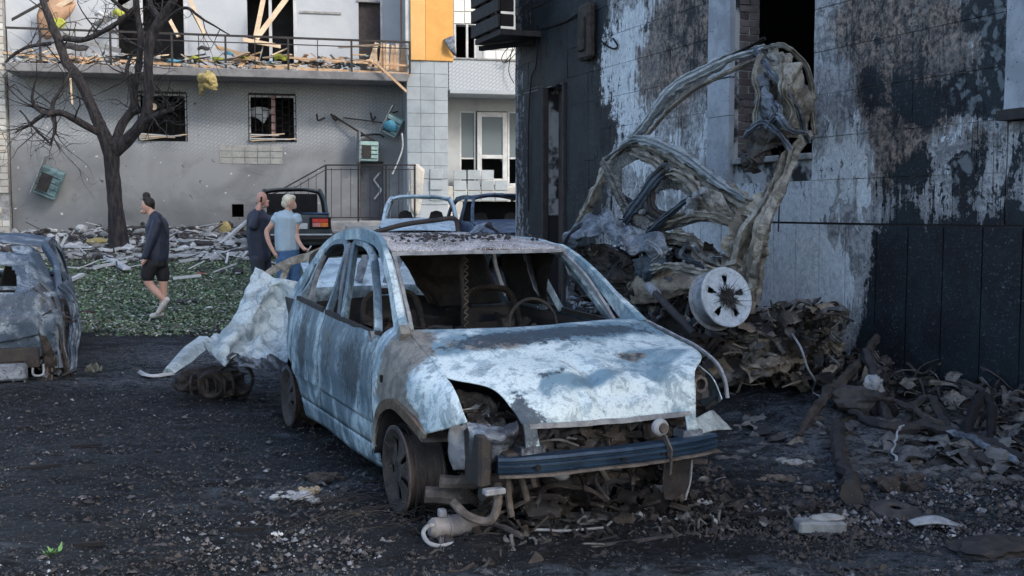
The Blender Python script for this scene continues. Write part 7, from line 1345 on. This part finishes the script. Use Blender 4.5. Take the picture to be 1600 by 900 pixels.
# radiator panel with its broken frame
c = gp(935, 850); rd = thing('burnt_radiator', 'burnt radiator panel with broken frame bars lying before the bumper', 'radiator', (c[0], c[1], 0))
RO = np.array([c[0], c[1], 0]); rg = lambda px, py, h=.02: gp(px, py, h) - RO
V, Fq = patch([[rg(822, 822, .05), rg(910, 812, .04), rg(1005, 812, .03)], [rg(832, 832, .045), rg(912, 826, .035), rg(1000, 820, .03)], [rg(836, 842, .04), rg(905, 838, .03), rg(965, 826, .03)]], 50, 20, .012, 14, 4); ob('core', V, Fq, M['fins'], rd, solid=.01, zones=[])
for P, rr, mt in (([(834, 844, .05), (880, 843, .045), (940, 837, .04), (960, 826, .05)], .007, 'ashgrey'), ([(845, 848, .03), (862, 862, .03), (880, 878, .025)], .012, 'browncast'), ([(880, 874, .03), (950, 862, .03), (1050, 848, .03)], .013, 'darkdebris'), ([(1015, 812, .04), (1035, 826, .04), (1060, 842, .02)], .009, 'browncast'), ([(810, 826, .03), (818, 836, .05), (824, 850, .02)], .02, 'browncast')):
    V, Fq = tube([rg(*p) for p in P], rr, 24, 6, rough=.006, rs=12); ob('frame_bar', V, Fq, M[mt], rd)
V, Fq = patch([[rg(845, 848, .02), rg(960, 836, .02), rg(1050, 840, .02)], [rg(882, 872, .015), rg(960, 862, .015), rg(1045, 848, .015)]], 30, 10, .01, 12); ob('charred_backing', V, Fq, M['soot'], rd, solid=.005)
# weed sprig at lower left, dry tuft by the left car
def sprig(name, label, px, py, n, h, mat, cat='plant', lay=.8):
    c = gp(px, py); m = MB()
    for i in range(n):
        a = random.uniform(0, 6.28); L = h * random.uniform(.5, 1.2); d = np.array([math.cos(a) * lay, math.sin(a) * lay, random.uniform(.2, 1)]); p0 = RNG.normal(0, h * .25, 3) * (1, 1, 0); w_ = L * .18
        s_ = np.array([-math.sin(a), math.cos(a), 0]) * w_; m.add([p0, p0 + d * L * .5 + s_, p0 + d * L, p0 + d * L * .5 - s_], [(0, 1, 2, 3)])
    o = m.build(name, mat); o.location = tuple(c); tag(o, label, cat)
sprig('weed_sprig', 'small fresh green sprig lying on the soot at the lower left', 82, 868, 34, .05, plain('fresh_leaf', (0.13, 0.26, 0.09), (0.08, 0.18, 0.07)))
sprig('dry_tuft', 'dry pale grass tuft beside the left burnt car', 145, 582, 160, .10, plain('dry_grass', (0.22, 0.24, 0.22), (0.12, 0.14, 0.12)), lay=.25)
for px, py, L, a, lab in ((135, 702, .20, .1, 'short straight black stick on the soot at the left'), (60, 738, .22, .5, 'dark curved twig on the soot near the left edge'), (140, 858, .14, -.05, 'dark brown strip lying right of the green sprig'), (385, 834, .18, -.1, 'black flat stick left of the wheel wires'), (1190, 812, .35, .12, 'long low dark bar on the ground right of the radiator'), (1235, 812, .40, .5, 'thin dark rod leaning behind the pale block')):
    c = gp(px, py, .02); V, Fq = plank((-L / 2, 0, 0), (L / 2, L * math.tan(a) * .6, .01), .02, .018); V = np.asarray(V); o = ob('charred_stick', V, Fq, M['black']); o.location = tuple(c); tag(o, lab, 'stick')
# mixed torn scraps by the heap (uncountable)
def scraps(name, n, xy, mats, smin, smax):
    for k, mt in enumerate(mats):
        m = MB()
        for i in range(n // len(mats)):
            px, py = xy(); p = gp(px, py, random.uniform(0, .05)); s = random.uniform(smin, smax); a = random.uniform(0, 6.28)
            V, Fq = patch([[(-s, -s * .5, 0), (0, -s * .6, s * .2), (s, -s * .4, 0)], [(-s, s * .5, .1 * s), (0, s * .6, s * .5), (s, s * .4, 0)]], 5, 4, s * .5, 4 / s, i); V = rot(V, (random.uniform(-.8, .8), random.uniform(-.5, .5), a)) + p; m.add(V, Fq)
        tag(m.build('%s_%s' % (name, ('dark', 'grey', 'brown', 'pale')[k]), M[mt], smooth=True, zones=[]), kind='stuff')
def xy1():
    while True:
        px = random.uniform(1090, 1600); t = (px - 1100) / 500; py = random.uniform(590 + 75 * t, 690 + 60 * t)
        return px, py
scraps('torn_scraps', 420, xy1, ['darkdebris', 'soot', 'tanheap', 'greydark2'], .03, .10)
def xy2(): return random.uniform(700, 1130), random.uniform(755, 830)
scraps('charred_scraps', 260, xy2, ['darkdebris', 'soot', 'soot_rust', 'ashgrey'], .012, .04)
m = MB()
for i in range(500):
    px = random.uniform(1120, 1600); t = (px - 1100) / 500; p = gp(px, random.uniform(600 + 70 * t, 720 + 40 * t), .01); s = random.uniform(.012, .05) ; m.add(*blob(p, (s * 1.3, s, s * .7), i, .5, n=1))
tag(m.build('ash_rubble', M['greydark']), kind='stuff')
# torn bits on the roof edge seen against the navy hatchback
V, Fq = patch([[(.18, 1.30, 1.44), (.27, 1.3, 1.52), (.36, 1.32, 1.45)], [(.16, 1.45, 1.43), (.30, 1.5, 1.50), (.42, 1.5, 1.43)]], 20, 12, .03, 14, 4); ob('roof_scrap', V, Fq, M['greysheet'], car, zones=[], solid=.004)
V, Fq = tube([(-.35, 1.95, 1.43), (-.1, 1.98, 1.49), (.15, 2.0, 1.52), (.30, 2.0, 1.53), (.33, 2.0, 1.44)], .018, 30, 8); ob('roof_trim', V, Fq, M['soot'], car)

# ================================================================ people
def person(label, dep, base, bones, skin, clothes, hair, feet, extra=None, vox=.012):
    """every volume is a chain of (px, py, depth offset, radius m); the body is one voxel-welded surface, clothes likewise"""
    O = np.array([base[0], base[1], 0.0]); w = lambda q: at(q[0], q[1], dep + q[2]) - O
    p = thing('person', label, 'person', O)
    def vol(name, chains, mat, vx=vox, par=p, sm=3):
        m = MB()
        for ch in chains:
            fl = 1.0
            if ch[0] == 'ell':
                _, q, r = ch; bm = bmesh.new(); bmesh.ops.create_icosphere(bm, subdivisions=3, radius=1); V = np.array([v.co[:] for v in bm.verts]) * r + w(q); Fq = [tuple(v.index for v in f.verts) for f in bm.faces]; bm.free(); m.add(V, Fq); continue
            if isinstance(ch[0], float): fl = ch[0]; ch = ch[1:]
            P = [w(q) for q in ch]; R = [q[3] for q in ch]; a = P[0] + (P[0] - P[1]) / np.linalg.norm(P[0] - P[1]) * R[0] * .55; b = P[-1] + (P[-1] - P[-2]) / np.linalg.norm(P[-1] - P[-2]) * R[-1] * .55
            Q = [a] + P + [b]; RR = [R[0] * .35] + R + [R[-1] * .35]; V, Fq = sweep(Q, [(x, z * fl) for x, z in ring(12)], 6 * len(Q), scale=RR, up=(0, -1, 0.01)); m.add(V, Fq)
        o = m.build(name, mat, par, smooth=True); md = o.modifiers.new('weld', 'REMESH'); md.mode = 'VOXEL'; md.voxel_size = vx; md.use_smooth_shade = True
        s_ = o.modifiers.new('sm', 'SMOOTH'); s_.factor = .5; s_.iterations = sm; return o
    vol('body', bones, skin, vx=.009, sm=2)
    for nm, ch, mt in clothes: vol(nm, ch, mt)
    for nm, ch, mt in hair: vol(nm, ch, mt, .008, sm=1)
    if extra: extra(p, w, vol)
    return p
SK = plain('skin', (0.62, 0.38, 0.29), (0.56, 0.32, 0.25), 6, .55, bump=.05); SKR = plain('ruddy_skin', (0.58, 0.32, 0.25), (0.50, 0.26, 0.20), 6, .55, bump=.05)
NV = plain('navy_jacket', (0.030, 0.038, 0.065), (0.02, 0.025, 0.045), 7, .6, bump=.6, bd=.01); BKC = plain('black_cloth', (0.012, 0.012, 0.015), (0.02, 0.02, 0.024), 9, .8); TEE = plain('grey_blue_tee', (0.42, 0.54, 0.62), (0.36, 0.47, 0.55), 5, .9, bump=.4, bd=.01)
JN = plain('blue_jeans', (0.07, 0.16, 0.32), (0.05, 0.11, 0.23), 14, .85); HD = plain('dark_brown_hair', (0.03, 0.02, 0.018), (0.015, 0.012, 0.01), 25, .6); HB = plain('platinum_hair', (0.78, 0.72, 0.58), (0.60, 0.52, 0.38), 22, .6, bump=.8); SH = plain('cream_sneaker', (0.62, 0.60, 0.56), (0.48, 0.46, 0.43), 14, .7)
WD = 14.9
def hand(px, py, d, dx, dy, k=1):
    """palm, four fingers and a thumb, pixel offsets along dx, dy"""
    ch = [[(px, py, d, .026), (px + dx * .5, py + dy * .5, d, .03)]]
    for i in range(4):
        o = (i - 1.5) * 1.6; ch.append([(px + dx * .5 - dy * o * .08, py + dy * .5 + dx * o * .08, d + (i - 1.5) * .018, .0105), (px + dx * .85, py + dy * .9, d + (i - 1.5) * .018, .010), (px + dx * 1.05 - .4, py + dy * 1.1, d + (i - 1.5) * .016, .009)])
    ch.append([(px + dx * .15, py + dy * .15, d - .03, .012), (px + dx * .5 - 2 * k, py + dy * .5, d - .045, .010)])
    return ch
wb = [['ell', (230.5, 321, 0), (.082, .075, .11)], [(226, 328, 0, .05), (229, 330, 0, .05)], [(222, 324, 0, .014), (219.5, 323.5, 0, .013)], [(223, 330, 0, .03), (222, 332, 0, .028)], [(234, 326, 0, .055), (239, 338, 0, .06), (244, 344, 0, .09)], [(244, 350, 0, .13), (245, 375, 0, .12), (243, 400, 0, .13), (242, 415, 0, .13)], [(246, 346, -.12, .05), (238, 372, -.15, .042), (228, 402, -.18, .03), (225, 408, -.18, .026)], [(246, 346, .14, .05), (243, 378, .15, .04), (236, 402, .12, .028)],
      [(237, 412, -.06, .095), (231, 436, -.07, .065), (236, 447, -.07, .058), (245, 457, -.07, .055), (255, 467, -.07, .036)], [(249, 412, .07, .095), (254, 436, .06, .068), (255, 450, .06, .056), (255, 470, .06, .05), (252.5, 485, .06, .036)], [(257, 468, -.07, .038), (253, 478, -.07, .03)], [(253, 488, .06, .04), (243, 491, .06, .03)], *hand(225, 408, -.18, -4, 7)]
def wx(p, w, vol):
    for lab, P in (('sneaker', [[(262, 467, -.07, .040), (256, 475, -.07, .044), (248, 487, -.07, .036), (246, 490, -.07, .03)]]), ('sneaker', [[(254, 490, .06, .042), (246, 492, .06, .045), (236, 494, .06, .036)]])):
        o = vol(lab, P, SH, .009)
    V, Fq = tube([w((248, 336, -.1)), w((255, 350, -.17)), w((262, 372, -.13))], .012, 12, 6); ob('shoulder_strap', V, Fq, BKC, p)
person('woman in dark jacket and black shorts walking left with hair in a bun', WD, at(245, 495, WD), wb, SK,
  [('jacket', [[(242, 341, 0, .10), (245, 352, 0, .165), (246, 375, 0, .165), (245, 398, 0, .165), (244, 407, 0, .15)], [(238, 336, 0, .075), (244, 340, 0, .085), (250, 342, 0, .07)], [(247, 346, -.13, .075), (238, 372, -.17, .068), (228, 398, -.19, .05), (226, 403, -.19, .046)], [(248, 348, .14, .07), (243, 378, .15, .06), (236, 398, .12, .05)]], NV),
   ('shorts', [[(244, 402, 0, .155), (243, 414, 0, .155)], [(237, 412, -.06, .115), (232, 425, -.07, .105), (230, 436, -.07, .085)], [(249, 412, .07, .115), (254, 425, .06, .10), (255, 437, .06, .085)]], BKC)],
  [('hair', [['ell', (233, 317.5, 0), (.082, .082, .085)], ['ell', (228.8, 305.5, 0), (.055, .055, .05)], ['ell', (229.5, 311, 0), (.06, .07, .05)], [(238, 322, 0, .04), (237, 328, 0, .035)]], HD)], None, wx)
MDp = 17.3
mb_ = [['ell', (409, 311, 0), (.088, .10, .125)], [(415, 316, 0, .045), (417, 322, 0, .035)], [(419, 313, 0, .016), (419.8, 314.5, 0, .013)], ['ell', (407, 312, -.09), (.014, .02, .03)], [(406, 322, 0, .062), (404, 332, 0, .075)], [(404, 340, 0, .16), (404, 365, 0, .15), (406, 395, 0, .15), (407, 405, 0, .15)], [(400, 338, -.18, .055), (397, 352, -.26, .05), (403, 330, -.26, .035), (406, 318, -.16, .03)], [(412, 338, .2, .055), (416, 365, .22, .045), (418, 392, .2, .03)], [(402, 405, -.1, .10), (404, 440, -.1, .07), (403, 475, -.1, .05)], [(412, 405, .1, .10), (418, 440, .1, .07), (420, 475, .1, .05)], *hand(405, 324, -.17, 1.5, -7)]
def mx(p, w, vol):
    V, Fq = bbox(-.012, -.02, -.07, .012, .02, .07, .008); ob('phone', rot(V, (0, .1, 0)) + w((408, 314, -.13)), Fq, BKC, p, False)
    o = vol('belt', [[(398, 377.5, 0, .155), (412, 377.5, 0, .155)]], plain('yellow_band', (0.70, 0.58, 0.12)), .012)
    o.scale = (1, 1, 1)
    vol('boot', [[(402, 476, -.1, .05), (408, 480, -.12, .045)]], BKC); vol('boot', [[(420, 476, .1, .05), (426, 480, .08, .045)]], BKC)
mp_ = [('jacket', [[(405, 330, 0, .11), (404, 340, 0, .195), (403, 365, 0, .19), (405, 385, 0, .185), (407, 404, 0, .175)], [(399, 338, -.18, .085), (396, 354, -.27, .078), (400, 342, -.28, .065), (403, 331, -.26, .055)], [(413, 338, .2, .08), (416, 365, .22, .07), (418, 388, .2, .055)]], NV), ('trousers', [[(405, 398, 0, .175), (407, 408, 0, .175)], [(402, 405, -.1, .12), (404, 440, -.1, .10), (403, 472, -.1, .08)], [(412, 405, .1, .12), (418, 440, .1, .10), (420, 472, .1, .08)]], plain('dark_slate_trousers', (0.035, 0.042, 0.06), (0.025, 0.03, 0.042), 6, .8))]
man = person('bald man in dark uniform with yellow waistband holding a phone to his ear', MDp, at(408, 470, MDp), mb_, SKR, mp_, [('beard', [[(415, 320, 0, .028), (411, 323, -.02, .03)]], plain('grey_beard', (0.30, 0.27, 0.25)))], None, mx)
LD = 16.6
lb = [['ell', (453, 316, 0), (.085, .095, .115)], [(459, 320, 0, .045), (460, 325, 0, .035)], [(461.5, 318, 0, .013), (462.3, 319.5, 0, .011)], ['ell', (452, 319, -.09), (.012, .015, .025)], [(451, 325, 0, .055), (450, 333, 0, .065)], [(449, 340, 0, .15), (448, 365, 0, .14), (450, 390, 0, .15), (450, 405, 0, .15)], [(432, 338, -.05, .055), (424, 352, -.06, .046), (417, 362, -.06, .042), (420, 378, -.1, .036), (429, 396, -.13, .028)], [(465, 340, 0, .055), (463, 355, -.03, .048), (463, 368, -.05, .042), (468, 380, -.12, .034), (476, 390, -.18, .027)], [(443, 405, -.08, .10), (442, 440, -.08, .07), (442, 478, -.08, .05)], [(458, 405, .08, .10), (461, 440, .08, .07), (462, 478, .08, .05)], *hand(430, 396, -.13, 3, 7), *hand(476, 389, -.18, 6, 3)]
def lx(p, w, vol):
    V, Fq = bbox(-.01, -.012, -.06, .01, .012, .06, .004); ob('white_phone', rot(V, (0, .6, 0)) + w((483, 389, -.18)), Fq, M['whiteplastic'], p, False)
    vol('shoe', [[(442, 480, -.08, .045), (436, 482, -.1, .04)]], SH); vol('shoe', [[(462, 480, .08, .045), (456, 482, .06, .04)]], SH)
person('person with platinum hair in grey blue tee and jeans seen from behind', LD, at(450, 480, LD), lb, SK,
  [('tee', [[(450, 332, 0, .10), (448, 340, 0, .19), (447, 360, 0, .185), (448, 380, 0, .19), (449, 391, 0, .19)], [(436, 337, -.05, .085), (429, 346, -.06, .078)], [(462, 338, 0, .085), (465, 348, -.02, .078)]], TEE), ('jeans', [[(450, 390, 0, .18), (450, 404, 0, .175)], [(443, 405, -.08, .12), (442, 440, -.08, .09), (442, 474, -.08, .075)], [(458, 405, .08, .12), (461, 440, .08, .09), (462, 474, .08, .075)]], JN)],
  [('hair', [['ell', (450.5, 312.5, 0), (.098, .108, .095)], ['ell', (447, 318, 0), (.075, .09, .07)], ['ell', (456, 309, 0), (.06, .08, .05)]], HB)], None, lx)
